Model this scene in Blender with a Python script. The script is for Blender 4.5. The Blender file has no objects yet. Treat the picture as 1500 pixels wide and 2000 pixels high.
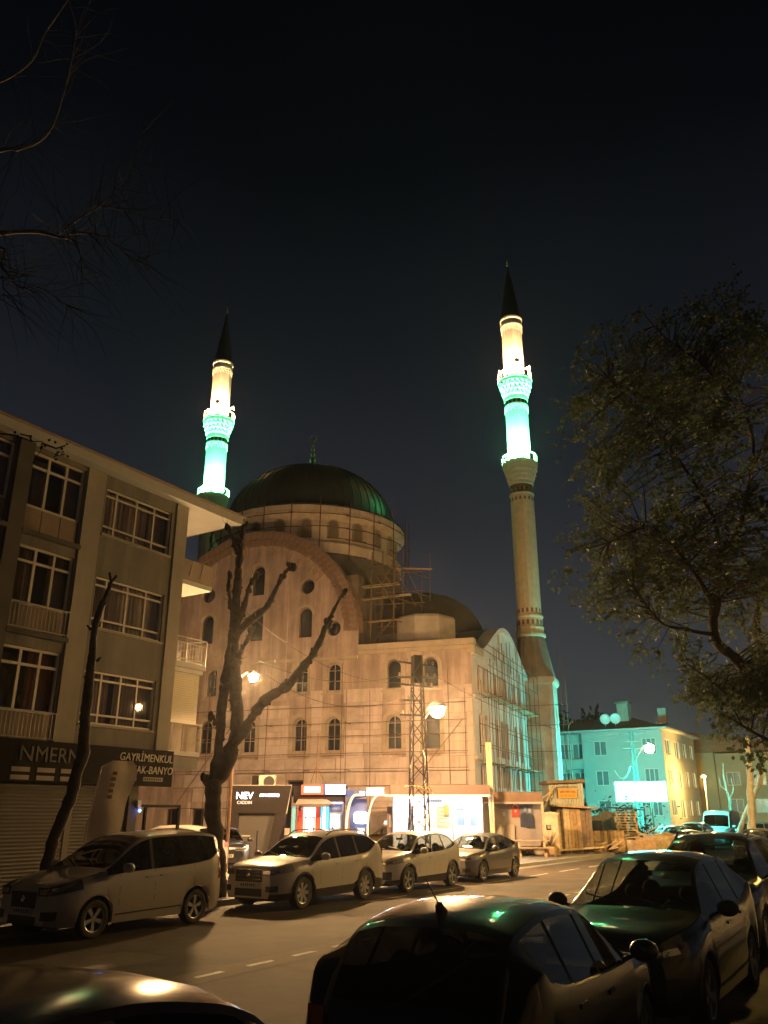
import bpy, bmesh, math, random
from mathutils import Vector, Matrix, noise
from mathutils.geometry import tessellate_polygon
random.seed(7)
SC = bpy.context.scene
COL = SC.collection
R = math.radians
# ---------------------------------------------------------------- camera, sky, exposure
EYE = 2.05
PITCH = R(20.24)
cam_d = bpy.data.cameras.new('camera')
cam_d.sensor_fit = 'VERTICAL'
cam_d.sensor_height = 24.0
cam_d.lens = 24.0 * 1600.0 / 2000.0
cam_d.clip_start = 0.05
cam_d.clip_end = 1500
cam = bpy.data.objects.new('camera', cam_d)
COL.objects.link(cam)
cam.location = (0, 0, EYE)
cam.rotation_euler = (R(90) + PITCH, 0, 0)
SC.camera = cam
SC.view_settings.view_transform = 'Standard'
SC.view_settings.look = 'None'
SC.view_settings.exposure = 0
SC.view_settings.gamma = 1
SC.cycles.use_denoising = True
SC.cycles.max_bounces = 6
SC.cycles.diffuse_bounces = 3
SC.cycles.glossy_bounces = 3
SC.cycles.transmission_bounces = 4
SC.cycles.transparent_max_bounces = 12
SC.cycles.volume_bounces = 0
SC.cycles.sample_clamp_indirect = 4
SC.cycles.caustics_reflective = False
SC.cycles.caustics_refractive = False

# night sky over a lit town: dark overhead, paler towards the horizon all round
wd = bpy.data.worlds.new('World')
SC.world = wd
wd.use_nodes = True
wn = wd.node_tree
wn.nodes.clear()
w_out = wn.nodes.new('ShaderNodeOutputWorld')
w_bg = wn.nodes.new('ShaderNodeBackground')
w_tc = wn.nodes.new('ShaderNodeTexCoord')
w_sep = wn.nodes.new('ShaderNodeSeparateXYZ')
w_rmp = wn.nodes.new('ShaderNodeValToRGB')
w_ns = wn.nodes.new('ShaderNodeTexNoise')
w_ns.inputs['Scale'].default_value = 2.2
w_ns.inputs['Detail'].default_value = 4
w_ma = wn.nodes.new('ShaderNodeMath'); w_ma.operation = 'MULTIPLY_ADD'
w_ma.inputs[1].default_value = 0.16
w_ad = wn.nodes.new('ShaderNodeMath'); w_ad.operation = 'ADD'
wn.links.new(w_tc.outputs['Generated'], w_sep.inputs[0])
wn.links.new(w_tc.outputs['Generated'], w_ns.inputs['Vector'])
wn.links.new(w_ns.outputs['Fac'], w_ma.inputs[0])
w_ma.inputs[2].default_value = -0.08
wn.links.new(w_sep.outputs['Z'], w_ad.inputs[0])
wn.links.new(w_ma.outputs[0], w_ad.inputs[1])
wn.links.new(w_ad.outputs[0], w_rmp.inputs['Fac'])
cr = w_rmp.color_ramp
cr.elements[0].position = 0.0; cr.elements[0].color = (.040, .050, .058, 1)
cr.elements[1].position = 0.92; cr.elements[1].color = (.0007, .0008, .0014, 1)
for p_, c_ in ((.14, (.034, .041, .049, 1)), (.33, (.017, .0195, .0255, 1)), (.52, (.0068, .0082, .0115, 1)), (.70, (.0017, .0021, .0034, 1))):
    e = cr.elements.new(p_); e.color = c_
wn.links.new(w_rmp.outputs['Color'], w_bg.inputs['Color'])
w_bg.inputs['Strength'].default_value = 1.0
wn.links.new(w_bg.outputs[0], w_out.inputs[0])

# lamp powers (the lamps themselves are built with their posts)
P_STREET, P_STREET_TREE, P_STREET_FAR, P_STREET_ROAD = 11200, 8600, 1300, 2500
P_ADDED_YELLOW = 8000
P_GREEN, P_WARM = 30000, 11000
SODIUM = (1.0, .575, .235)
SODIUM_PALE = (1.0, .55, .21)
LEDGREEN = (.11, 1.0, .37)

# ---------------------------------------------------------------- places
def pix(u, v, Y):
    dx = (u - 750) / 1600.0; dy = (1000 - v) / 1600.0
    d = Vector((dx, math.cos(PITCH) - dy * math.sin(PITCH), math.sin(PITCH) + dy * math.cos(PITCH)))
    return Vector((0, 0, EYE)) + d * (Y / d.y)
RD = Vector((math.sin(R(32)), math.cos(R(32)), 0))
RN = Vector((-math.cos(R(32)), math.sin(R(32)), 0))
RO = Vector((-1.75, 13.6, 0))
ROADROT = R(58)
def road(s, n, z=0.0):
    return RO + RD * s + RN * n + Vector((0, 0, z))

# ---------------------------------------------------------------- mesh building
class MB:
    def __init__(s, T=None):
        s.v = []; s.f = []; s.m = []; s.T = T
    def add(s, vs, fs, m=0):
        o = len(s.v)
        if s.T is None:
            s.v.extend([tuple(p) for p in vs])
        else:
            s.v.extend([tuple(s.T(p)) for p in vs])
        s.f.extend([tuple(i + o for i in f) for f in fs])
        s.m.extend([m] * len(fs))
        return s
    def box2(s, a, b, m=0):
        x0, y0, z0 = a; x1, y1, z1 = b
        return s.add([(x0,y0,z0),(x1,y0,z0),(x1,y1,z0),(x0,y1,z0),(x0,y0,z1),(x1,y0,z1),(x1,y1,z1),(x0,y1,z1)],
                     [(0,3,2,1),(4,5,6,7),(0,1,5,4),(1,2,6,5),(2,3,7,6),(3,0,4,7)], m)
    def box(s, c, d, rot=None, m=0):
        hx, hy, hz = d[0]/2, d[1]/2, d[2]/2
        vs = [Vector(p) for p in ((-hx,-hy,-hz),(hx,-hy,-hz),(hx,hy,-hz),(-hx,hy,-hz),(-hx,-hy,hz),(hx,-hy,hz),(hx,hy,hz),(-hx,hy,hz))]
        if rot is not None:
            vs = [rot @ p for p in vs]
        c = Vector(c)
        return s.add([p + c for p in vs], [(0,3,2,1),(4,5,6,7),(0,1,5,4),(1,2,6,5),(2,3,7,6),(3,0,4,7)], m)
    def beam(s, p, q, w, h, m=0):
        p = Vector(p); q = Vector(q); d = q - p
        z = d.normalized()
        up = Vector((0,0,1)) if abs(z.z) < .95 else Vector((0,1,0))
        x = up.cross(z).normalized(); y = z.cross(x)
        vs = []
        for e in (p, q):
            for a, b in ((-1,-1),(1,-1),(1,1),(-1,1)):
                vs.append(e + x*(a*w/2) + y*(b*h/2))
        return s.add(vs, [(0,1,2,3)[::-1],(4,5,6,7),(0,1,5,4),(1,2,6,5),(2,3,7,6),(3,0,4,7)], m)
    def path(s, pts, rad, n=8, m=0, caps=True):
        pts = [Vector(p) for p in pts]
        if not hasattr(rad, '__len__'):
            rad = [rad] * len(pts)
        vs = []; fs = []
        t0 = (pts[1]-pts[0]).normalized()
        up = Vector((0,0,1)) if abs(t0.z) < .9 else Vector((1,0,0))
        x = up.cross(t0).normalized()
        for i, p in enumerate(pts):
            a = pts[max(0,i-1)]; b = pts[min(len(pts)-1,i+1)]
            t = (b-a).normalized()
            x = (x - t*x.dot(t))
            x = x.normalized() if x.length > 1e-6 else t.orthogonal().normalized()
            y = t.cross(x)
            for k in range(n):
                an = 2*math.pi*k/n
                vs.append(p + x*(math.cos(an)*rad[i]) + y*(math.sin(an)*rad[i]))
        for i in range(len(pts)-1):
            for k in range(n):
                a = i*n+k; b = i*n+(k+1)%n
                fs.append((a,b,b+n,a+n))
        if caps:
            fs.append(tuple(range(n))[::-1])
            fs.append(tuple(range((len(pts)-1)*n, len(pts)*n)))
        return s.add(vs, fs, m)
    def lathe(s, prof, n=24, c=(0,0,0), m=0, a0=0.0, cap=False):
        vs = []; fs = []
        for r, z in prof:
            for k in range(n):
                an = a0 + 2*math.pi*k/n
                vs.append((c[0]+r*math.cos(an), c[1]+r*math.sin(an), c[2]+z))
        for i in range(len(prof)-1):
            for k in range(n):
                a = i*n+k; b = i*n+(k+1)%n
                fs.append((a,b,b+n,a+n))
        if cap:
            fs.append(tuple(range(n))[::-1]); fs.append(tuple(range((len(prof)-1)*n, len(prof)*n)))
        return s.add(vs, fs, m)
    def prism(s, poly, y0, y1, m=0):
        """polygon in (x, z), counter-clockwise seen from -y, from y0 (front) to y1 (back)"""
        n = len(poly)
        vs = [(a, y0, b) for a, b in poly] + [(a, y1, b) for a, b in poly]
        fs = [tuple(range(n)), tuple(range(n, 2*n))[::-1]]
        for i in range(n):
            j = (i+1) % n
            fs.append((i, i+n, j+n, j))
        return s.add(vs, fs, m)
    def wall(s, outer, holes, depth, y=0.0, m=0, mr=None):
        """front face in the plane y with real openings, reveals going back by depth"""
        loops = [[Vector((a, b, 0)) for a, b in outer]] + [[Vector((a, b, 0)) for a, b in h] for h in holes]
        flat = [p for l in loops for p in l]
        tris = tessellate_polygon(loops)
        fs = []
        for t in tris:
            a, b, c = (flat[i] for i in t)
            ar = (b.x-a.x)*(c.y-a.y)-(b.y-a.y)*(c.x-a.x)
            fs.append(tuple(t) if ar > 0 else tuple(t)[::-1])
        s.add([(p.x, y, p.y) for p in flat], fs, m)
        for h in holes:
            n = len(h)
            vs = [(a, y, b) for a, b in h] + [(a, y+depth, b) for a, b in h]
            s.add(vs, [(i, (i+1)%n, (i+1)%n+n, i+n)[::-1] for i in range(n)], m if mr is None else mr)
        return s
    def ball(s, c, r, nu=12, nv=8, m=0, sc=(1,1,1)):
        prof = [(max(1e-4, math.sin(math.pi*i/nv))*r, -math.cos(math.pi*i/nv)*r) for i in range(nv+1)]
        vs = []; fs = []
        for rr, z in prof:
            for k in range(nu):
                an = 2*math.pi*k/nu
                vs.append((c[0]+rr*math.cos(an)*sc[0], c[1]+rr*math.sin(an)*sc[1], c[2]+z*sc[2]))
        for i in range(nv):
            for k in range(nu):
                a = i*nu+k; b = i*nu+(k+1)%nu
                fs.append((a,b,b+nu,a+nu))
        return s.add(vs, fs, m)
    def mesh(s, name, mats, smooth=None):
        me = bpy.data.meshes.new(name)
        me.from_pydata(s.v, [], s.f)
        if not isinstance(mats, (list, tuple)):
            mats = [mats]
        for mt in mats:
            me.materials.append(mt)
        if len(mats) > 1:
            me.polygons.foreach_set('material_index', s.m)
        if smooth is not None:
            me.polygons.foreach_set('use_smooth', [True]*len(s.f))
            if smooth < 179:
                me.set_sharp_from_angle(angle=R(smooth))
        me.update()
        return me
    def build(s, name, mats, parent=None, smooth=None):
        o = bpy.data.objects.new(name, s.mesh(name, mats, smooth))
        COL.objects.link(o)
        if parent is not None:
            o.parent = parent
        return o

def put(name, mesh, parent=None, loc=(0,0,0), rot=(0,0,0), scale=(1,1,1)):
    o = bpy.data.objects.new(name, mesh)
    COL.objects.link(o)
    o.location = loc; o.rotation_euler = rot; o.scale = scale
    if parent is not None:
        o.parent = parent
    return o
def tag(o, label, cat, group=None):
    o['label'] = label; o['category'] = cat
    if group: o['group'] = group
    return o
def struct(o):
    o['kind'] = 'structure'; return o
def thing(name, label, cat, loc=(0,0,0), rotz=0.0, group=None):
    o = bpy.data.objects.new(name, None)
    o.empty_display_size = .2
    COL.objects.link(o)
    o.location = loc; o.rotation_euler = (0,0,rotz)
    return tag(o, label, cat, group)
def copy_tree(o, parent=None):
    c = o.copy(); COL.objects.link(c)
    if parent is not None: c.parent = parent
    for ch in list(o.children): copy_tree(ch, c)
    return c
def text(name, body, size, mat_, parent, loc, rot=(R(90),0,0), ext=.008, sx=1.0, align='CENTER', shear=0.0):
    cu = bpy.data.curves.new(name, 'FONT')
    cu.body = body; cu.size = size; cu.extrude = ext
    cu.align_x = align; cu.align_y = 'CENTER'; cu.shear = shear
    cu.resolution_u = 3
    cu.materials.append(mat_)
    o = bpy.data.objects.new(name, cu)
    COL.objects.link(o)
    o.location = loc; o.rotation_euler = rot; o.scale = (sx,1,1)
    bpy.context.view_layer.update()
    me = bpy.data.meshes.new_from_object(o.evaluated_get(bpy.context.evaluated_depsgraph_get()))
    mt = Matrix.LocRotScale(o.location, o.rotation_euler, o.scale)
    bpy.data.objects.remove(o); bpy.data.curves.remove(cu)
    o = bpy.data.objects.new(name, me)
    COL.objects.link(o); o.matrix_local = mt
    if parent is not None: o.parent = parent
    return o
def lamp_light(name, loc, power, color, radius, parent=None):
    l = bpy.data.lights.new(name, 'POINT')
    l.energy = power; l.color = color; l.shadow_soft_size = radius
    o = bpy.data.objects.new(name, l)
    COL.objects.link(o); o.location = loc
    if parent is not None: o.parent = parent
    return o

def flood_light(name, loc, aim, power, color, radius, size, parent=None):
    l = bpy.data.lights.new(name, 'SPOT')
    l.energy = power; l.color = color; l.shadow_soft_size = radius; l.spot_size = size; l.spot_blend = .6
    o = bpy.data.objects.new(name, l)
    COL.objects.link(o); o.location = loc
    o.rotation_euler = Vector(aim).to_track_quat('-Z', 'Y').to_euler()
    if parent is not None: o.parent = parent
    return o
# ---------------------------------------------------------------- materials
def mat(name, col, rough=.7, metal=0.0, var=.18, scale=2.0, bump=0.0, bscale=30.0, stain=0.0, sscale=.35, streak=False, coat=0.0, spec=.5, coord='Object'):
    m = bpy.data.materials.new(name); m.use_nodes = True
    nt = m.node_tree; n = nt.nodes; L = nt.links
    b = n['Principled BSDF']
    b.inputs['Roughness'].default_value = rough
    b.inputs['Metallic'].default_value = metal
    b.inputs['Specular IOR Level'].default_value = spec
    if coat:
        b.inputs['Coat Weight'].default_value = coat
        b.inputs['Coat Roughness'].default_value = .04
    tc = n.new('ShaderNodeTexCoord')
    src = tc.outputs[coord]
    if var:
        nz = n.new('ShaderNodeTexNoise'); nz.inputs['Scale'].default_value = scale; nz.inputs['Detail'].default_value = 6; nz.inputs['Roughness'].default_value = .65
        L.new(src, nz.inputs['Vector'])
        mx = n.new('ShaderNodeMix'); mx.data_type = 'RGBA'
        mx.inputs['A'].default_value = tuple(c*(1-var) for c in col)+(1,)
        mx.inputs['B'].default_value = tuple(min(1,c*(1+var)) for c in col)+(1,)
        cr = n.new('ShaderNodeValToRGB'); cr.color_ramp.elements[0].position = .3; cr.color_ramp.elements[1].position = .7
        L.new(nz.outputs['Fac'], cr.inputs['Fac']); L.new(cr.outputs['Color'], mx.inputs['Factor'])
        out = mx.outputs['Result']
        if stain:
            nz2 = n.new('ShaderNodeTexNoise'); nz2.inputs['Scale'].default_value = sscale; nz2.inputs['Detail'].default_value = 8; nz2.inputs['Roughness'].default_value = .7
            if streak:
                mp = n.new('ShaderNodeMapping'); mp.inputs['Scale'].default_value = (3.5, 3.5, .35)
                L.new(src, mp.inputs['Vector']); L.new(mp.outputs[0], nz2.inputs['Vector'])
            else:
                L.new(src, nz2.inputs['Vector'])
            cr2 = n.new('ShaderNodeValToRGB'); cr2.color_ramp.elements[0].position = .38; cr2.color_ramp.elements[1].position = .62
            cr2.color_ramp.elements[0].color = (1-stain,)*3+(1,); cr2.color_ramp.elements[1].color = (1,1,1,1)
            L.new(nz2.outputs['Fac'], cr2.inputs['Fac'])
            m2 = n.new('ShaderNodeMix'); m2.data_type = 'RGBA'; m2.blend_type = 'MULTIPLY'; m2.inputs['Factor'].default_value = 1
            L.new(out, m2.inputs['A']); L.new(cr2.outputs['Color'], m2.inputs['B'])
            out = m2.outputs['Result']
        L.new(out, b.inputs['Base Color'])
    else:
        b.inputs['Base Color'].default_value = tuple(col)+(1,)
    if bump:
        nb = n.new('ShaderNodeTexNoise'); nb.inputs['Scale'].default_value = bscale; nb.inputs['Detail'].default_value = 5
        L.new(src, nb.inputs['Vector'])
        bp = n.new('ShaderNodeBump'); bp.inputs['Strength'].default_value = bump; bp.inputs['Distance'].default_value = .02
        L.new(nb.outputs['Fac'], bp.inputs['Height']); L.new(bp.outputs['Normal'], b.inputs['Normal'])
    return m
def emis(name, col, strength, base=(.8,.8,.8)):
    m = bpy.data.materials.new(name); m.use_nodes = True
    b = m.node_tree.nodes['Principled BSDF']
    b.inputs['Base Color'].default_value = tuple(base)+(1,)
    b.inputs['Emission Color'].default_value = tuple(col)+(1,)
    b.inputs['Emission Strength'].default_value = strength
    return m
def glass(name, tint, ior=1.5, rough=.02, gcol=(1,1,1)):
    m = bpy.data.materials.new(name); m.use_nodes = True
    nt = m.node_tree; n = nt.nodes; L = nt.links
    n.remove(n['Principled BSDF'])
    tr = n.new('ShaderNodeBsdfTransparent'); tr.inputs[0].default_value = tuple(tint)+(1,)
    gl = n.new('ShaderNodeBsdfGlossy'); gl.inputs['Roughness'].default_value = rough; gl.inputs[0].default_value = tuple(gcol)+(1,)
    # two-sided Schlick reflectance (a single sheet behaves the same from both sides)
    ge = n.new('ShaderNodeNewGeometry'); dt = n.new('ShaderNodeVectorMath'); dt.operation = 'DOT_PRODUCT'
    L.new(ge.outputs['Incoming'], dt.inputs[0]); L.new(ge.outputs['Normal'], dt.inputs[1])
    ab = n.new('ShaderNodeMath'); ab.operation = 'ABSOLUTE'; L.new(dt.outputs['Value'], ab.inputs[0])
    on = n.new('ShaderNodeMath'); on.operation = 'SUBTRACT'; on.inputs[0].default_value = 1.0; L.new(ab.outputs[0], on.inputs[1])
    pw = n.new('ShaderNodeMath'); pw.operation = 'POWER'; L.new(on.outputs[0], pw.inputs[0]); pw.inputs[1].default_value = 5.0
    f0 = ((ior-1)/(ior+1))**2*1.6
    fr = n.new('ShaderNodeMath'); fr.operation = 'MULTIPLY_ADD'; L.new(pw.outputs[0], fr.inputs[0]); fr.inputs[1].default_value = 1-f0; fr.inputs[2].default_value = f0
    mx = n.new('ShaderNodeMixShader')
    L.new(fr.outputs[0], mx.inputs[0]); L.new(tr.outputs[0], mx.inputs[1]); L.new(gl.outputs[0], mx.inputs[2])
    L.new(mx.outputs[0], n['Material Output'].inputs[0])
    return m

M = {}
M['asphalt'] = mat('asphalt', (.084,.058,.033), .82, var=.35, scale=1.2, bump=.6, bscale=90, stain=.5, sscale=.45)
M['asphalt_patch'] = mat('asphalt_patch', (.12,.088,.056), .85, var=.25, scale=3, bump=.4, bscale=80, stain=.25, sscale=.6)
M['line_paint'] = mat('line_paint', (.55,.54,.50), .7, var=.35, scale=9, stain=.5, sscale=2.5)
M['pavement'] = mat('pavement', (.23,.22,.20), .85, var=.2, scale=2.5, bump=.3, bscale=40, stain=.3, sscale=.5)
M['kerb'] = mat('kerb', (.30,.29,.27), .85, var=.2, scale=4, bump=.25, bscale=40)
M['soil'] = mat('soil', (.13,.10,.07), .95, var=.3, scale=1.5, bump=.6, bscale=12)
M['stone'] = mat('stone', (.60,.49,.47), .8, var=.12, scale=1.3, bump=.15, bscale=25, stain=.28, sscale=.6, streak=True)
M['stone_b'] = mat('stone_b', (.55,.45,.43), .8, var=.10, scale=1.1, bump=.15, bscale=25, stain=.32, sscale=.7)
M['stone_c'] = mat('stone_c', (.62,.52,.51), .8, var=.08, scale=1.6, bump=.15, bscale=25, stain=.12, sscale=.4)
M['render'] = mat('render', (.48,.365,.325), .9, var=.2, scale=.8, bump=.35, bscale=14, stain=.42, sscale=.45, streak=True)
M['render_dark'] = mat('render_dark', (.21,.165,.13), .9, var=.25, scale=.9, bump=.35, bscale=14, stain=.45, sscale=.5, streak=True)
M['trim_stone'] = mat('trim_stone', (.45,.365,.285), .8, var=.12, scale=2, stain=.2, sscale=.9)
M['drum_stone'] = mat('drum_stone', (.72,.60,.50), .85, var=.1, scale=1, bump=.15, bscale=20, stain=.25, sscale=.5, streak=True)
M['brickwork'] = mat('brickwork', (.27,.18,.14), .9, var=.3, scale=3, bump=.5, bscale=16, stain=.35, sscale=.8)
M['lead'] = mat('lead', (.050,.062,.058), .42, metal=.25, var=.2, scale=1.0, bump=.08, bscale=5, stain=.2, sscale=.6)
M['concrete'] = mat('concrete', (.24,.21,.18), .9, var=.2, scale=1, bump=.3, bscale=15, stain=.35, sscale=.4)
M['conc_pale'] = mat('conc_pale', (.42,.37,.32), .85, var=.12, scale=1, stain=.2, sscale=.5)
M['minaret'] = mat('minaret', (.64,.54,.37), .75, var=.08, scale=2, stain=.12, sscale=.5)
M['minaret_white'] = mat('minaret_white', (.70,.66,.58), .7, var=.06, scale=2)
M['minaret_panel'] = mat('minaret_panel', (.20,.13,.08), .8, var=.2)
M['cone'] = mat('cone', (.035,.036,.038), .5, metal=.3, var=.2)
M['brass'] = mat('brass', (.55,.45,.25), .3, metal=.9, var=.1)
M['pole'] = mat('pole', (.15,.085,.05), .7, metal=.3, var=.35, scale=5)
M['timber'] = mat('timber', (.40,.27,.15), .8, var=.35, scale=6, bump=.3, bscale=30)
M['timber_pale'] = mat('timber_pale', (.52,.40,.25), .8, var=.3, scale=6, bump=.3, bscale=30)
M['timber_dark'] = mat('timber_dark', (.19,.13,.08), .85, var=.35, scale=6, bump=.3, bscale=30)
M['dark_glass'] = mat('dark_glass', (.012,.013,.016), .12, var=0)
M['void_shade'] = mat('void_shade', (.02,.018,.016), .9, var=0)
M['plaster'] = mat('plaster', (.235,.22,.195), .9, var=.14, scale=1.3, bump=.3, bscale=45, stain=.34, sscale=.35, streak=True)
M['plaster_pale'] = mat('plaster_pale', (.37,.34,.29), .9, var=.1, scale=1.3, bump=.2, bscale=45, stain=.15, sscale=.4, streak=True)
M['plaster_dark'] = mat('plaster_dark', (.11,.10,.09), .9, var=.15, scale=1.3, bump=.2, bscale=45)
M['soffit'] = mat('soffit', (.55,.54,.50), .85, var=.06, scale=1.5, stain=.1, sscale=.6)
M['panel_brown'] = mat('panel_brown', (.30,.225,.175), .7, var=.12, scale=2)
M['pvc'] = mat('pvc', (.62,.575,.51), .4, var=.05, scale=3)
M['curtain'] = mat('curtain', (.34,.26,.21), .9, var=.15, scale=3)
M['curtain_pale'] = mat('curtain_pale', (.46,.39,.33), .9, var=.15, scale=3)
M['curtain_red'] = mat('curtain_red', (.30,.12,.08), .9, var=.2, scale=3)
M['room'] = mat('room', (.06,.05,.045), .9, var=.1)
M['blind'] = mat('blind', (.62,.57,.44), .7, var=.05)
M['railmetal'] = mat('railmetal', (.45,.42,.38), .5, metal=.2, var=.1)
M['tiles'] = mat('tiles', (.20,.10,.065), .85, var=.3, scale=4, bump=.3)
M['pane'] = glass('pane', (.82,.82,.80))
M['shutter'] = mat('shutter', (.14,.128,.115), .55, metal=.15, var=.1, scale=1.5, stain=.15)
M['sign_black'] = mat('sign_black', (.016,.014,.013), .85, var=.15, spec=.15)
M['letter_white'] = mat('letter_white', (.50,.47,.42), .5, var=.05)
M['letter_dim'] = mat('letter_dim', (.034,.032,.031), .5, var=.1)
M['sticker'] = mat('sticker', (.26,.23,.21), .6, var=.1)
M['flagcloth'] = mat('flagcloth', (.46,.40,.35), .85, var=.1, scale=3)
M['flagprint'] = mat('flagprint', (.16,.08,.06), .85, var=.1)
M['bark'] = mat('bark', (.065,.050,.042), .95, var=.4, scale=6, bump=.9, bscale=18)
M['bark_dark'] = mat('bark_dark', (.045,.036,.03), .95, var=.4, scale=6, bump=.9, bscale=18)
M['bark_birch'] = mat('bark_birch', (.20,.185,.16), .85, var=.35, scale=6, bump=.5, bscale=18)
M['whitewash'] = mat('whitewash', (.55,.50,.40), .85, var=.2, scale=5)
M['rubber'] = mat('rubber', (.017,.017,.017), .75, var=.15)
M['rim_grey'] = mat('rim_grey', (.42,.42,.42), .32, metal=.8, var=.05)
M['rim_dark'] = mat('rim_dark', (.07,.07,.07), .4, metal=.6, var=.05)
M['black_plastic'] = mat('black_plastic', (.022,.022,.023), .5, var=.1)
M['underbody'] = mat('underbody', (.012,.012,.012), .9, var=0)
M['chrome'] = mat('chrome', (.65,.65,.65), .12, metal=1, var=0)
M['lens'] = mat('lens', (.30,.30,.30), .1, var=.3, scale=22, coat=.8)
M['lens_dark'] = mat('lens_dark', (.06,.06,.065), .1, var=.3, scale=22, coat=.8)
M['lens_red'] = mat('lens_red', (.22,.012,.010), .12, var=.1, scale=20, coat=.8)
M['plate'] = mat('plate', (.50,.50,.48), .5, var=.05)
M['plate_ink'] = mat('plate_ink', (.05,.05,.05), .6, var=0)
M['car_glass'] = glass('car_glass', (.34,.36,.36), 1.45)
M['car_glass_dark'] = glass('car_glass_dark', (.045,.045,.05), 1.5)
M['car_glass_clear'] = glass('car_glass_clear', (.66,.70,.66), 1.45)
M['seat'] = mat('seat', (.035,.035,.038), .9, var=.15)
def paint(name, col, metal=.0, rough=.32):
    return mat(name, col, rough, metal=metal, var=.04, scale=1.2, coat=1.0, stain=.08, sscale=1.6)
M['paint_white'] = paint('paint_white', (.42,.39,.36))
M['paint_pearl'] = paint('paint_pearl', (.56,.54,.50))
M['paint_silver'] = paint('paint_silver', (.50,.50,.49), .3)
M['paint_grey'] = paint('paint_grey', (.13,.125,.12), .4)
M['paint_black'] = paint('paint_black', (.012,.014,.022), .2)
M['paint_darkgreen'] = paint('paint_darkgreen', (.020,.024,.024), .3)
M['paint_beige'] = paint('paint_beige', (.44,.41,.38), .05)
M['paint_dusty'] = mat('paint_dusty', (.060,.052,.048), .15, var=.08, scale=1.5, stain=.15, sscale=2)
M['pillar_black'] = mat('pillar_black', (.010,.010,.010), .6, var=0, spec=.2)
M['paint_yellow'] = paint('paint_yellow', (.62,.36,.03))
M['leaf'] = mat('leaf', (.10,.135,.08), .6, var=.45, scale=1.5)
M['shrub'] = mat('shrub', (.035,.06,.03), .7, var=.4, scale=3)

# leaves let light through
nt_ = M['leaf'].node_tree; n_ = nt_.nodes
tl_ = n_.new('ShaderNodeBsdfTranslucent'); tl_.inputs[0].default_value = (.075,.10,.055,1)
mx_ = n_.new('ShaderNodeMixShader'); mx_.inputs[0].default_value = .45
nt_.links.new(n_['Principled BSDF'].outputs[0], mx_.inputs[1]); nt_.links.new(tl_.outputs[0], mx_.inputs[2])
nt_.links.new(mx_.outputs[0], n_['Material Output'].inputs[0])

# ================================================================ GROUND, ROAD, PAVEMENTS
def road_obj(o):
    o.location = RO; o.rotation_euler = (0,0,ROADROT); return struct(o)
b = MB(); b.add([(-700,-700,-.012),(700,-700,-.012),(700,700,-.012),(-700,700,-.012)], [(0,1,2,3)])
road_obj(b.build('ground', M['soil']))
b = MB()
xs = [-60+4*i for i in range(61)]
ys = [-7.2,-4.8,-2.4,0,2.4,4.2,5.86]
for x in xs:
    for y in ys:
        b.v.append((x, y, 0.0))
for i in range(len(xs)-1):
    for j in range(len(ys)-1):
        a = i*len(ys)+j
        b.f.append((a, a+len(ys), a+len(ys)+1, a+1)); b.m.append(0)
roadway = road_obj(b.build('road', M['asphalt']))
b = MB()
for i in range(18):
    x0 = -14+4.0*i
    b.add([(x0, -.32+.03*random.uniform(-1,1), .004),(x0+4.0,-.32+.03*random.uniform(-1,1),.004),(x0+4.0,.34+.03*random.uniform(-1,1),.004),(x0,.34+.03*random.uniform(-1,1),.004)], [(0,1,2,3)])
o = road_obj(b.build('road_repair_strip', M['asphalt_patch']))
for k in range(70):
    x0 = -13+1.05*k
    b = MB()
    b.add([(x0,-.055,.008),(x0+.52+.1*random.random(),-.05,.008),(x0+.5+.1*random.random(),.05,.008),(x0+.02,.05,.008)], [(0,1,2,3)])
    q = b.build('lane_dash', M['line_paint'], o)
# parking-bay edge paint beside the far kerb, worn
b = MB()
for k in range(14):
    x0 = 8+3.4*k
    b.add([(x0,3.55,.004),(x0+2.2,3.55,.004),(x0+2.2,3.65,.004),(x0,3.65,.004)], [(0,1,2,3)])
road_obj(b.build('road_edge_line', M['line_paint']))
def road_patch(x0,y0,x1,y1,name='road_patch',m_='asphalt_patch',z=.004):
    b = MB(); n = 9
    pts = [(x0+(x1-x0)*i/n, y0+.05*rnd0.uniform(-1,1)) for i in range(n+1)]+[(x1-(x1-x0)*i/n, y1+.05*rnd0.uniform(-1,1)) for i in range(n+1)]
    b.add([(a,c,z) for a,c in pts], [tuple(range(len(pts)))]); road_obj(b.build(name, M[m_]))
rnd0 = random.Random(9)
M['asphalt_new'] = mat('asphalt_new', (.030,.029,.028), .8, var=.25, scale=2, bump=.5, bscale=90)
road_patch(-3.2,1.5,-.4,2.6); road_patch(6.0,-2.6,8.8,-1.5,m_='asphalt_new'); road_patch(13,1.2,15.2,2.7,m_='asphalt_new'); road_patch(2.5,.6,5.4,1.1); road_patch(-9,-3.6,-6.6,-2.4,m_='asphalt_new')
for k in range(9):
    x = -8+3.6*k; y = rnd0.uniform(-3,3.3); pts = []
    for i in range(10):
        pts.append((x,y)); x += rnd0.uniform(.15,.45); y += rnd0.uniform(-.22,.22)
    b = MB(); w = .012
    b.add([(a,c+e,.0062) for a,c in pts for e in (-w,w)], [(2*i,2*i+2,2*i+3,2*i+1) for i in range(9)]); road_obj(b.build('road_crack', M['asphalt_new']))
mh = MB(); mh.lathe([(.001,.010),(.30,.010),(.31,.006),(.36,.006),(.37,.003)], 28); o = mh.build('manhole_cover', mat('cast_iron',(.045,.042,.04),.5,metal=.6,var=.3,scale=12,bump=.5,bscale=20)); o.location = road(1.6,-2.2); tag(o, 'round iron manhole cover in the nearer traffic lane', 'manhole cover')
road_obj(MB().add([(-20,5.45,.005),(48,5.45,.005),(48,5.86,.012),(-20,5.86,.012)], [(0,1,2,3)]).build('gutter_strip', M['pavement']))
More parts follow.
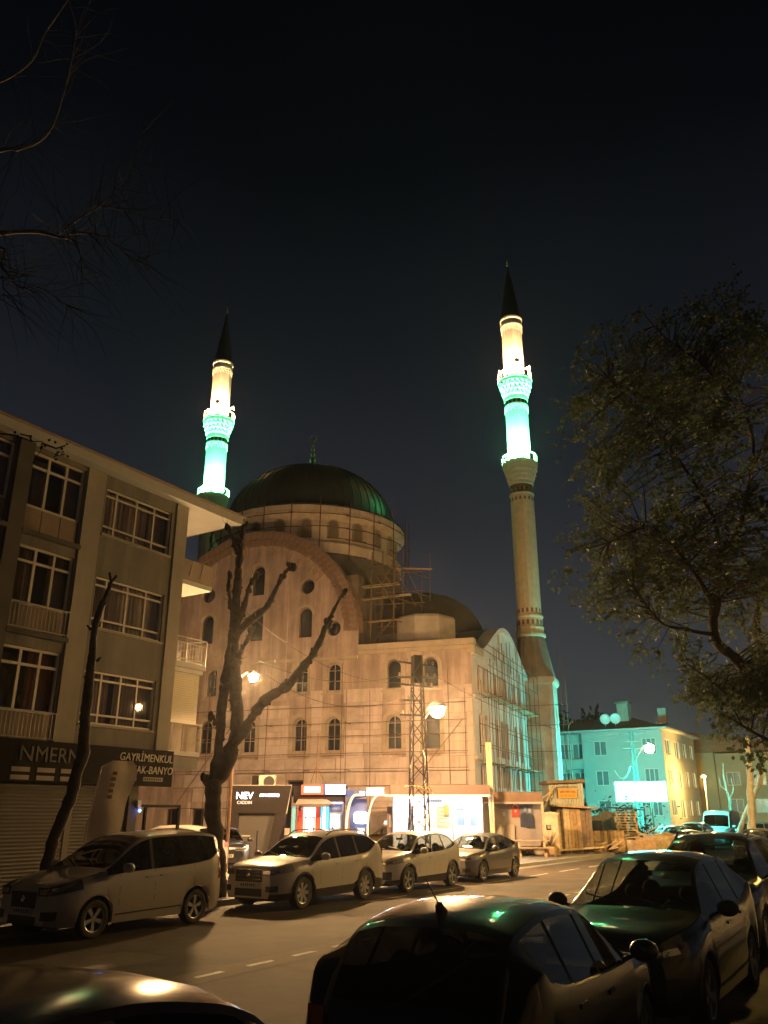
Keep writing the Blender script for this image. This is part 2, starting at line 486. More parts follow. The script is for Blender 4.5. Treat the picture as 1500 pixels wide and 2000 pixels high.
# pavements with kerb stones
b = MB(); b.box2((-60,6.02,-.3),(180,95,.13)); pv = road_obj(b.build('pavement', M['pavement']))
kerb = road_obj(MB().box2((-60,5.87,-.3),(-6.0,6.015,.14)).build('kerb', M['kerb']))
kst = MB().box2((.006,5.87,-.3),(.994,6.015,.14)).mesh('kerb_stone', M['kerb'])
for k in range(52):
    q = put('kerb_stone', kst, kerb, (-6+k, .004*random.uniform(-1,1), .006*random.uniform(-1,1)))
q = MB().box2((46.0,5.87,-.3),(180,6.015,.14)).build('kerb_run', M['kerb'], kerb)
b = MB(); b.box2((-60,-70,-.3),(180,-7.37,.13)); road_obj(b.build('pavement', M['pavement']))
road_obj(MB().box2((-60,-7.365,-.3),(180,-7.215,.14)).build('kerb', M['kerb']))

# ================================================================ APARTMENT BLOCK (left)
AC = road(7.5, 10.3)
apt = thing('apartment_building', 'four storey plaster apartment block with white window frames above a shuttered shop', 'apartment building', AC, ROADROT)
WX0, WX1 = -3.26, -.63
holes = []
def rect(x0, z0, x1, z1): return [(x0,z0),(x1,z0),(x1,z1),(x0,z1)]
wins = [(WX0,WX1,4.36,5.80),(WX0,WX1,6.98,8.46),(WX0,WX1,9.74,11.18)]
bays = [(-5.84,-4.06,3.80,6.10),(-5.84,-4.06,6.50,8.76),(-5.84,-4.06,9.14,11.42),
        (-8.2,-6.36,3.80,6.10),(-8.2,-6.36,6.50,8.76),(-8.2,-6.36,9.14,11.42)]
extra = [(-11.8,-9.2,4.36,5.80),(-11.8,-9.2,6.98,8.46),(-11.8,-9.2,9.74,11.18)]
b = MB()
b.wall(rect(-17,3.78,0,11.57), [rect(x0,z0,x1,z1) for x0,x1,z0,z1 in wins+bays+extra], .22)
b.box2((-17,.5,3.78),(-.001,10.5,11.57), 0) if False else None
b.add([(0,0,3.78),(0,11,3.78),(0,11,11.57),(0,0,11.57)], [(0,1,2,3)])
b.add([(-17,0,3.78),(0,0,3.78),(0,11,3.78),(-17,11,3.78)], [(3,2,1,0)])
b.add([(-17,11,0),(0,11,0),(0,11,11.57),(-17,11,11.57)], [(1,0,3,2)])
b.add([(-17,0,0),(-17,11,0),(-17,11,11.57),(-17,0,11.57)], [(3,2,1,0)])
b.build('wall', M['plaster'], apt)
for x0, x1 in ((-.46,.03),(-4.0,-3.36)):
    MB().box2((x0,-.05,3.79),(x1,-.002,11.56)).build('pilaster', M['plaster_pale'], apt)
for x0, x1 in ((-6.32,-5.87),):
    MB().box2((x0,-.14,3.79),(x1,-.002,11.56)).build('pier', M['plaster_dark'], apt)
# ground floor set back at the right end
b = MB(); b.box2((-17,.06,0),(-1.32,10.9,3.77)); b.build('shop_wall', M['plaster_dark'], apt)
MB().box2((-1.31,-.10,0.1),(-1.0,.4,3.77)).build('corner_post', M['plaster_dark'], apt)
# roof: sloping soffit, fascia, low tiled roof
EV = -.45
b = MB()
b.add([(-17.5,-.002,11.57),(2.22,-.002,11.57),(2.22,EV,11.53),(-17.5,EV,11.53)], [(0,1,2,3)][::1])
b.add([(0.0,0.0,11.57),(2.22,0,11.57),(2.22,9,11.57),(0,9,11.57)], [(0,1,2,3)][::-1])
b.build('soffit', M['soffit'], apt)
b = MB()
b.add([(-17.5,EV,11.53),(2.22,EV,11.53),(2.22,EV,11.82),(-17.5,EV,11.82)], [(0,1,2,3)])
b.add([(2.22,EV,11.53),(2.22,9,11.57),(2.22,9,11.82),(2.22,EV,11.82)], [(0,1,2,3)])
b.build('fascia', M['soffit'], apt)
MB().path([(-17.5,EV-.05,11.83),(2.3,EV-.05,11.83)], .045, 8).build('gutter', M['panel_brown'], apt)
b = MB()
b.add([(-17.6,EV-.02,11.84),(2.28,EV-.02,11.84),(2.28,9,11.84),(-17.6,9,11.84),(-17.6,4,13.1),(1.0,4,13.1)], [(0,1,5,4),(1,2,5),(2,3,4,5)])
b.build('roof', M['tiles'], apt)
b = MB()
b.box2((.25,3.0,11.30),(1.75,6,11.565)); b.build('beam', M['plaster'], apt)

def apt_window(x0, x1, z0, z1, cols, rows, y=.10, fr=.055, curtain=None, cols_skip=()):
    """frame with mullions, every pane its own sheet, curtain and dark room behind"""
    w = MB()
    tot = float(sum(cols)); cx = [x0]
    for c in cols: cx.append(cx[-1] + (x1-x0)*c/tot)
    tr = float(sum(rows)); rz = [z0]
    for c in rows: rz.append(rz[-1] + (z1-z0)*c/tr)
    w.box2((x0+.001,y-.035,z0+.001),(x0+fr,y+.035,z1-.001)); w.box2((x1-fr,y-.035,z0+.001),(x1-.001,y+.035,z1-.001))
    w.box2((x0+fr,y-.035,z0+.001),(x1-fr,y+.035,z0+fr)); w.box2((x0+fr,y-.035,z1-fr),(x1-fr,y+.035,z1-.001))
    for c in cx[1:-1]: w.box2((c-fr*.55,y-.03,z0+fr),(c+fr*.55,y+.03,z1-fr))
    for c in rz[1:-1]:
        w.box2((x0+fr,y-.026,c-fr*.5),(x1-fr,y+.026,c+fr*.5))
    wo = w.build('window', M['pvc'], apt)
    for i in range(len(cols)):
        for j in range(len(rows)):
            MB().add([(cx[i]+.02,y,rz[j]+.02),(cx[i+1]-.02,y,rz[j]+.02),(cx[i+1]-.02,y,rz[j+1]-.02),(cx[i]+.02,y,rz[j+1]-.02)], [(0,1,2,3)]).build('pane', M['pane'], wo)
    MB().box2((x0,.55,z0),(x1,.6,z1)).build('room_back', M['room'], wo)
    if curtain:
        for (u0,u1,m_) in curtain:
            k = MB(); n = 40; a0 = x0+(x1-x0)*u0; a1 = x0+(x1-x0)*u1
            vs = []
            for i in range(n+1):
                xx = a0+(a1-a0)*i/n
                yy = .30+.03*math.sin(i*1.7)+.012*math.sin(i*4.1)
                vs += [(xx,yy,z0+.02),(xx,yy,z1-.02)]
            k.add(vs, [(2*i,2*i+2,2*i+3,2*i+1) for i in range(n)])
            k.build('curtain', M[m_], wo, 180)
    return wo
cA = [(.02,.62,'curtain'),(.66,.98,'curtain_pale')]
for i,(x0,x1,z0,z1) in enumerate(wins):
    cur = [[(.01,.42,'curtain'),(.5,.99,'curtain')],[(.01,.30,'curtain'),(.30,.99,'curtain_pale')],[(.0,.70,'curtain'),(.72,.99,'curtain')]][i]
    apt_window(x0,x1,z0,z1,[.62,1.1,1.0,.95] if i else [1,1.05,.95,1.0],[.28,1,.24], curtain=cur)
    MB().box2((x0-.05,-.06,z0-.07),(x1+.05,.2,z0-.002)).build('window_sill', M['plaster_pale'], apt)
for i,(x0,x1,z0,z1) in enumerate(bays):
    cur = [[(.55,.98,'curtain_red')],[(.0,.36,'curtain'),(.66,1,'curtain')],[(.7,1,'curtain')]][i%3]
    zp = z0+.68
    apt_window(x0,x1,zp,z1,[1,.95,.95],[1,.36], curtain=cur, fr=.07)
    for k in range(3):
        a0 = x0+(x1-x0)*k/3; a1 = x0+(x1-x0)*(k+1)/3
        MB().box2((a0+.012,.05,z0+.01),(a1-.012,.1,zp-.002)).build('panel', M['panel_brown'], apt)
for i,(x0,x1,z0,z1) in enumerate(extra):
    apt_window(x0,x1,z0,z1,[.7,1.1,1.1,.8],[.28,1,.24], curtain=[(.1,.9,'curtain')])
# small floor ledges and railings in front of the tall bays
balm = MB().path([(0,0,0),(0,0,.66)], .011, 6).mesh('baluster', M['railmetal'])
for (x0,x1,z0,z1) in bays:
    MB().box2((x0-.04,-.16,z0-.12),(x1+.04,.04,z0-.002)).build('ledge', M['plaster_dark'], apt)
    if z0 < 8:
        r = MB()
        r.path([(x0-.02,-.12,z0+.70),(x1+.02,-.12,z0+.70)], .022, 6); r.path([(x0-.02,-.12,z0+.06),(x1+.02,-.12,z0+.06)], .016, 6)
        ro = r.build('railing', M['railmetal'], apt)
        for k in range(16):
            put('baluster', balm, ro, (x0+(x1-x0)*k/15, -.12, z0+.05))
# side balconies towards the mosque
SX = 1.92
def slab(z, t=.16): MB().box2((.02,.5,z-t),(SX,5.0,z)).build('balcony_slab', M['soffit'], apt)
slab(9.36); slab(6.66); slab(3.90, .14)
p = MB(); p.box2((.03,.5,9.37),(SX,.56,10.06)); p.box2((SX-.06,.561,9.37),(SX,5,10.06)); po = p.build('balcony_parapet', M['panel_brown'], apt)
for k in range(3):
    MB().beam((.45+.5*k,.47,10.03),(.33+.5*k,.47,9.5),.05,.012).build('panel_strip', M['plaster_pale'], po)
r = MB()
for z in (6.75,7.28,7.46): r.path([(.04,.52,z),(SX-.03,.52,z)], .022, 6); r.path([(SX-.03,.52,z),(SX-.03,4.9,z)], .022, 6)
r.path([(SX-.03,.52,6.66),(SX-.03,.52,7.46)], .028, 6); r.path([(1.0,.52,6.66),(1.0,.52,7.46)], .02, 6)
r.path([(.98,.52,7.28),(SX-.05,.52,7.46)], .014, 6)
ro = r.build('balcony_railing', M['railmetal'], apt)
for k in range(14):
    put('baluster', balm, ro, (.08+k*.135, .52, 6.66), scale=(1,1,.95))
for k in range(9):
    put('baluster', balm, ro, (SX-.03, .9+k*.45, 6.66), scale=(1,1,.95))
# enclosed first-floor balcony with roller blind behind glass
bl = MB()
n = 22
for k in range(n):
    z = 4.75+k*(6.36-4.75)/n
    bl.add([(.66,.66,z),(SX-.08,.66,z),(SX-.08,.70,z+.074),(.66,.70,z+.074)], [(0,1,2,3)])
bl.build('blind', M['blind'], apt)['kind'] = 'stuff'
MB().box2((.04,.62,6.36),(SX,.9,6.49)).build('blind_box', M['soffit'], apt)
MB().box2((1.25,.64,3.91),(SX-.06,.68,4.72)).build('balcony_curtain', M['curtain_pale'], apt)
MB().box2((.04,1.0,3.91),(SX,4.9,6.45)).build('balcony_room', M['plaster_pale'], apt)
r = MB(); r.path([(.05,.5,4.74),(SX,.5,4.74)], .02, 6); r.path([(SX,.5,3.9),(SX,.5,4.74)], .02, 6); r.path([(SX,.5,4.74),(SX,4.9,4.74)], .02, 6)
ro = r.build('balcony_railing', M['railmetal'], apt)
for k in range(5): put('baluster', balm, ro, (.08+.14*k,.5,3.9), scale=(1,1,1.2))
MB().box2((.02,.55,3.38),(SX,4.9,3.755)).build('balcony_base', M['plaster'], apt)
# roller shutters of the shop
sh = MB()
def shutter(x0, x1, z0, z1):
    sh = MB(); n = int((z1-z0)/.085)
    for k in range(n):
        z = z0+(z1-z0)*k/n; h = (z1-z0)/n
        sh.add([(x0,.0,z),(x1,.0,z),(x1,-.022,z+h*.5),(x0,-.022,z+h*.5),(x1,.0,z+h*.97),(x0,.0,z+h*.97)], [(0,1,2,3),(3,2,4,5)])
    o = sh.build('roller_shutter', M['shutter'], apt); o['kind'] = 'stuff'
shutter(-9.4,-3.30,.16,2.78); shutter(-3.1,-1.36,.16,2.80)
MB().box2((-3.29,-.03,.14),(-3.11,.05,2.78)).build('shutter_post', M['shutter'], apt)
# alarm box with a blue light on the corner post
ab = MB().box2((-1.06,-.20,2.20),(-.93,-.11,2.42)).build('alarm_box', M['pvc'], apt)
MB().ball((-.99,-.21,2.14), .045).build('alarm_light', emis('blue_led', (.05,.2,1), 14), ab)
MB().box2((-2.35,-.05,.95),(-1.85,-.01,1.3)).build('notice_plate', M['sticker'], apt)
# the long shop sign (a thing of its own, bolted to the facade)
sg = thing('shop_sign', 'long black shop sign with pale raised letters above the roller shutters', 'sign', AC, ROADROT)
MB().box2((-9.0,-.22,2.80),(.12,-.03,3.80)).build('sign_board', M['sign_black'], sg)
text('lettering', 'GAYRİMENKUL', .30, M['letter_white'], sg, (-.93,-.235,3.55), sx=.96, shear=.12)
text('lettering', 'MUTFAK-BANYO', .30, M['letter_white'], sg, (-.94,-.235,3.22), sx=.92, shear=.12)
text('lettering', 'MERN', .52, M['letter_dim'], sg, (-3.92,-.235,3.45), sx=1.0)
text('lettering', 'N', .52, M['letter_dim'], sg, (-4.85,-.235,3.45), sx=1.1)
for k,(x,w) in enumerate(((-4.95,.52),(-4.22,.52),(-3.52,.5))):
    for z in (3.09,2.90):
        MB().box2((x-w/2,-.232,z-.055),(x+w/2,-.221,z+.055)).build('sticker', M['sticker'], sg)
for x,w in ((-1.55,.62),(-.62,.74)):
    so = MB().box2((x-w/2,-.232,2.93),(x+w/2,-.221,3.04)).build('sticker', M['sticker'], sg)
    for q in range(9):
        MB().box2((x-w/2+.06+q*(w-.1)/9,-.236,2.955),(x-w/2+.06+q*(w-.1)/9+.035,-.2325,3.01)).build('print', M['sign_black'], so)

# yard gate between the apartment block and the street tree, pale wall of the yard behind it
gt = thing('yard_gate', 'dark steel frame gate standing between shop corner and thick pruned trunk', 'gate', AC, ROADROT)
g = MB()
for x in (-.95,.55,1.95): g.box2((x-.04,1.2,.13),(x+.04,1.28,2.32))
g.box2((-.99,1.2,2.24),(1.99,1.28,2.32)); g.box2((-.99,1.2,.9),(1.99,1.28,.96)); g.box2((-.99,1.2,1.5),(1.99,1.25,1.53))
g.build('gate_frame', M['sign_black'], gt)
gb = MB().path([(0,1.24,.2),(0,1.24,.93)], .012, 6).mesh('bar', M['sign_black'])
for k in range(24): put('bar', gb, gt, (-.88+k*.12,0,0))
# feather flag in front of the shutters
def feather():
    base = pix(152,1668,18.9); base.z = .13
    t = thing('feather_flag', 'tall pale feather banner leaning in front of the shop shutters', 'banner', base, R(48))
    pole = []
    for i in range(15):
        q = i/14; pole.append((.02+.30*q**1.6, 0, 2.9*q))
    for i in range(8):
        a = i/7; pole.append((.32+.30*math.sin(a*1.5), 0, 2.9+.22*math.sin(a*1.6)-.10*a))
    MB().path(pole, .014, 6).build('flag_pole', M['railmetal'], t)
    f = MB(); n = 30; vs = []
    for i in range(n+1):
        q = i/n; z = .45+2.60*q
        x0 = .03+.30*((z)/2.9)**1.6 if z < 2.9 else .33+.2*(z-2.9)/.15
        w = .70+.28*q - (.0 if q < .9 else .38*((q-.9)/.1)**2)
        for j in range(7):
            r_ = j/6
            vs.append((x0+w*r_, .07*math.sin(r_*5+q*4)+.03*math.sin(q*17+r_*3), z+(.02*r_)))
    f.add(vs, [(i*7+j,i*7+j+1,(i+1)*7+j+1,(i+1)*7+j) for i in range(n) for j in range(6)])
    f.build('flag_cloth', M['flagcloth'], t, 180)
    pr = MB()
    for k in range(5):
        z = 2.28+.125*k; xx = .05+.30*(z/2.9)**1.6+.30
        pr.box((xx,-.075,z),(.11,.004,.075)); 
    for k,(z,w,h) in enumerate(((1.05,.14,.2),(1.35,.12,.16),(.8,.16,.1))):
        pr.box((.36+.02*k,-.085,z),(w,.004,h))
    pr.build('flag_print', M['flagprint'], t)
    MB().box2((-.25,-.25,0),(.25,.25,.06)).build('flag_base', M['rubber'], t)
feather()
# dark block on our own side of the road, behind and to the right of the view: what the near cars mirror
NB = road(-4, -15.5)
t = thing('apartment_building', 'unlit apartment block on the near side of the road outside the picture', 'apartment building', NB, ROADROT)
hs = [rect(x, z, x+1.6, z+1.4) for x in (-24,-20,-16,-12,-8,-4,0,4) for z in (1.2,4.2,7.2,10.2)]
b = MB(lambda p: Vector((p[0], -p[1], p[2]))); b.wall(rect(-26,0,7,13), hs, .2); b.f = [f[::-1] for f in b.f]
b.add([(-26,0,0),(-26,9,0),(-26,9,13),(-26,0,13),(7,0,0),(7,9,0),(7,9,13),(7,0,13)], [(0,1,2,3),(4,5,6,7)[::-1],(3,2,6,7)])
b.build('wall', M['plaster'], t)
wm = MB(lambda p: Vector((p[0], -p[1], p[2]))); wm.box2((0,.1,0),(1.6,.13,1.4)); wm_me = wm.mesh('window', M['dark_glass'])
for h in hs: put('window', wm_me, t, (h[0][0],0,h[0][1]))

# ================================================================ MOSQUE
C0 = Vector((5.123, 48.0, 0.0)); MROT = R(-18)
MOS = Matrix.Translation(C0) @ Matrix.Rotation(MROT, 4, 'Z')
mos = thing('mosque', 'large unfinished stone mosque with dark ribbed dome and half clad arched facade', 'mosque', C0, MROT)
XC, ZC, RT = -14.18, 12.75, 7.13
def arch_poly(cx, z0, w, h, n=9):
    r = w/2; pts = [(cx-r,z0),(cx+r,z0)]
    for i in range(n+1):
        a = math.pi*i/n
        pts.append((cx+r*math.cos(a), z0+h-r+r*math.sin(a)))
    return pts
def circ_poly(cx, cz, r, n=16):
    return [(cx+r*math.cos(2*math.pi*i/n), cz+r*math.sin(2*math.pi*i/n)) for i in range(n)]
W_UP = [(x, 9.10, .92, 1.72) for x in (-17.0,-10.82,-8.64,-4.78,-2.50)]
W_LO = [(x, 5.56, .92, 2.0) for x in (-17.2,-14.2,-10.76,-8.60,-4.78,-2.46)]
W_TY = [(-14.14,12.50,1.05,1.98),(-10.68,12.52,.98,1.95),(-17.70,12.52,.98,1.95),(-14.14,15.52,.98,2.05)]
CIR = [(-10.6,15.85,.52),(-17.78,15.80,.52),(-8.73,12.98,.50)]
W_BASE = [(-19.2,1.0,.9,1.35),(-17.4,1.0,.9,1.35),(-13.2,3.0,1.0,.95),(-11.0,3.0,1.1,.95)]
outer = [(-24,0),(0,0),(0,11.75),(XC+RT,11.75)]
for i in range(33):
    a = math.pi*i/32; outer.append((XC+RT*math.cos(a), ZC+RT*math.sin(a)))
outer += [(XC-RT,11.75),(-24,11.75)]
holes = [arch_poly(*w) for w in W_UP+W_LO+W_TY] + [circ_poly(*c) for c in CIR] + [rect(x-w/2,z,x+w/2,z+h) for x,z,w,h in W_BASE]
b = MB(); b.wall(outer, holes, .45)
b.build('front_wall', M['render'], mos)
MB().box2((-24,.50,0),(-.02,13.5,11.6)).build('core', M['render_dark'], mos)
def bars_window(poly, y, cx, z0, w, h, frame_m, bars=True, arch=True):
    f = MB()
    n = len(poly)
    inn = [(cx+(px-cx)*(1-.10/w*1.3), z0+h/2+(pz-z0-h/2)*(1-.12/h*1.3)) for px,pz in poly]
    vs = [(a,y,c) for a,c in poly]+[(a,y,c) for a,c in inn]+[(a,y+.06,c) for a,c in inn]
    f.add(vs, [(i,(i+1)%n,(i+1)%n+n,i+n) for i in range(n)]+[(i+n,(i+1)%n+n,(i+1)%n+2*n,i+2*n) for i in range(n)])
    if bars:
        f.box2((cx-.022,y+.01,z0+.04),(cx+.022,y+.04,z0+h-.06))
        f.box2((cx-w/2+.04,y+.012,z0+h-w/2-.02),(cx+w/2-.04,y+.042,z0+h-w/2+.02))
        f.box2((cx-w/2+.04,y+.012,z0+h*.36-.02),(cx+w/2-.04,y+.042,z0+h*.36+.02))
    wo = f.build('window', frame_m, mos)
    g = MB(); g.add([(a,y+.05,c) for a,c in poly], [tuple(range(n))]); g.build('pane', M['dark_glass'], wo)
    return wo
wf_dark = mat('window_frame_dark', (.12,.095,.08), .6, var=.1)
wf_pale = mat('window_frame_pale', (.36,.31,.26), .6, var=.1)
for k,w in enumerate(W_UP+W_LO): bars_window(arch_poly(*w), .24, w[0], w[1], w[2], w[3], wf_pale if k in (1,2,6,7,8,9) else wf_dark, k not in (3,4,10))
for w in W_TY: bars_window(arch_poly(*w), .30, w[0], w[1], w[2], w[3], wf_dark, False)
for cx,cz,r in CIR: bars_window(circ_poly(cx,cz,r), .30, cx, cz-r, 2*r, 2*r, wf_dark, False)
for x,z,w,h in W_BASE: bars_window(rect(x-w/2,z,x+w/2,z+h), .30, x, z, w, h, wf_dark, False)
def arch_trim(cx, z0, w, h, t=.2, proud=.09, legs=True):
    f = MB(); n = 10; r0 = w/2+.02; r1 = w/2+t; zc = z0+h-w/2
    ring = [(cx+r0, z0-.12)] if legs else []
    inn = ([(cx+r0,z0-.1)] if legs else [])+[(cx+r0*math.cos(math.pi*i/n), zc+r0*math.sin(math.pi*i/n)) for i in range(n+1)]+([(cx-r0,z0-.1)] if legs else [])
    out = ([(cx+r1,z0-.1)] if legs else [])+[(cx+r1*math.cos(math.pi*i/n), zc+r1*math.sin(math.pi*i/n)) for i in range(n+1)]+([(cx-r1,z0-.1)] if legs else [])
    k = len(inn)
    vs = [(a,-proud,c) for a,c in inn]+[(a,-proud,c) for a,c in out]+[(a,.02,c) for a,c in out]+[(a,.02,c) for a,c in inn]
    fs = []
    for i in range(k-1):
        fs += [(i,i+k,i+k+1,i+1),(i+k,i+2*k,i+2*k+1,i+k+1),(i+3*k,i,i+1,i+3*k+1)]
    f.add(vs, fs); f.build('arch_trim', M['trim_stone'], mos)
for w in W_UP: arch_trim(*w, t=.22)
for w in W_LO: arch_trim(*w, t=.26)
for w in W_TY: arch_trim(*w, t=.17, proud=.03, legs=False)
for w in W_UP+W_LO: MB().box2((w[0]-w[2]/2-.3,-.12,w[1]-.24),(w[0]+w[2]/2+.3,.04,w[1]-.11)).build('window_sill', M['trim_stone'], mos)
# stone cladding, one slab at a time, up to an unfinished stepped edge
slabs = {}
ROWH = .80
blocked = [(w[0]-w[2]/2-(.24 if k < len(W_UP) else .28), w[0]+w[2]/2+(.24 if k < len(W_UP) else .28), w[1]-.26, w[1]+w[3]+.26) for k,w in enumerate(W_UP+W_LO)] + [(x-w/2-.05,x+w/2+.05,z-.05,z+h+.05) for x,z,w,h in W_BASE]
rnd = random.Random(3)
npan = 0
for r_ in range(12):
    z0 = .35+ROWH*r_; z1 = z0+ROWH
    x = -18.5+rnd.uniform(0,.8)
    xe = -.02
    if r_ == 11: continue
    cuts = sorted([(a,c) for a,c,lo,hi in blocked if hi > z0+.03 and lo < z1-.03])
    spans = []; cur = x
    for a,c in cuts:
        if a > cur+.12: spans.append((cur,a))
        cur = max(cur,c)
    if cur < xe: spans.append((cur,xe))
    for a,c in spans:
        q = a
        while q < c-.05:
            w = min(rnd.choice((1.2,1.5,1.8,2.1)), c-q)
            if c-q-w < .3: w = c-q
            top = z0 > 9.0
            if top:
                xm = q+w/2
                if not (-7.4 < xm < -5.7 or xm > -1.5 or (-13 < xm < -9.6 and z0 < 8.9)): q += w; continue
            if z0 > 8.2 and q < -11.5: q += w; continue
            wq = round(w,2)
            mm = rnd.choice(('stone','stone','stone_b','stone_c'))
            key = (wq, mm)
            if key not in slabs:
                slabs[key] = MB().box2((.012,-.06,.012),(wq-.012,.02,ROWH-.012)).mesh('stone_slab', M[mm])
            put('stone_slab', slabs[key], mos, (q, .012*rnd.uniform(-1,1), z0)); npan += 1
            q += w
# mouldings on the facade
MB().box2((-12.3,-.14,10.98),(XC+RT-.02,.02,11.16)).build('string_course', M['trim_stone'], mos)
MB().box2((-16.2,-.14,11.02),(-12.6,.02,11.18)).build('string_course', M['trim_stone'], mos)
MB().box2((-24,-.10,11.62),(-16.5,.02,11.80)).build('string_course', M['trim_stone'], mos)
for x in (-12.2,-16.3,-19.9): MB().box2((x-.35,-.09,8.6),(x+.35,.02,16.6 if abs(x+14.2)<3 else 12.2)).build('pilaster', M['render'], mos)
MB().prism([(-7.02,11.45),(.12,11.45),(.22,11.6),(.22,11.80),(-7.02,11.80)], -.20, .5).build('cornice', M['trim_stone'], mos)
MB().box2((-7.02,-.10,11.2),(.10,.02,11.44)).build('cornice', M['trim_stone'], mos)
MB().box2((-7.0,.5,11.55),(0.1,13.6,11.74)).build('roof_slab', M['concrete'], mos)
# rough brick arch over the tympanum: voussoirs in two stepped rings, ragged mortar
v1 = MB().prism([(-.20,RT-.55),(.20,RT-.55),(.215,RT-.02),(-.215,RT-.02)], -.26,.9).mesh('voussoir', M['brickwork'])
v2 = MB().prism([(-.17,RT-.98),(.17,RT-.98),(.19,RT-.56),(-.19,RT-.56)], -.10,.9).mesh('voussoir', M['brickwork'])
NV = 52
for i in range(NV):
    a = math.pi*(i+.5)/NV - math.pi/2
    o = put('voussoir', v1, mos, (XC, .03*rnd.uniform(-1,1), ZC), (0, a, 0), (1,1,1+.006*rnd.uniform(-1,1)))
    o = put('voussoir', v2, mos, (XC, .03*rnd.uniform(-1,1), ZC), (0, a, 0), (1,1,1+.008*rnd.uniform(-1,1)))
lath = MB().box2((-.05,-.06,RT-1.6),(.05,.0,RT-.95)).mesh('formwork_batten', M['timber'])
for a in (-.32,-.12,.02,.20,.34,.46,.55,.63,.72,.80,.93):
    put('formwork_batten', lath, mos, (XC, -.07, ZC), (0, a+.03*rnd.uniform(-1,1), 0), (1,1,rnd.uniform(.97,1.03)))
M['tarpaper'] = mat('tarpaper', (.075,.066,.058), .95, var=.2, scale=1)
# square base, semi-domes, corner turret
DCY = 8.5
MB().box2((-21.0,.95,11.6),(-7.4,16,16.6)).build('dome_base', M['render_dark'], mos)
MB().lathe([(7.05,16.4),(7.05,18.2),(6.9,18.9)], 32, (XC,DCY,0)).build('dome_base', M['concrete'], mos, 30)
def quarter_dome(cx, cy, r, z0, h, name='semi_dome'):
    MB().lathe([(r*math.cos(math.pi/2*i/10)+.001, z0+h*math.sin(math.pi/2*i/10)) for i in range(11)], 28, (cx,cy,0)).build(name, M['tarpaper'], mos, 40)
MB().lathe([(4.35,11.6),(4.35,13.4)], 24, (-5.2,8.8,0)).build('semi_dome_drum', M['concrete'], mos, 30)
quarter_dome(-5.2,8.8,4.3,13.4,3.6)
MB().lathe([(2.02,11.75),(2.02,13.85),(1.9,14.02),(.01,14.1)], 8, (-3.80,3.9,0), a0=R(22.5+18)).build('turret_drum', M['conc_pale'], mos)
# drum with lattice windows
RDR = 6.62
MB().lathe([(7.02,18.9),(7.06,19.0),(7.06,19.62),(6.9,19.78),(RDR,19.8),(RDR,21.35),(6.72,21.5),(7.15,21.75),(7.34,21.85),(7.34,22.22),(7.2,22.26)], 32, (XC,DCY,0)).build('drum', M['drum_stone'], mos, 25)
lat = MB()
aw, ah = .78, 1.36
lp = arch_poly(0,0,aw,ah,8)
def inside(px, pz):
    if abs(px) > aw/2-.03 or pz < .03: return False
    if pz < ah-aw/2: return True
    return px*px+(pz-(ah-aw/2))**2 < (aw/2-.03)**2
for sgn in (1,-1):
    for k in range(-4,11):
        c = -.6+k*.25
        run = None; pts = []
        for i in range(60):
            px = -aw/2+aw*i/59; pz = c+sgn*px*1.25+.2
            if inside(px,pz): pts.append((px,-.05 if sgn>0 else -.045,pz))
        if len(pts) > 2: lat.beam(pts[0],pts[-1],.036,.04)
lattice_me = lat.mesh('lattice', M['trim_stone'])
niche_shade_me = MB().add([(a,-.012,c) for a,c in lp], [tuple(range(len(lp)))]).mesh('niche', M['void_shade'])  # flat dark sheet on the drum wall; window shade put into its colour
fr = MB(); n = len(lp); inn = [(a*.9, .03+(c-.03)*.955) for a,c in lp]; out = [(a*1.10, (c-.0)*1.035-.02) for a,c in lp]
fr.add([(a,-.085,c) for a,c in inn]+[(a,-.085,c) for a,c in out]+[(a,.02,c) for a,c in out]+[(a,.0,c) for a,c in inn], [f for i in range(n) for f in ((i,i+n,(i+1)%n+n,(i+1)%n)[::-1],(i+n,i+2*n,(i+1)%n+2*n,(i+1)%n+n)[::-1],(i+3*n,i,(i+1)%n,(i+1)%n+3*n)[::-1])])
frame_me = fr.mesh('window', M['trim_stone'])
NW = 22
for k in range(NW):
    a = -math.pi/2 + 2*math.pi*(k+.27)/NW
    if math.sin(a) > .45: continue
    rr = RDR+.012
    o = put('window', frame_me, mos, (XC+rr*math.cos(a), DCY+rr*math.sin(a), 20.05), (0,0,a+math.pi/2))
    put('niche', niche_shade_me, o); put('lattice', lattice_me, o)
# main dome: shell, standing seams, finial
DR, DZ, DH = 6.5, 22.66, 5.1
prof = [(7.40,22.20),(7.42,22.28),(7.0,22.46),(6.62,22.60)]
for i in range(21):
    q = math.pi/2*i/20
    prof.append((max(.02,DR*math.cos(q)), DZ+DH*math.sin(q)))
MB().lathe(prof, 64, (XC,DCY,0)).build('dome', M['lead'], mos, 60)
seam = MB().path([(r+.012,0,z+.012) for r,z in prof[:-1]], .035, 5).mesh('dome_seam', M['lead'])
for k in range(56): put('dome_seam', seam, mos, (XC,DCY,0), (0,0,2*math.pi*k/56))
f = MB(); z = 28.3
f.lathe([(.5,z-.75),(.3,z+.05),(.12,z+.3)], 12, (XC,DCY,0))
for rr, zz in ((.24,28.75),(.18,29.25),(.15,29.7),(.10,30.05)): f.ball((XC,DCY,zz), rr)
f.path([(XC,DCY,28.5),(XC,DCY,30.4)], .05, 6)
cres = [(XC+.28*math.cos(R(100+a*340/16)*1.0+0), DCY, 30.72+.28*math.sin(R(100+a*340/16))) for a in range(17)]
f.path(cres, [.012+.05*math.sin(math.pi*i/16) for i in range(17)], 6)
f.build('finial', M['brass'], mos, 50)
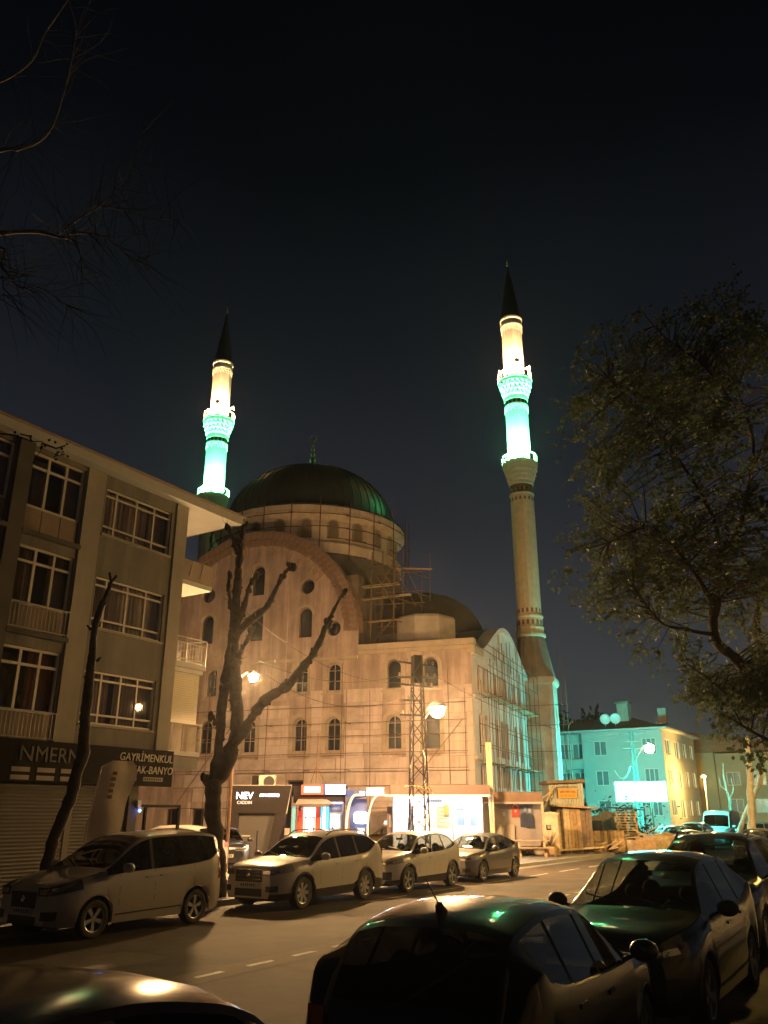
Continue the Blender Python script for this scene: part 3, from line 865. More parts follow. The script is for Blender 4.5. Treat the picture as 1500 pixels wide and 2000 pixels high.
# side wall (towards the right), turned a little, with the big ogee gable
SL = 13.74
sa = math.atan2(13.7, 1.0)
STM = Matrix.Rotation(sa, 4, 'Z')
def ST(p): return STM @ Vector(p)
def ogee(t):   # gable outline over t = 0..1
    return 2.35*math.sin(math.pi*t)**1.35
g_out = [(0,0),(SL,0),(SL,11.4)]
for i in range(24,-1,-1):
    q = i/24; g_out.append((1.6+q*(SL-1.65), 11.45+ogee(q)))
g_out += [(1.5,11.40),(0,11.40)]
S_UP = [(t,8.95,.78,1.55) for t in (1.5,2.75,5.2,6.5,7.8,10.2,11.6)]
S_LO = [(t,5.35,.82,2.3) for t in (1.5,2.75,5.2,6.5,7.8,10.2,11.6)]
S_BA = [(t,3.55,.82,1.25) for t in (1.5,5.2,6.5,7.8,10.2,11.6)]
S_GA = [(t,z,.55,.95) for t,z in ((5.3,11.35),(6.6,11.55),(7.9,11.5),(6.6,12.55),(9.6,10.9))]
b = MB(ST); b.wall(g_out, [arch_poly(*w) for w in S_UP+S_LO+S_BA+S_GA], .35); b.build('side_wall', M['stone_c'], mos)
for w in S_UP+S_LO+S_BA+S_GA:
    f = MB(ST); cx, z0, ww, h = w; y = .2
    f.box2((cx-.02,y,z0),(cx+.02,y+.04,z0+h-.05)); f.box2((cx-ww/2,y+.002,z0+h*.5-.02),(cx+ww/2,y+.042,z0+h*.5+.02))
    wo = f.build('window', wf_pale, mos)
    g = MB(ST); p_ = arch_poly(*w); g.add([(a,y+.08,c) for a,c in p_], [tuple(range(len(p_)))]); g.build('pane', M['dark_glass'], wo)
# thick rim of the gable and floor bands
gr = MB(ST); rim = [(1.6+q/24*(SL-1.65), 11.47+ogee(q/24)) for q in range(25)]
vs = [(a,-.28,c) for a,c in rim]+[(a,-.28,c-.30) for a,c in rim]+[(a,.6,c) for a,c in rim]+[(a,.0,c-.30) for a,c in rim]
gr.add(vs, [f for i in range(24) for f in ((i,i+25,i+26,i+1)[::-1],(i,i+1,i+51,i+50)[::-1],(i+25,i+75,i+76,i+26)[::-1])]); gr.build('gable_rim', M['stone_c'], mos)
for z in (8.35,4.95,3.0,10.85): MB(ST).box2((0.05,-.12,z),(SL-.05,.01,z+.2)).build('string_course', M['stone_c'], mos)
MB(ST).box2((-.02,-.20,11.0),(1.9,.4,11.40)).build('cornice', M['trim_stone'], mos)
roofg = MB(ST); roofg.add([(a,.02,c-.02) for a,c in rim]+[(a,6.5,c-.02) for a,c in rim], [(i,i+1,i+26,i+25) for i in range(24)]); roofg.build('gable_roof', M['lead'], mos, 60)

# ---------------------------------------------------------------- minarets
def minaret(lx, ly, label):
    P0 = MOS @ Vector((lx, ly, 0))
    t = thing('minaret', label, 'minaret', P0, MROT, 'minarets of the mosque')
    BX = .22
    blk = MB()
    blk.wall(rect(BX-1.32,0,BX+1.32,11.0), [arch_poly(BX-.02,8.0,1.35,2.0), arch_poly(BX,5.0,.8,1.6)], .14, y=-1.32)
    blk.add([(BX+1.32,-1.32,0),(BX+1.32,1.32,0),(BX+1.32,1.32,11),(BX+1.32,-1.32,11),(BX-1.32,1.32,0),(BX-1.32,1.32,11),(BX-1.32,-1.32,0),(BX-1.32,-1.32,11)], [(0,1,2,3),(1,4,5,2),(4,6,7,5)])
    blk.box2((BX-1.25,-1.18,.1),(BX+1.25,1.25,10.9))
    blk.build('base_block', M['conc_pale'], t)
    cr_ = MB().prism([(BX-1.36,11.0),(BX+1.36,11.0),(BX+1.5,11.2),(BX+1.5,11.48),(BX-1.5,11.48),(BX-1.5,11.2)], -1.48, 1.48).build('cornice', M['trim_stone'], t)
    MB().box2((BX-1.36,-1.37,7.45),(BX+1.36,-1.322,7.65)).build('string_course', M['trim_stone'], t)
    for x in (BX-1.18,BX+1.18): MB().box2((x-.16,-1.40,0),(x+.16,-1.323,10.98)).build('pilaster', M['conc_pale'], t)
    put('lattice', lattice_me, t, (BX,-1.14,5.02), (0,0,0), (.95,1.4,1.12))
    tr = MB(); n1 = [(BX+1.42*math.cos(a)*(1/max(abs(math.cos(a)),abs(math.sin(a)))),1.42*math.sin(a)*(1/max(abs(math.cos(a)),abs(math.sin(a)))),11.49) for a in [2*math.pi*(k+.5)/16 for k in range(16)]]
    n2 = [(1.02*math.cos(2*math.pi*(k+.5)/16),1.02*math.sin(2*math.pi*(k+.5)/16),14.75) for k in range(16)]
    tr.add(n1+n2, [(k,(k+1)%16,(k+1)%16+16,k+16) for k in range(16)]); tr.build('transition', M['concrete'], t)
    RS = .94
    MB().lathe([(1.04,14.6),(1.16,14.68),(1.16,14.86),(1.02,14.95),(1.02,15.25),(1.05,15.3),(1.05,15.42),(.98,15.5),(.98,16.1),(1.04,16.16),(1.04,16.3),(RS,16.4),(RS,26.2),(1.0,26.26),(1.0,26.36),(.93,26.42)], 16, a0=R(11)).build('shaft', M['minaret'], t)
    def niche_ring(z, r, n, w, h, m_):
        me = MB().prism(arch_poly(0,0,w,h,6), -.02, .02).mesh('niche', M[m_])
        for k in range(n):
            a = 2*math.pi*k/n
            put('niche', me, t, (r*math.cos(a), r*math.sin(a), z), (0,0,a+math.pi/2))
    niche_ring(15.56, .965, 16, .2, .38, 'minaret_panel'); niche_ring(16.5,.925,16,.16,.34,'minaret_panel')
    niche_ring(26.52, .915, 16, .2, .32, 'minaret_panel'); niche_ring(25.7,.925,16,.16,.3,'minaret_panel')
    def balcony(z0, m_, band_m):
        # stalactite corbel in steps, floor and balustrade
        pr = [(.93,z0-1.85),(1.0,z0-1.80),(1.01,z0-1.55),(1.08,z0-1.42),(1.10,z0-1.2),(1.19,z0-1.02),(1.21,z0-.85),(1.31,z0-.62),(1.33,z0-.45),(1.41,z0-.26),(1.43,z0-.02),(1.46,z0),(.9,z0+.01)]
        MB().lathe(pr, 16, a0=R(11)).build('balcony', M[m_], t)
        cm = MB().prism([(-.09,-.12),(.09,-.12),(.0,-.30)], -.05,.06).mesh('corbel_drop', M[m_])
        for rr, zz, nn in ((1.09,z0-1.10,20),(1.20,z0-.74,20),(1.32,z0-.35,20)):
            for k in range(nn):
                a = 2*math.pi*(k+.5*(zz>z0-.8))/nn
                if -2.9 < math.atan2(math.sin(a), math.cos(a)) < .3:
                    put('corbel_drop', cm, t, (rr*math.cos(a), rr*math.sin(a), zz), (0,0,a+math.pi/2))
        bal = MB(); bal2 = MB(); nseg = 16
        for k in range(nseg):
            a = 2*math.pi*k/nseg; c = 2*math.pi*(k+1)/nseg
            pa = Vector((1.40*math.cos(a),1.40*math.sin(a),0)); pb = Vector((1.40*math.cos(c),1.40*math.sin(c),0))
            bal.beam(pa+Vector((0,0,z0+.78)), pb+Vector((0,0,z0+.78)), .10,.08)
            bal2.beam(pa+Vector((0,0,z0+.10)), pb+Vector((0,0,z0+.10)), .10,.14)
        bo = bal.build('balustrade', M[m_], t); bal2.build('bottom_rail', M[m_], bo)
        pm = MB().box2((-.05,-.05,z0+.02),(.05,.05,z0+.84)).mesh('baluster', M[m_])
        for k in range(nseg):
            a = 2*math.pi*k/nseg; put('baluster', pm, bo, (1.40*math.cos(a),1.40*math.sin(a),0), (0,0,a))
    balcony(28.93, 'minaret', None)
    MB().lathe([(.93,28.94),(.93,34.2),(1.0,34.26),(1.0,34.36),(.94,34.4),(.94,34.75),(1.0,34.8),(1.0,34.86),(.93,34.9)], 16, a0=R(11)).build('shaft', M['minaret_white'], t)
    green = mat('minaret_green', (.02,.16,.09), .6, var=.1) if 'minaret_green' not in bpy.data.materials else bpy.data.materials['minaret_green']
    bm = MB().prism([(-.13,0),(.13,0),(.13,.3),(-.13,.3)], -.012,.012).mesh('band_panel', green)
    for k in range(16):
        a = R(11)+2*math.pi*(k+.5)/16; put('band_panel', bm, t, (.935*math.cos(a),.935*math.sin(a),34.43),(0,0,a+math.pi/2))
    def frieze(z, r):
        fz = MB()
        for k in range(20):
            a = 2*math.pi*k/20
            pts = []
            for i in range(7):
                aa = a+(i/6)*2*math.pi/20*1.0; pts.append((r*math.cos(aa), r*math.sin(aa), z-.02-.30*abs(2*i/6-1)**1.5*1.0+.0))
            fz.path(pts, .028, 5)
            aa = a; fz.ball((r*math.cos(aa), r*math.sin(aa), z-.36), .04, 6, 4)
        fz.build('frieze', M['minaret_white'], t)
    frieze(34.15, .965)
    balcony(36.68, 'minaret_white', None)
    MB().lathe([(.87,36.69),(.87,42.0),(.95,42.06),(.95,42.18),(.88,42.22),(.88,42.62),(.97,42.7),(.97,42.88),(.9,42.95)], 16, a0=R(11)).build('shaft', M['minaret_white'], t)
    frieze(41.95, .905)
    MB().lathe([(.98,42.9),(.88,43.05),(.62,45.0),(.05,48.55),(.03,48.6)], 24).build('cone', M['cone'], t, 40)
    f = MB(); f.path([(0,0,48.4),(0,0,49.4)], .03, 6)
    for zz, rr in ((48.75,.13),(49.0,.10),(49.2,.07)): f.ball((0,0,zz), rr, 10, 7)
    f.build('finial', M['brass'], t, 50)
    # loudspeaker horns on the upper shaft
    for a in (R(15), R(165), R(-70), R(95)):
        hn = MB(lambda p, a=a: Matrix.Rotation(a,4,'Z') @ Vector(p))
        hn.path([(.86,0,38.1),(1.05,0,38.12)], .05, 8); hn.path([(1.05,0,38.12),(1.20,0,38.13),(1.36,0,38.14)], [.06,.10,.22], 12)
        hn.build('loudspeaker', M['minaret_white'], t, 40)
    # floodlights standing on the two balconies
    fl = MB().box2((-.10,-.06,0),(.10,.06,.14)).mesh('floodlight', M['black_plastic'])
    for k in range(6):
        a = 2*math.pi*(k+.3)/6
        for z, pw, cl in ((28.95,P_GREEN,LEDGREEN),(36.70,P_WARM,(1.0,.60,.27))):
            put('floodlight', fl, t, (1.27*math.cos(a),1.27*math.sin(a),z), (0,0,a+math.pi/2))
            flood_light('floodlight_lamp', (1.27*math.cos(a),1.27*math.sin(a),z+.26), (-.16*math.cos(a),-.16*math.sin(a),1), pw, cl, .07, R(118), t)
            lamp_light('floodlight_spill', (1.24*math.cos(a),1.24*math.sin(a),z+.30), pw*(.016 if z < 30 else .03), cl, .07, t)
    return t
minaret(1.453, 15.19, 'nearer minaret with two lit balconies rising from the gabled right end of the mosque')
minaret(-26.3, 14.01, 'farther minaret lit green and white, showing above the apartment roof left of the dome')

# ---------------------------------------------------------------- scaffolding on the mosque
def scaffold(name, label, T0, rot, segs, rad=.024, planks=(), m_='pole', grp='scaffolding on the mosque'):
    t = thing(name, label, 'scaffolding', T0, rot, grp)
    meshes = {}
    for p, q in segs:
        p = Vector(p); q = Vector(q)
        MB().path([p,q], rad, 6).build('pole', M[m_], t)
    for p, q, w in planks:
        MB().beam(p, q, w, .05).build('plank', M['timber_pale'], t)
    return t
segs = []
for k,x in enumerate([-18.6,-16.5,-14.9,-12.6,-10.0,-7.75,-7.45,-5.9,-3.6,-1.25,-.35]):
    segs.append(((x,-.95,.13),(x+.08*rnd.uniform(-1,1),-.95,[8.6,9.2,8.2,8.3,8.9,10.6,9.0,8.9,8.4,9.9,8.8][k])))
for z in (2.35,3.55,4.45,5.35,6.35,7.1,8.05): segs.append(((-18.7,-.93,z+.04*rnd.uniform(-1,1)),(-.2,-.93,z+.04*rnd.uniform(-1,1))))
for x in (-16.5,-12.6,-10.0,-7.45,-3.6):
    for z in (4.45,7.1): segs.append(((x,-1.1,z),(x,0,z)))
segs.append(((-18.5,-.97,2.4),(-14.9,-.97,7.1))); segs.append(((-3.6,-.97,3.5),(-.4,-.97,7.1)))
scaffold('scaffolding', 'thin pole scaffolding across the stone clad lower front of the mosque', C0, MROT, segs, .02)
segs = []
for a in [-178,-160,-142,-124,-106,-92,-77,-62,-46,-31,-15,2,18]:
    an = R(a); rr = 7.62
    x, y = XC+rr*math.cos(an), DCY+rr*math.sin(an)
    segs.append(((x,y,18.3 if a < -30 else 15.5),(x+.05,y,22.5+.35*rnd.random() if a < -20 else 23.4)))
aa = [-178+10*i for i in range(20)]
for z in (21.55,20.55,19.75):
    for i in range(len(aa)-1):
        if z < 20 and rnd.random() < .3: continue
        p = [(XC+7.64*math.cos(R(q)), DCY+7.64*math.sin(R(q)), z+.06*rnd.uniform(-1,1)) for q in (aa[i],aa[i+1]+2)]
        segs.append((p[0],p[1]))
scaffold('scaffolding', 'pole scaffolding ringing the windowed drum under the dark dome', C0, MROT, segs, .035)
segs = []; pl = []
X1, Y1 = -6.35, 1.6
for x,y,z1 in ((-6.75,1.4,18.2),(-5.3,1.6,17.6),(-6.6,3.2,18.8),(-5.2,3.4,18.9),(-4.4,5.0,17.6),(-4.0,5.8,19.2)): segs.append(((x,y,11.75),(x+.1,y,z1)))
for z in (13.6,15.1,15.9,17.2):
    segs.append(((-7.3,1.5,z),(-4.9,1.7,z+.1))); segs.append(((-5.3,1.4,z),(-4.0,5.6,z+.1))); segs.append(((-7.0,3.2,z),(-3.7,3.5,z)))
for p,q in (((-6.9,1.45,11.9),(-5.4,1.6,13.6)),((-6.7,1.45,17.9),(-5.4,1.6,16.0)),((-5.4,1.5,17.6),(-4.6,4.5,15.1)),((-6.4,1.4,16.6),(-5.1,1.6,14.4)),((-5.3,1.6,17.3),(-6.1,1.5,15.9)),((-5.2,3.4,18.0),(-4.2,5.0,15.4))): segs.append((p,q))
pl += [((-7.4,1.75,15.95),(-5.0,1.95,16.05),.5),((-7.5,1.75,15.12),(-4.2,1.95,15.28),.4),((-7.0,1.75,13.62),(-4.9,1.9,13.7),.4),((-5.4,2.6,17.3),(-3.4,4.2,17.5),.3)]
scaffold('scaffolding', 'timber and pole scaffolding tower on the roof right of the big arch', C0, MROT, segs, .035, pl, 'timber_dark')
segs = []
for t_ in [.5,2.1,3.5,3.9,5.6,7.2,7.6,8.9,10.6,12.3,13.6]:
    top = 11.2+ (2.2*math.sin(math.pi*min(1,max(0,(t_-1.6)/12.1)))**1.35) + rnd.uniform(-.8,.7)
    for y in (-.95,-.35): segs.append((ST((t_,y,.13)), ST((t_+.05,y,top-(0 if y < -.5 else 1.2)))))
for z in (2.6,4.75,5.7,6.9,8.6,10.2,11.4):
    for y in (-.93,-.33): segs.append((ST((.2,y,z)), ST((13.9,y,z+.05*rnd.uniform(-1,1)))))
for t_ in (2.1,5.6,8.9,12.3):
    for z in (4.75,8.6): segs.append((ST((t_,-1.2,z)), ST((t_,0,z))))
pl = [(tuple(ST((.6,-.64,4.80))), tuple(ST((13.6,-.64,4.80))), .45),(tuple(ST((.6,-.64,8.65))), tuple(ST((13.6,-.64,8.65))), .45)]
scaffold('scaffolding', 'dense pole scaffolding along the green lit gabled side of the mosque', C0, MROT, segs, .024, pl)
# slim poles round the minaret block
segs = []
for x,y in ((3.6,13.5),(3.75,15.4),(3.2,13.4),(.75,13.3)):
    segs.append(((x,y,.13),(x,y,13.6 if x > 3.3 else 9.0)))
for z in (3.6,6.2,8.0,9.4): segs.append(((.6,13.45,z),(4.1,13.45,z)))
scaffold('scaffolding', 'slim poles standing round the square stone base of the nearer minaret', C0, MROT, segs, .022)

# ================================================================ ROW OF CABINS, CASH MACHINES AND KIOSK IN FRONT OF THE MOSQUE
PZ = .13
def XU(u, Y, v=1600): return pix(u, v, Y).x
def ZV(v, Y, u=750): return pix(u, v, Y).z
def local(t):
    base = Vector(t.location)
    return lambda p: Vector(p) - base
M['cabin'] = mat('cabin', (.022,.017,.017), .8, var=.12, scale=3, spec=.2)
M['cabin_shutter'] = mat('cabin_shutter', (.065,.058,.055), .8, var=.06)
M['kiosk_white'] = mat('kiosk_white', (.72,.72,.72), .5, var=.04)
M['kiosk_brown'] = mat('kiosk_brown', (.13,.085,.075), .6, var=.12)
M['atm_red'] = mat('atm_red', (.62,.07,.04), .35, var=.05)
M['atm_blue'] = mat('atm_blue', (.03,.06,.30), .35, var=.05)
M['atm_navy'] = mat('atm_navy', (.07,.08,.16), .4, var=.06)
M['atm_steel'] = mat('atm_steel', (.45,.46,.48), .35, metal=.5, var=.05)
M['atm_lilac'] = mat('atm_lilac', (.50,.47,.56), .4, var=.04)
M['awning'] = mat('awning', (.33,.27,.25), .8, var=.06)
E_white = emis('lit_white', (.86,.92,1.0), 7)
E_letter = emis('lit_letter', (.80,.90,1.0), 6)
E_letter2 = emis('lit_letter_dim', (.45,.55,.8), .45)
E_redsign = emis('lit_redsign', (1.0,.10,.05), 1.3, (.5,.05,.03))
E_cyan = emis('lit_cyan', (.02,.55,.95), 1.6, (.05,.3,.5))
E_cyan_hot = emis('lit_cyan_hot', (.25,.85,1.0), 2.4)
E_blue = emis('lit_blue', (.03,.20,1.0), 2.2)
E_screen = emis('lit_screen', (.70,.88,1.0), 3.4)
E_tube = emis('lit_tube', (.86,.92,1.0), 60)

# black cabin with slanted front frame
Y = 40.0
t = thing('cabin', 'black cabin with slanted front frame and lit white lettering beside the red cash machine', 'cabin', (XU(510,Y),Y,PZ))
T = local(t)
zt = ZV(1535,Y); xl, xr = XU(455,Y,1535), XU(572,Y,1535)
yl, yr = XU(449,Y,1655), XU(538,Y,1655)
sl = lambda u,v: (XU(u,Y,v), ZV(v,Y))
op = [sl(470,1588), (XU(465,Y,1655), PZ), (XU(523,Y,1655), PZ), sl(540,1588)]
outer_ = [(yl,PZ+.01),(yr,PZ+.01),(xr,zt),(xl,zt)]
op2 = [(XU(465,Y,1655),PZ+.08),(XU(523,Y,1655),PZ+.08),sl(540,1588),sl(470,1588)]
b = MB(T); b.wall(outer_, [op2], .25, y=Y-.5)
n4 = 4; vs = [(a,Y-.5,c) for a,c in outer_]+[(a,Y+.3,c) for a,c in outer_]
b.add(vs, [(i,i+4,(i+1)%4+4,(i+1)%4) for i in range(4)]); b.build('front_frame', M['cabin'], t)
b = MB(T); b.add([(a,Y-.30,c) for a,c in op2], [(0,1,2,3)]); b.build('roller_door', M['cabin_shutter'], t)
MB(T).box2((xl+.05,Y+.3,PZ),(xr-.35,Y+3.0,zt-.15)).build('body', M['cabin'], t)
MB(T).path([(xl,Y-.51,zt+.01),(xr,Y-.51,zt+.01),((xr+yr)/2+.15,Y-.51,zt-1.2)], .022, 6).build('edge_trim', M['railmetal'], t)
cx = XU(482,Y,1555)
text('lettering', 'NEV', .42, E_letter, t, T((XU(481,Y,1555),Y-.515,ZV(1555,Y))), sx=1.0)
text('lettering', 'CADDIN', .19, E_letter2, t, T((XU(481,Y,1567),Y-.515,ZV(1568,Y))), sx=.92)
text('lettering', 'ATM NOKTASI', .19, E_letter, t, T((XU(529,Y,1554),Y-.515,ZV(1554,Y))), sx=.72)
MB(T).box2((XU(561,Y,1617)-.1,Y-.2,1.15),(XU(561,Y,1617)+.13,Y-.12,1.45)).build('notice_plate', M['sticker'], t)
MB(T).box2((XU(570,Y)-.02,Y+.1,PZ),(XU(575,Y)+.02,Y+.2,ZV(1575,Y))).build('light_strip', emis('lit_teal', (.04,.35,.45), .55, (.1,.3,.35)), t)
# air conditioner and its bracket on the cabin roof
ac = thing('air_conditioner', 'air conditioner outdoor unit with round fan on top of the black cabin', 'air conditioner', (XU(519,Y+.8),Y+.8,zt-.12))
b = MB(); b.box2((-.38,-.18,.02),(.38,.18,.62)); b.build('case', M['pvc'], ac)
fb = MB(); fb.T = lambda p: Vector((p[0]+.10, -.185-p[2], p[1]+.32)); fb.lathe([(.001,.0),(.24,.0),(.26,.02),(.26,.0)], 20); fb.build('fan_grille', M['black_plastic'], ac)
MB().box2((-.72,-.12,.02),(-.46,.12,.60)).build('duct', M['cabin'], ac)

# cash machines
Y = 41.0
ag = 'cash machines in a row under lit signs'
def atm(name, label, u0, u1):
    return thing(name, label, 'cash machine', (XU((u0+u1)/2,Y),Y,PZ), 0, ag)
def screen_unit(t, T, x0, x1, z0, z1, y):
    MB(T).box2((x0,y-.06,z0),(x1,y,z1)).build('fascia', M['atm_steel'], t)
    MB(T).box2((x0+.07,y-.075,z0+(z1-z0)*.45),(x1-.07,y-.061,z1-.08)).build('screen', E_screen, t)
    MB(T).add([(x0+.08,y-.07,z0+.28),(x1-.08,y-.07,z0+.28),(x1-.08,y-.28,z0+.16),(x0+.08,y-.28,z0+.16)], [(0,3,2,1)]).build('keypad', M['atm_navy'], t)
    MB(T).prism([(x0+.10,z0+.2),(x0+.26,z0+.2),(x0+.20,z0+.62),(x0+.13,z0+.62)], y-.30, y-.07).build('privacy_wing', M['atm_navy'], t)
# red
t = atm('cash_machine', 'cash machine in a red frame under a red lit sign and grey awning', 581, 626); T = local(t)
x0, x1 = XU(581,Y), XU(626,Y); zt = ZV(1534,Y)
b = MB(T); b.box2((x0,Y,PZ),(x0+.24,Y+.8,ZV(1576,Y))); b.box2((x1-.24,Y,PZ),(x1,Y+.8,ZV(1576,Y))); b.box2((x0+.24,Y+.5,PZ),(x1-.24,Y+.8,ZV(1576,Y))); b.build('body', M['atm_red'], t)
MB(T).box2((x0+.25,Y+.42,1.1),(x1-.25,Y+.495,ZV(1577,Y))).build('lit_panel', emis('lit_panel', (1.0,.97,.90), 1.5), t)
screen_unit(t, T, x0+.3, x1-.3, PZ+.6, 1.95, Y+.38)
MB(T).box2((XU(571,Y),Y+.1,2.55),(XU(676,Y),Y+.85,zt-.03)).build('header', M['cabin'], t)
s0, s1 = XU(587,Y), XU(630,Y)
so = MB(T).box2((s0,Y-.12,ZV(1552,Y)),(s1,Y+.09,zt+.02)).build('sign_box', E_redsign, t)
MB(T).box2((s0+.14,Y-.135,ZV(1551,Y)+.07),(s1-.14,Y-.121,zt-.06)).build('sign_light', emis('lit_pinkwhite', (1.0,.80,.76), 3.2), so)
b = MB(T); b.add([(x0-.02,Y+.1,ZV(1562,Y)),(x1+.25,Y+.1,ZV(1562,Y)),(x1+.75,Y-1.1,ZV(1573,Y)),(x0-.02,Y-1.1,ZV(1568,Y)-.1)], [(0,1,2,3)]); b.add([(x0-.02,Y+.1,ZV(1562,Y)+.03),(x1+.25,Y+.1,ZV(1562,Y)+.03),(x1+.75,Y-1.1,ZV(1573,Y)+.03),(x0-.02,Y-1.1,ZV(1568,Y)-.07)], [(3,2,1,0)]); b.build('awning', M['awning'], t)
b = MB(T); b.ball((x0+.12,Y-.05,2.28), .085, 10, 7); b.box2((x0+.07,Y-.05,2.32),(x0+.17,Y+.02,2.42)); b.build('camera_dome', M['black_plastic'], t)
lamp_light('awning_lamp', T(((x0+x1)/2,Y-.1,ZV(1580,Y))), 26, (1,.95,.88), .12, t)
# cyan and navy
t = atm('cash_machine', 'cash machine with a glowing cyan side panel under a plain white lit sign', 627, 674); T = local(t)
x0, x1 = XU(627,Y), XU(672,Y)
xa, xb = XU(626,Y)+.01, XU(641,Y)
p_ = MB(T).box2((xa,Y-.05,PZ),(xb,Y+.5,ZV(1576,Y))).build('side_panel', E_cyan, t)
MB(T).box2((xa+.10,Y-.062,PZ),(xa+.22,Y-.051,ZV(1576,Y))).build('light_strip', E_cyan_hot, p_)
b = MB(T); b.box2((xb+.01,Y+.3,PZ),(x1,Y+.85,2.54)); b.box2((x1-.12,Y-.05,PZ),(x1,Y+.3,2.54)); b.build('body', M['atm_navy'], t)
screen_unit(t, T, xb+.04, x1-.14, PZ+.75, 2.12, Y+.28)
b = MB(T)
for k in range(5): b.box2(((xb+x1)/2-.22+.085*k,Y+.283,2.25),((xb+x1)/2-.155+.085*k,Y+.299,2.25+(.14 if k in (1,3) else .10)))
b.build('print', M['sticker'], t)
MB(T).box2((x0+.35,Y-.03,2.50),(x1-.05,Y+.05,2.58)).build('light_strip', E_blue, t)
so = MB(T).box2((XU(631,Y),Y-.12,ZV(1552,Y)),(XU(675,Y),Y+.09,zt+.06)).build('sign_box', M['atm_blue'], t)
MB(T).box2((XU(635,Y),Y-.135,ZV(1551,Y)),(XU(674,Y),Y-.121,zt+.03)).build('sign_light', emis('lit_sign', (.86,.92,1.0), 4.5), so)
lamp_light('panel_lamp', T(((xb+x1)/2,Y-.2,2.35)), 8, (.5,.7,1), .1, t)
# arched
t = atm('cash_machine', 'navy cash machine under a curved white arch with an oval light', 675, 722); T = local(t)
def arch_rib(u0, u1, mname, w, name, yy):
    x0, x1 = XU(u0,Y,1640), XU(u1,Y,1540)
    zz0, zz1 = PZ, ZV(1553,Y)
    pts = [(x0,yy,zz0),(x0,yy,zz0+1.2)]
    for i in range(1,10):
        a = math.pi/2*i/9; pts.append((x0+(x1-x0)*.62*(1-math.cos(a)), yy, zz0+1.2+(zz1-zz0-1.2)*math.sin(a)))
    pts.append((x1+.05, yy, zz1))
    b = MB(T); vs = []; n = len(pts)
    for i, q in enumerate(pts):
        d = (Vector(pts[min(n-1,i+1)])-Vector(pts[max(0,i-1)])).normalized(); nn = Vector((-d.z,0,d.x))*w/2
        for s_, dy in ((1,-.28),(1,.28),(-1,.28),(-1,-.28)): vs.append(Vector(q)+nn*s_+Vector((0,dy,0)))
    b.add(vs, [(4*i+k,4*i+(k+1)%4,4*i+4+(k+1)%4,4*i+4+k) for i in range(n-1) for k in range(4)]+[(0,3,2,1),(4*n-4,4*n-3,4*n-2,4*n-1)])
    return b.build(name, M[mname], t)
b = MB(T); b.box2((XU(683,Y),Y+.45,PZ),(XU(716,Y),Y+.9,ZV(1560,Y))); b.build('body', M['atm_navy'], t)
b = MB(T); b.prism([(XU(674,Y),ZV(1573,Y)),(XU(687,Y),ZV(1561,Y)),(XU(714,Y),ZV(1556,Y)),(XU(714,Y),ZV(1541,Y)),(XU(674,Y),ZV(1541,Y))], Y-.05, Y+.8); b.build('header', M['atm_navy'], t)
MB(T).box2((XU(675,Y),Y-.07,ZV(1556,Y)),(XU(691,Y),Y-.051,ZV(1544,Y))).build('logo_panel', M['atm_blue'], t)
MB(T).box2((XU(702,Y),Y-.09,ZV(1553,Y)),(XU(712,Y),Y-.051,ZV(1546,Y))).build('sign_light', E_white, t)
arch_rib(676, 706, 'atm_lilac', .10, 'arch_rib', Y-.1)
arch_rib(718, 752, 'kiosk_white', .07, 'arch_rib', Y-.1)
ov = MB(T); cxo, czo = XU(705,Y), ZV(1597,Y)
poly = [(cxo+.34*math.copysign(abs(math.cos(a))**.5,math.cos(a)), czo+.26*math.copysign(abs(math.sin(a))**.6,math.sin(a))) for a in [2*math.pi*i/24 for i in range(24)]]
ov.prism(poly, Y-.02, Y+.2); ov.build('oval_light', emis('lit_oval', (.80,.90,1.0), 9), t)
screen_unit(t, T, XU(697,Y), XU(713,Y), PZ+.45, 1.45, Y+.42)
so = MB(T).box2((XU(715,Y)+.01,Y-.15,ZV(1554,Y)),(XU(750,Y),Y+.0,ZV(1538,Y))).build('sign_box', M['kiosk_white'], t)
MB(T).box2((XU(717,Y),Y-.165,ZV(1550.5,Y)),(XU(748,Y),Y-.151,ZV(1545,Y))).build('sign_light', E_white, so)
lamp_light('oval_lamp', T((cxo,Y-.25,czo)), 24, (.62,.78,1), .15, t)

# white kiosk
Y = 42.0
t = thing('kiosk', 'bright white kiosk under a dark brown fascia with two glaring lamps', 'kiosk', (XU(855,Y),Y,PZ)); T = local(t)
x0, x1 = XU(768,Y), XU(943,Y); zt = ZV(1534,Y); zf = ZV(1554,Y)
hw_ = [rect(XU(892,Y),ZV(1613,Y),XU(907,Y),ZV(1579,Y)), rect(XU(919,Y),ZV(1614,Y),XU(931,Y),ZV(1578,Y))]
b = MB(T); b.wall(rect(x0,PZ,x1,zf), hw_, .12, y=Y)
b.add([(x1,Y,PZ),(x1,Y+3,PZ),(x1,Y+3,zf),(x1,Y,zf),(x0,Y,PZ),(x0,Y+3,PZ),(x0,Y+3,zf),(x0,Y,zf)], [(0,1,2,3),(5,4,7,6)]); b.build('wall', M['kiosk_white'], t)
b = MB(T); b.box2((XU(762,Y),Y-.9,zf+.03),(XU(955,Y),Y+3.2,zt)); b.build('fascia', M['kiosk_brown'], t)
MB(T).box2((XU(750,Y),Y-.92,zf-.06),(XU(954,Y),Y-.6,zf+.028)).build('trim_strip', M['kiosk_white'], t)
for h in hw_:
    wo = MB(T).box2((h[0][0],Y+.10,h[0][1]),(h[1][0],Y+.13,h[2][1])).build('window', mat('kiosk_pane',(.10,.16,.36),.25,var=.1), t)
    b = MB(T); b.box2((h[0][0]-.05,Y-.02,h[0][1]-.05),(h[0][0],Y+.01,h[2][1]+.05)); b.box2((h[1][0],Y-.02,h[0][1]-.05),(h[1][0]+.05,Y+.01,h[2][1]+.05)); b.build('frame', M['pvc'], wo)
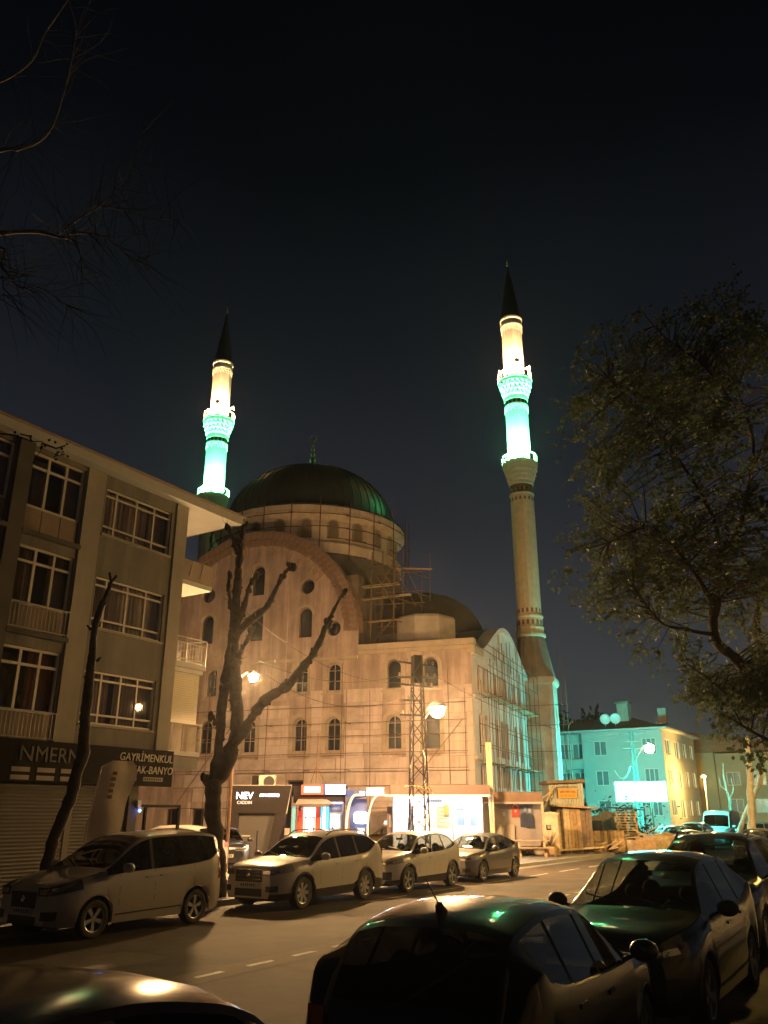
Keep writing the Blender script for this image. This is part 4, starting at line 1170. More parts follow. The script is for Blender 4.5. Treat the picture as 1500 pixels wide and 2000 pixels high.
MB(T).box2((x0+.1,Y-.03,PZ),(x1-.1,Y-.005,.9)).build('wall_panel', M['kiosk_white'], t)
b = MB(T); b.box2((XU(853,Y),Y-.04,ZV(1616,Y)),(XU(879,Y),Y-.01,ZV(1576,Y))); so = b.build('price_board', M['sticker'], t)
for k in range(5): MB(T).box2((XU(856,Y)+.04*(k%2),Y-.05,ZV(1612-7*k,Y)),(XU(873,Y),Y-.041,ZV(1610-7*k,Y)+.05)).build('print', M['atm_steel'], so)
b = MB(T)
for k in range(7): b.box2((XU(833,Y)+.11*k,Y-.02,ZV(1567,Y)),(XU(833,Y)+.11*k+.08,Y-.004,ZV(1562,Y)))
b.build('print', M['atm_steel'], t)
fl = MB(T).box2((XU(834,Y),Y-.03,ZV(1613,Y)),(XU(849,Y),Y-.01,ZV(1577,Y))).build('pennant', mat('pale_flag',(.55,.46,.44),.8), t)
cm = MB(T); c0 = (XU(841,Y),ZV(1590,Y)); cm.add([(c0[0]+r*math.cos(a)+o_,Y-.035,c0[1]+r*math.sin(a)) for a in [R(40+280*i/14) for i in range(15)] for r,o_ in ((.17,0),(.13,.045))], [(2*i,2*i+1,2*i+3,2*i+2) for i in range(14)]); cm.build('crescent', M['kiosk_white'], fl)
b = MB(T); b.box2((XU(867,Y),Y-.22,ZV(1592,Y)),(XU(877,Y),Y-.08,ZV(1572,Y))); b.build('orange_box', mat('orange_box',(.60,.17,.04),.6), t)
MB(T).path([(XU(880,Y),Y-.5,ZV(1584,Y)),(XU(886,Y),Y-.45,PZ)], .03, 6).build('prop_stick', M['timber_dark'], t)
for u in (795, 913):
    xx = XU(u,Y,1550)
    MB(T).box2((xx-.34,Y-.55,zf-.16),(xx+.34,Y-.35,zf-.07)).build('lamp', E_tube, t)
    lamp_light('kiosk_lamp', T((xx,Y-.55,zf-.30)), 240, (.82,.90,1.0), .18, t)
MB(T).box2((XU(756,Y),Y+.6,1.0),(XU(768,Y)-.02,Y+.7,ZV(1575,Y))).build('side_board', M['kiosk_brown'], t)
MB(T).box2((XU(760,Y),Y+.56,1.45),(XU(767,Y)-.03,Y+.595,2.0)).build('notice', M['sticker'], t)
# closed parasol in front of the kiosk
px = XU(802,Y-1)
t = thing('closed_parasol', 'dark blue closed parasol standing before the left part of the white kiosk', 'parasol', (px,Y-1.0,PZ))
b = MB(); b.lathe([(.03,2.55),(.10,2.1),(.17,1.2),(.20,.75),(.10,.62),(.02,.6)], 9); b.build('canopy', mat('parasol_cloth',(.05,.07,.16),.8), t, 60)
b = MB(); b.path([(0,0,0),(0,0,2.62)], .022, 6); b.lathe([(.25,0),(.25,.07),(.03,.1)], 14); b.build('pole', M['black_plastic'], t)

# open porch building right of the kiosk
Y = 43.5
t = thing('porch_building', 'low beige shed with open front under a brown roof edge beside the kiosk', 'shed', (XU(1000,Y),Y,PZ)); T = local(t)
x0, x1 = XU(944,Y), XU(1061,Y); zt = ZV(1547,Y); zf = ZV(1566,Y)
b = MB(T); b.box2((x0,Y+.5,PZ),(x1,Y+.65,zf)); b.build('back_wall', mat('porch_wall',(.36,.31,.28),.85,var=.1,stain=.15), t)
b = MB(T); b.prism([(XU(943,Y),zf),(XU(1063,Y),zf-.03),(XU(1063,Y)-.1,zt),(XU(943,Y),zt+.03)], Y-.12, Y+1.6); b.build('roof', mat('porch_roof',(.20,.12,.07),.85,var=.2,scale=3,bump=.3), t)
MB(T).box2((XU(943,Y),Y-.14,zf-.10),(XU(1062,Y),Y-.04,zf-.005)).build('roof_trim', M['conc_pale'], t)
for u,w in ((946,.09),(957,.06),(961,.12),(1060,.11)):
    MB(T).box2((XU(u,Y)-w/2,Y-.1,PZ),(XU(u,Y)+w/2,Y-.0,zf-.1)).build('post', M['conc_pale'] if u < 1000 else M['timber_pale'], t)
MB(T).box2((x0,Y+.2,PZ),(XU(957,Y),Y+.25,zf-.1)).build('side_panel', M['atm_steel'], t)
fl = MB(T).box2((XU(1003,Y),Y+.45,ZV(1596,Y)),(XU(1018,Y),Y+.48,ZV(1569,Y))).build('flag', mat('flag_red',(.42,.06,.045),.8,var=.1), t)
cm = MB(T); c0 = (XU(1010.5,Y),ZV(1576,Y)); cm.add([(c0[0]+r*math.cos(a),Y+.44,c0[1]+r*math.sin(a)+o_) for a in [R(-50+280*i/14) for i in range(15)] for r,o_ in ((.16,0),(.12,-.04))], [(2*i,2*i+1,2*i+3,2*i+2)[::-1] for i in range(14)]); cm.ball((c0[0],Y+.435,c0[1]-.2), .06, 5, 3, sc=(1,.1,1)); cm.build('crescent', M['letter_white'], fl)
po = MB(T).box2((XU(1020,Y),Y+.44,ZV(1610,Y)),(XU(1045,Y),Y+.48,ZV(1571,Y))).build('poster', mat('poster_blue',(.10,.14,.22),.6,var=.35,scale=4), t)
b = MB(T)
for cu, cv, s_ in ((1028,1592,1),(1039,1594,.9)):
    cx_, cz_ = XU(cu,Y), ZV(cv,Y)
    b.prism([(cx_-.24*s_,cz_-.55),(cx_+.2*s_,cz_-.55),(cx_+.19*s_,cz_+.02),(cx_+.06,cz_+.12),(cx_-.08,cz_+.12),(cx_-.22*s_,cz_+.0)], Y+.420-.004*s_, Y+.439)
b.build('poster_print', mat('poster_suit',(.03,.04,.07),.6), po)
b = MB(T)
for cu, cv in ((1029.5,1581),(1038,1583)): b.ball((XU(cu,Y),Y+.43,ZV(cv,Y)), .10, 10, 8, sc=(.8,.08,1.1))
b.build('poster_print', mat('poster_pale',(.33,.30,.28),.6), po)
b = MB(T); n = 22; u0, u1 = XU(975,Y), XU(1006,Y); vs = []
for i in range(n+1):
    xx = u0+(u1-u0)*i/n; vs += [(xx,Y+.25+(.03 if i%2 else 0),PZ+.1),(xx,Y+.32+(.03 if i%2 else 0),ZV(1610,Y))]
b.add(vs, [(2*i,2*i+2,2*i+3,2*i+1) for i in range(n)]); b.build('corrugated_sheet', M['conc_pale'], t)
MB(T).box2((XU(984,Y),Y+.42,ZV(1594,Y)),(XU(990,Y),Y+.49,ZV(1586,Y))).build('meter_box', M['atm_steel'], t)
# picnic table
t = thing('picnic_table', 'wooden picnic table with attached benches before the beige shed', 'picnic table', (XU(1031,43.0),42.6,PZ), 0)
for k in range(4): MB().box2((-.85,-.32+.165*k,.70),(.85,-.17+.165*k,.74)).build('table_top', M['timber'], t)
for s_ in (-1,1):
    MB().box2((-.95,s_*.68-.14,.40),(.95,s_*.68+.14,.44)).build('seat', M['timber'], t)
    for e in (-.6,.6): MB().beam((e,s_*.62,0),(e,s_*.20,.70),.09,.05).build('leg', M['timber'], t)
for e in (-.6,.6): MB().box2((e-.025,-.75,.33),(e+.025,.75,.40)).build('brace', M['timber_dark'], t)
# sack beside the table
b = MB(); b.ball((0,0,.24), .32, 12, 8, sc=(1.2,.8,.75)); o = b.build('sack', M['curtain_pale'], None, 180); o.location = (XU(1053,43.1),43.2,PZ); tag(o, 'pale filled sack slumped beside the picnic table', 'sack')
b = MB()
for k in range(26):
    b.beam((rnd.uniform(-.9,.9),rnd.uniform(-.3,.5),rnd.uniform(.03,.4)),(rnd.uniform(-.9,.9),rnd.uniform(-.3,.5),rnd.uniform(.03,.4)),.07,.07)
o = b.build('firewood', M['timber_dark']); o.location = (XU(1033,43.8),43.9,PZ); o['kind'] = 'stuff'; o['label'] = 'heap of broken firewood under the picnic table'
# electricity cabinet
t = thing('electricity_cabinet', 'tall cream electricity cabinet standing by the pavement edge', 'utility cabinet', (XU(1076,43.3),43.3,PZ), R(-14))
MB().box2((-.34,-.24,.05),(.34,.24,1.88)).build('case', M['timber_pale'], t)
MB().prism([(-.40,1.88),(.40,1.88),(.40,1.98),(0,2.03),(-.40,1.98)], -.29,.29).build('cap', M['timber_pale'], t)
MB().box2((-.24,-.265,1.18),(.0,-.245,1.42)).build('sticker', M['sign_black'], t)
MB().box2((-.18,-.272,1.24),(-.02,-.266,1.40)).build('print', M['sticker'], t)
b = MB(); b.lathe([(.30,0),(.34,.45),(.36,.48),(.30,.48)], 16, (-.1,-.55,0)); b.build('planter', M['timber'], t)
b = MB()
for k in range(16):
    a = rnd.uniform(0,6.28); b.path([(-.1,-.55,.45),(-.1+.18*math.cos(a),-.55+.18*math.sin(a),.75+.15*rnd.random()),(-.1+.34*math.cos(a),-.55+.3*math.sin(a),.9+.25*rnd.random())], [.02,.014,.004], 4)
b.build('dry_plant', M['timber_dark'], t)

# plank shed with raised tin hut behind it
Y = 45.5
t = thing('tin_hut', 'raised corrugated tin hut with an orange notice above the plank shed', 'hut', (XU(1110,Y),Y+1.5,PZ), 0); T = local(t)
Yh = Y+1.2
x0, x1 = XU(1076,Yh), XU(1143,Yh); z0, z1 = ZV(1574,Yh), ZV(1530,Yh)
tin = mat('tin_pale', (.42,.44,.38), .6, metal=.2, var=.15, scale=3, stain=.25)
n = 26; b = MB(T); vs = []
for i in range(n+1):
    xx = x0+(x1-x0)*i/n; vs += [(xx,Yh+(.035 if i%2 else 0),z0),(xx,Yh+(.035 if i%2 else 0),z1)]
b.add(vs, [(2*i,2*i+2,2*i+3,2*i+1) for i in range(n)]); b.box2((x0,Yh+.06,PZ),(x1,Yh+2,z1)); b.build('tin_wall', tin, t)
b = MB(T); b.prism([(x0-.15,z1-.02),(x1+.1,z1+.05),(x1+.1,z1+.22),(x0-.15,z1+.12)], Yh-.25, Yh+2.2); b.build('roof', M['timber_dark'], t)
b = MB(T); b.box2((XU(1090,Yh),Yh-.05,ZV(1538,Yh)),(XU(1132,Yh),Yh-.01,ZV(1536,Yh))); b.box2((XU(1090,Yh),Yh-.05,ZV(1560,Yh)),(XU(1091.5,Yh),Yh-.01,ZV(1538,Yh))); b.build('frame', M['timber_dark'], t)
for p,q in (((x0-.9,Yh-.3,z0+.1),(x0+.1,Yh-.2,z0+.75)),((x0-.7,Yh-.1,z0-.05),(x0+.15,Yh-.1,z0+.5)),((x0-.5,Yh-.35,z0-.2),(x0+.2,Yh-.2,z0+.95))):
    MB(T).beam(p,q,.16,.05).build('loose_plank', M['timber_pale'], t)
og = thing('notice_sign', 'orange notice sign fixed on the corrugated tin hut', 'sign', (XU(1112,Yh),Yh-.06,ZV(1550,Yh)))
MB().box2((-.5,-.015,-.23),(.5,.015,.23)).build('board', mat('orange_board',(.62,.33,.06),.6,var=.06), og)
b = MB()
for k in range(3):
    for q in range(5): b.box((-.30+.30*k+.05*q-.1,-.018,.10-.10*abs(-.30+.30*k+.05*q-.1)**1.5),(.04,.006,.10))
for k in range(4): b.box((-.34+.22*k,-.018,-.12),(.15,.006,.05))
b.build('print', mat('orange_ink',(.33,.15,.03),.7), og)
t = thing('plank_shed', 'leaning shed of rough vertical planks standing on the pavement', 'shed', (XU(1128,Y),Y,PZ), 0); T = local(t)
x0, x1 = XU(1089,Y), XU(1154,Y); zt = ZV(1575,Y)
xx = x0
while xx < x1-.05:
    w = rnd.uniform(.12,.24); h = zt-rnd.uniform(0,.22)
    MB(T).box((xx+w/2,Y-.03*rnd.random(),(PZ+h)/2),(w-.015,.035,h-PZ),Matrix.Rotation(rnd.uniform(-.02,.02),3,'Y')).build('plank', M[rnd.choice(('timber','timber_pale','timber','timber_dark'))], t)
    xx += w
MB(T).box2((x0+.02,Y+.06,PZ),(x1-.02,Y+1.1,zt-.25)).build('inner_wall', M['timber_dark'], t)
b = MB(T); b.prism([(x0-.25,zt),(x1+.35,zt-.12),(x1+.35,zt-.04),(x0-.25,zt+.09)], Y-.3, Y+1.3); b.build('roof', M['timber'], t)
MB(T).beam((x0-.1,Y-.25,PZ+.18),(x1+.5,Y-.3,PZ+.34),.18,.07).build('foot_plank', M['timber_pale'], t)

# ================================================================ TIMBER YARD
def pallet(loc, rz, label):
    t = thing('pallet', label, 'pallet', loc, rz, 'wooden pallets stacked in the timber yard')
    pm = MB().box2((-.6,-.05,0),(.6,.05,.022)).mesh('slat', M['timber_pale'])
    for k in range(6): put('slat', pm, t, (0,-.45+.18*k,.12))
    for k in range(3): put('slat', pm, t, (0,-.45+.45*k,0))
    bm = MB().box2((-.05,-.5,.024),(.05,.5,.118)).mesh('block', M['timber'])
    for x in (-.55,0,.55): put('block', bm, t, (x,0,0))
    return t
pl_names = ['lowest','second','third','fourth','fifth','top']
pb = pix(1222,1640,50.5)
for k in range(8):
    pallet((pb.x+.05*rnd.uniform(-1,1), 50.5, .13+.145*k+.9), R(rnd.uniform(-4,4)), 'wooden pallet in the stack, %s one from the ground' % ('lowest second third fourth fifth sixth seventh topmost'.split()[k]))
MB2 = MB(); MB2.box2((-.75,-.6,0),(.75,.6,.90)); o = MB2.build('crate', M['timber_dark']); o.location = (pb.x,50.5,.13); tag(o, 'large dark timber crate carrying the pallet stack', 'crate')
# low board fence
fp = pix(1188,1655,47.5)
t = thing('board_fence', 'short fence of upright boards at the edge of the timber yard', 'fence', (fp.x,47.5,.13), R(8))
for k in range(10):
    MB().box((-.85+.19*k,0,.52+.02*rnd.uniform(-1,1)),(.17,.03,1.04+.12*rnd.random()),Matrix.Rotation(rnd.uniform(-.03,.03),3,'Y')).build('board', M[rnd.choice(('timber','timber_dark','timber'))], t)
MB().box2((-.95,.02,.2),(1.0,.06,.3)).build('rail', M['timber_dark'], t); MB().box2((-.95,.02,.75),(1.0,.06,.85)).build('rail', M['timber_dark'], t)
# heaps
def heap(u, v, Y, w, d, h, n, label, name='lumber_pile'):
    p = pix(u,v,Y); t = thing(name, label, 'lumber pile', (p.x,Y,.13), R(rnd.uniform(-10,10)))
    for k in range(n):
        a = Vector((rnd.uniform(-w,w),rnd.uniform(-d,d),rnd.uniform(.04,h))); L_ = rnd.uniform(.5,1.0)*w
        an = rnd.uniform(-.5,.5)+(math.pi if rnd.random()<.5 else 0); el = rnd.uniform(-.25,.35)
        q = a+Vector((math.cos(an)*math.cos(el),math.sin(an)*math.cos(el),math.sin(el)))*L_
        a.z = max(.04,a.z*(1-abs(a.x)/w*.6)); q.z = max(.04,min(q.z,h*1.25))
        MB().beam(a,q,rnd.uniform(.10,.24),rnd.uniform(.03,.07)).build('plank', M[rnd.choice(('timber','timber_pale','timber_pale','timber_dark'))], t)
    return t
heap(1163,1655,46.6,.8,.5,.7,16,'small heap of loose planks right of the plank shed')
heap(1235,1655,48.5,1.7,.7,1.0,34,'long heap of loose yellow lit planks below the pallets')
heap(1275,1655,49.5,1.5,.8,1.1,26,'heap of planks beside the covered goods near the parked cars')
def lumpy(name, u, v, Y, s, label, m_, cat):
    b = MB(); b.ball((0,0,.5), 1, 18, 12)
    vs = []
    for p in b.v:
        q = Vector(p); nn = noise.noise(q*1.7+Vector((Y,u,0)))*.28
        q = Vector((q.x*s[0], q.y*s[1], (q.z-.5)*s[2]))*(1+nn); vs.append((q.x,q.y,max(0,q.z+s[2]*.5)))
    b.v = vs; o = b.build(name, M[m_], None, 180); o.location = (pix(u,v,Y).x,Y,.13); return tag(o, label, cat)
lumpy('covered_heap', 1298, 1650, 50, (.85,.6,.6), 'lumpy goods under a brown cover behind the low parked car', 'timber', 'covered heap')
lumpy('covered_heap', 1210, 1655, 47.2, (.42,.4,.5), 'small brown covered bundle between board fence and planks', 'timber', 'covered heap')
lumpy('sand_heap', 1180, 1620, 53, (1.5,1.2,1.3), 'heap of pale sand behind the small plank pile', 'timber', 'sand heap')
for k,(u,v,Y,s,m_,lb) in enumerate(((1240,1650,47.0,.42,'timber_pale','pale wooden box at the foot of the long plank heap'),(1262,1652,46.6,.5,'timber','brown wooden box standing before the covered goods'),(1216,1630,48.2,.38,'curtain_pale','white box lying on the board fence end'),(1284,1655,47.6,.55,'timber_pale','large pale box nearest the parked cars'))):
    p = pix(u,v,Y); t = thing('wooden_box', lb, 'box', (p.x,Y,.13), R(rnd.uniform(-25,25)), 'boxes left in the timber yard')
    for q in range(3):
        MB().box2((-s,-s*.7-.02,.02+q*s*.5),(s,-s*.7,.0+(q+.92)*s*.5)).build('slat', M[m_], t)
    MB().box2((-s,-s*.7+.002,0.02),(s,s*.7,s*1.5)).build('body', M[m_], t)
# barrel, rail fence, shrub mass
p = pix(1166,1620,49); o = MB().lathe([(.30,0),(.33,.3),(.30,.35),(.33,.7),(.30,1.0),(.28,1.02),(.0,1.02)], 18).build('oil_drum', M['paint_darkgreen'], None, 35); o.location = (p.x,49,.13); o.scale = (1,1,1.55); tag(o, 'dark green oil drum standing beside the sand heap', 'drum')
t = thing('rail_fence', 'thin metal rail fence in front of the teal lit building', 'fence', (pix(1225,1600,56).x,56,.13), 0)
x0 = pix(1188,1600,56).x-pix(1225,1600,56).x; x1 = pix(1260,1600,56).x-pix(1225,1600,56).x
zr = pix(1225,1577,56).z-.13
MB().path([(x0,0,zr),(x1,0,zr-.15)], .05, 6).build('rail', M['pole'], t)
for k in range(5): MB().path([(x0+(x1-x0)*k/4,0,0),(x0+(x1-x0)*k/4,0,zr)], .045, 6).build('post', M['pole'], t)
def shrub_obj(name, u, v, Y, r, n, label, m_='shrub', ls=.13):
    b = MB()
    for k in range(n):
        c = Vector((rnd.gauss(0,.5)*r[0],rnd.gauss(0,.5)*r[1],abs(rnd.gauss(0,.55))*r[2]))
        d = Vector((rnd.uniform(-1,1),rnd.uniform(-1,1),rnd.uniform(-.3,1))).normalized(); e = d.orthogonal().normalized(); s_ = ls*rnd.uniform(.6,1.4)
        b.add([c,c+e*s_*.5+d*s_,c+d*2*s_,c-e*s_*.5+d*s_], [(0,1,2,3)])
    o = b.build(name, M[m_]); o.location = (pix(u,v,Y).x,Y,.13); return tag(o, label, 'shrub')
shrub_obj('shrub', 1205, 1610, 54, (2.6,.9,1.9), 1500, 'dark green shrub behind the pallets below the bright sign')
shrub_obj('shrub', 1180, 1610, 52.5, (1.0,.7,1.2), 600, 'small dark shrub beside the sand heap')
# iron scrap by the road, pipes coloured white and blue
t = thing('scrap_heap', 'tangle of pale blue scrap pipes and frames behind the low white car', 'scrap heap', (pix(1325,1625,57).x,57,.13), 0)
for k in range(46):
    a = Vector((rnd.uniform(-2.2,1.6),rnd.uniform(-.6,.6),rnd.uniform(.2,1.15))); q = a+Vector((rnd.uniform(-.9,.9),0,rnd.choice((0,0,rnd.uniform(-.5,.5)))))
    q.z = max(.05,q.z); MB().path([a,q], .035, 5).build('pipe', M['kiosk_white'] if k%2 else M['atm_blue'], t)

# ================================================================ BRIGHT SIGN
SGN = pix(1252,1546,58)
t = thing('illuminated_sign', 'glaring white rectangular light panel on a post before the teal building', 'illuminated sign', (SGN.x,58,.13), R(-10))
zc = SGN.z-.13
MB().box2((-1.62,-.16,zc-.62),(1.62,-.01,zc+.62)).build('light_panel', emis('lit_sign_front', (.06,1.0,.78), 38), t)
MB().box2((-1.62,.01,zc-.62),(1.62,.16,zc+.62)).build('light_panel', emis('lit_sign_back', (.028,1.0,.86), 500), t)  # unseen back face added, much stronger, to flood the block behind with teal
MB().path([(-.5,.0,0),(-.5,.0,zc-.62)], .06, 8).build('post', M['pole'], t); MB().path([(.6,.0,0),(.6,.0,zc-.62)], .06, 8).build('post', M['pole'], t)

# ================================================================ FAR BUILDINGS
def simple_window(par, T, x0, x1, z0, z1, y, nm, fm='pvc', cols=2):
    f = MB(T); fr = .07
    f.box2((x0,y-.03,z0),(x0+fr,y+.03,z1)); f.box2((x1-fr,y-.03,z0),(x1,y+.03,z1)); f.box2((x0+fr,y-.03,z0),(x1-fr,y+.03,z0+fr)); f.box2((x0+fr,y-.03,z1-fr),(x1-fr,y+.03,z1))
    for k in range(1,cols): c = x0+(x1-x0)*k/cols; f.box2((c-.035,y-.028,z0+fr),(c+.035,y+.028,z1-fr))
    wo = f.build('window', M[fm], par)
    for k in range(cols):
        a = x0+(x1-x0)*k/cols; c = x0+(x1-x0)*(k+1)/cols
        MB(T).add([(a+.02,y+.02,z0+.02),(c-.02,y+.02,z0+.02),(c-.02,y+.02,z1-.02),(a+.02,y+.02,z1-.02)], [(0,1,2,3)]).build('pane', M['far_pane'], wo)
    return wo
M['far_pane'] = mat('far_pane', (.17,.19,.20), .25, var=.2, scale=1.2)
M['far_wall'] = mat('far_wall', (.46,.45,.42), .85, var=.05, scale=.6, stain=.08)
M['far_wall_warm'] = mat('far_wall_warm', (.40,.33,.22), .85, var=.08, scale=.6, stain=.15)
BC = pix(1290,1420,78); BC.z = 0
BROT = R(-32)
t = thing('apartment_building', 'three storey block flooded with teal light behind the glaring sign', 'apartment building', BC, BROT)
HB = 9.45
FW, SD = 11.5, 13.0
fx = lambda u, v: None
BM = Matrix.Translation(BC) @ Matrix.Rotation(BROT,4,'Z'); BMI = BM.inverted()
def bface(u, v):   # a point of the front face from the direction it is seen in
    o_ = Vector((0,0,EYE)); d = pix(u,v,1.0)-o_; lo = BMI @ o_; ld = BMI.to_3x3() @ d
    k = -lo.y/ld.y; q = lo+ld*k; return q.x, q.z
colx = [bface(1158,1445)[0], bface(1183,1445)[0]]
bigx = [bface(1258,1500)[0], bface(1288,1500)[0]-.1]
rx = bface(1140,1500)[0]
rows = [1.9,4.55,7.25]
hol = []
for z in rows:
    hol.append(rect(colx[0],z,colx[1],z+1.35)); hol.append(rect(bigx[0],z,bigx[1],z+1.45))
b = MB(); b.wall(rect(rx,0,0,HB), hol, .16)
sh_ = MB(); SIDE = Matrix.Rotation(R(90),4,'Z')
TS = lambda p: SIDE @ Vector(p)
side_h = []
for z in rows:
    for y0 in (1.0,4.4,7.6,10.6): side_h.append(rect(y0,z-.2 if y0 in (4.4,) else z,y0+(1.9 if y0 < 7 else 1.4),z+1.4))
b2 = MB(TS); b2.wall(rect(0,0,SD,HB), side_h, .16)
b.v += b2.v; b.f += [tuple(i+len(b.v)-len(b2.v) for i in f) for f in b2.f]; b.m += b2.m
b.box2((rx-4.6,1.3,0),(rx-.01,SD-.1,HB-.02)); b.box2((rx,.2,0),(-.2,SD-.1,HB-.02))
b.build('wall', M['far_wall'], t)
for z in rows:
    simple_window(t, None, colx[0], colx[1], z, z+1.35, .1, 'w'); simple_window(t, None, bigx[0], bigx[1], z, z+1.45, .1, 'w', cols=3)
for h in side_h: simple_window(t, TS, h[0][0], h[1][0], h[0][1], h[2][1], .1, 'w', cols=2)
# set-back balconies at the left end
for z in (.9,3.55,6.25):
    MB().box2((rx-4.5,.25,z-.15),(rx-.01,1.29,z)).build('balcony_slab', M['far_wall'], t)
    MB().box2((rx-4.5,.25,z+.01),(rx-.01,.33,z+.75)).build('balcony_parapet', M['far_wall'], t)
    for k in range(3): simple_window(t, None, rx-4.2+1.4*k, rx-3.0+1.4*k, z+.8, z+2.3, 1.25, 'w')
for k in range(4): MB().box2((rx-4.45+1.45*k,.26,.3),(rx-4.35+1.45*k,.36,HB-.1)).build('balcony_post', M['far_wall'], t)
MB().box2((rx-5.1,-.55,HB-.015),(.6,SD+.5,HB+.16)).build('eave', M['far_wall'], t)
b = MB(); b.add([(rx-5.0,-.5,HB+.17),(.55,-.5,HB+.17),(.55,SD+.4,HB+.17),(rx-5,SD+.4,HB+.17),(rx-1.5,5,HB+1.7),(-4.0,5,HB+1.7)], [(0,1,5,4),(1,2,5),(2,3,4,5),(3,0,4)]); b.build('roof', M['tiles'], t)
cxx = bface(1196,1380)[0]
MB().box2((cxx-.55,3.2,HB+.6),(cxx+.55,4.2,HB+2.9)).build('chimney', M['conc_pale'], t); MB().box2((cxx-.7,3.05,HB+2.9),(cxx+.7,4.35,HB+3.1)).build('chimney_cap', M['concrete'], t)
cx2 = bface(1268,1390)[0]; MB().box2((cx2-.4,4.6,HB+.9),(cx2+.4,5.4,HB+2.4)).build('chimney', M['conc_pale'], t)
for u in (1177,1197):
    q = bface(u,1396); dx = 2.2
    dt = thing('satellite_dish', 'round pale satellite dish on the teal building roof, %s' % ('the left of the pair' if u == 1177 else 'right under the chimney'), 'satellite dish', BM @ Vector((q[0],.6,HB+.25)), R(-10), 'satellite dishes on the roof')
    dd = MB(lambda p: Vector((p[0], p[2]-.25, p[1]+.95))); dd.lathe([(.001,.16),(.25,.13),(.45,.05),(.5,0)], 20); dd.build('dish', M['kiosk_white'], dt, 60)
    MB().path([(0,0,0),(0,0,.9)], .035, 6).build('mast', M['railmetal'], dt)
# ochre building farther down the road, and darker one behind it
YB = pix(1392,1468,95); YB.z = 0
t = thing('ochre_building', 'ochre lit three storey building beyond the teal lit block', 'building', YB, BROT)
b = MB(); b.box2((-6.5,0,0),(0,14,8.5)); b.box2((.01,.6,0),(6.4,14,8.4)); b.build('wall', M['far_wall_warm'], t)
b = MB(); b.prism([(-7,8.5),(7,8.5),(6.2,9.4),(-3.5,10.9)], -.6, 14); b.build('roof', M['tiles'], t)
for z in (2.2,5.0):
    for x in (1.0,3.6): simple_window(t, None, x, x+1.4, z, z+1.4, .55, 'w')
for y in (2,5,8):
    for z in (2.2,5.0): simple_window(t, lambda p, y=y: Vector((6.42-p[1]*1.0-.0, p[0], p[2])), y, y+1.4, z, z+1.4, 0.0, 'w')
YB2 = pix(1478,1500,104); YB2.z = 0
t = thing('far_house', 'dim brown house showing behind the whitewashed trunks', 'house', YB2, BROT)
MB().box2((-3.5,0,0),(12,12,8.2)).build('wall', M['far_wall_warm'], t)
b = MB(); b.prism([(-4,8.2),(12.5,8.2),(8.0,10.6),(0,10.6)], -.4, 12.4); b.build('roof', M['tiles'], t)
for x in (-1.8,1.2,4.2): simple_window(t, None, x, x+1.3, 4.8, 6.2, -.05, 'w')
# wooded rise behind the teal building
b = MB()
for k in range(2600):
    c = Vector((rnd.uniform(-9,9),rnd.uniform(-2,2),0)); c.z = rnd.uniform(0,1)**.7*(13.2-.07*(c.x+3)**2+1.2*math.sin(c.x*1.3))
    d = Vector((rnd.uniform(-1,1),rnd.uniform(-1,1),rnd.uniform(-.4,1))).normalized(); e = d.orthogonal().normalized(); s_ = rnd.uniform(.25,.6)
    b.add([c,c+e*s_*.6+d*s_,c+d*2*s_,c-e*s_*.6+d*s_], [(0,1,2,3)])
o = b.build('far_trees', M['shrub']); o.location = (pix(1140,1400,96).x,96,0); o['kind'] = 'stuff'; o['label'] = 'dark mass of far trees behind the teal building'
# hills / town edge
b = MB(); n = 60; vs = []
for i in range(n+1):
    a = R(-75+150*i/n); r_ = 420; h = 10+5*noise.noise(Vector((i*.21,0,3)))
    vs += [(r_*math.sin(a), r_*math.cos(a), -2),(r_*1.02*math.sin(a), r_*1.02*math.cos(a), h),(r_*1.3*math.sin(a), r_*1.3*math.cos(a), -2)]
b.add(vs, [f for i in range(n) for f in ((3*i,3*i+3,3*i+4,3*i+1),(3*i+1,3*i+4,3*i+5,3*i+2))]); struct(b.build('hills', M['soil'], None, 180))

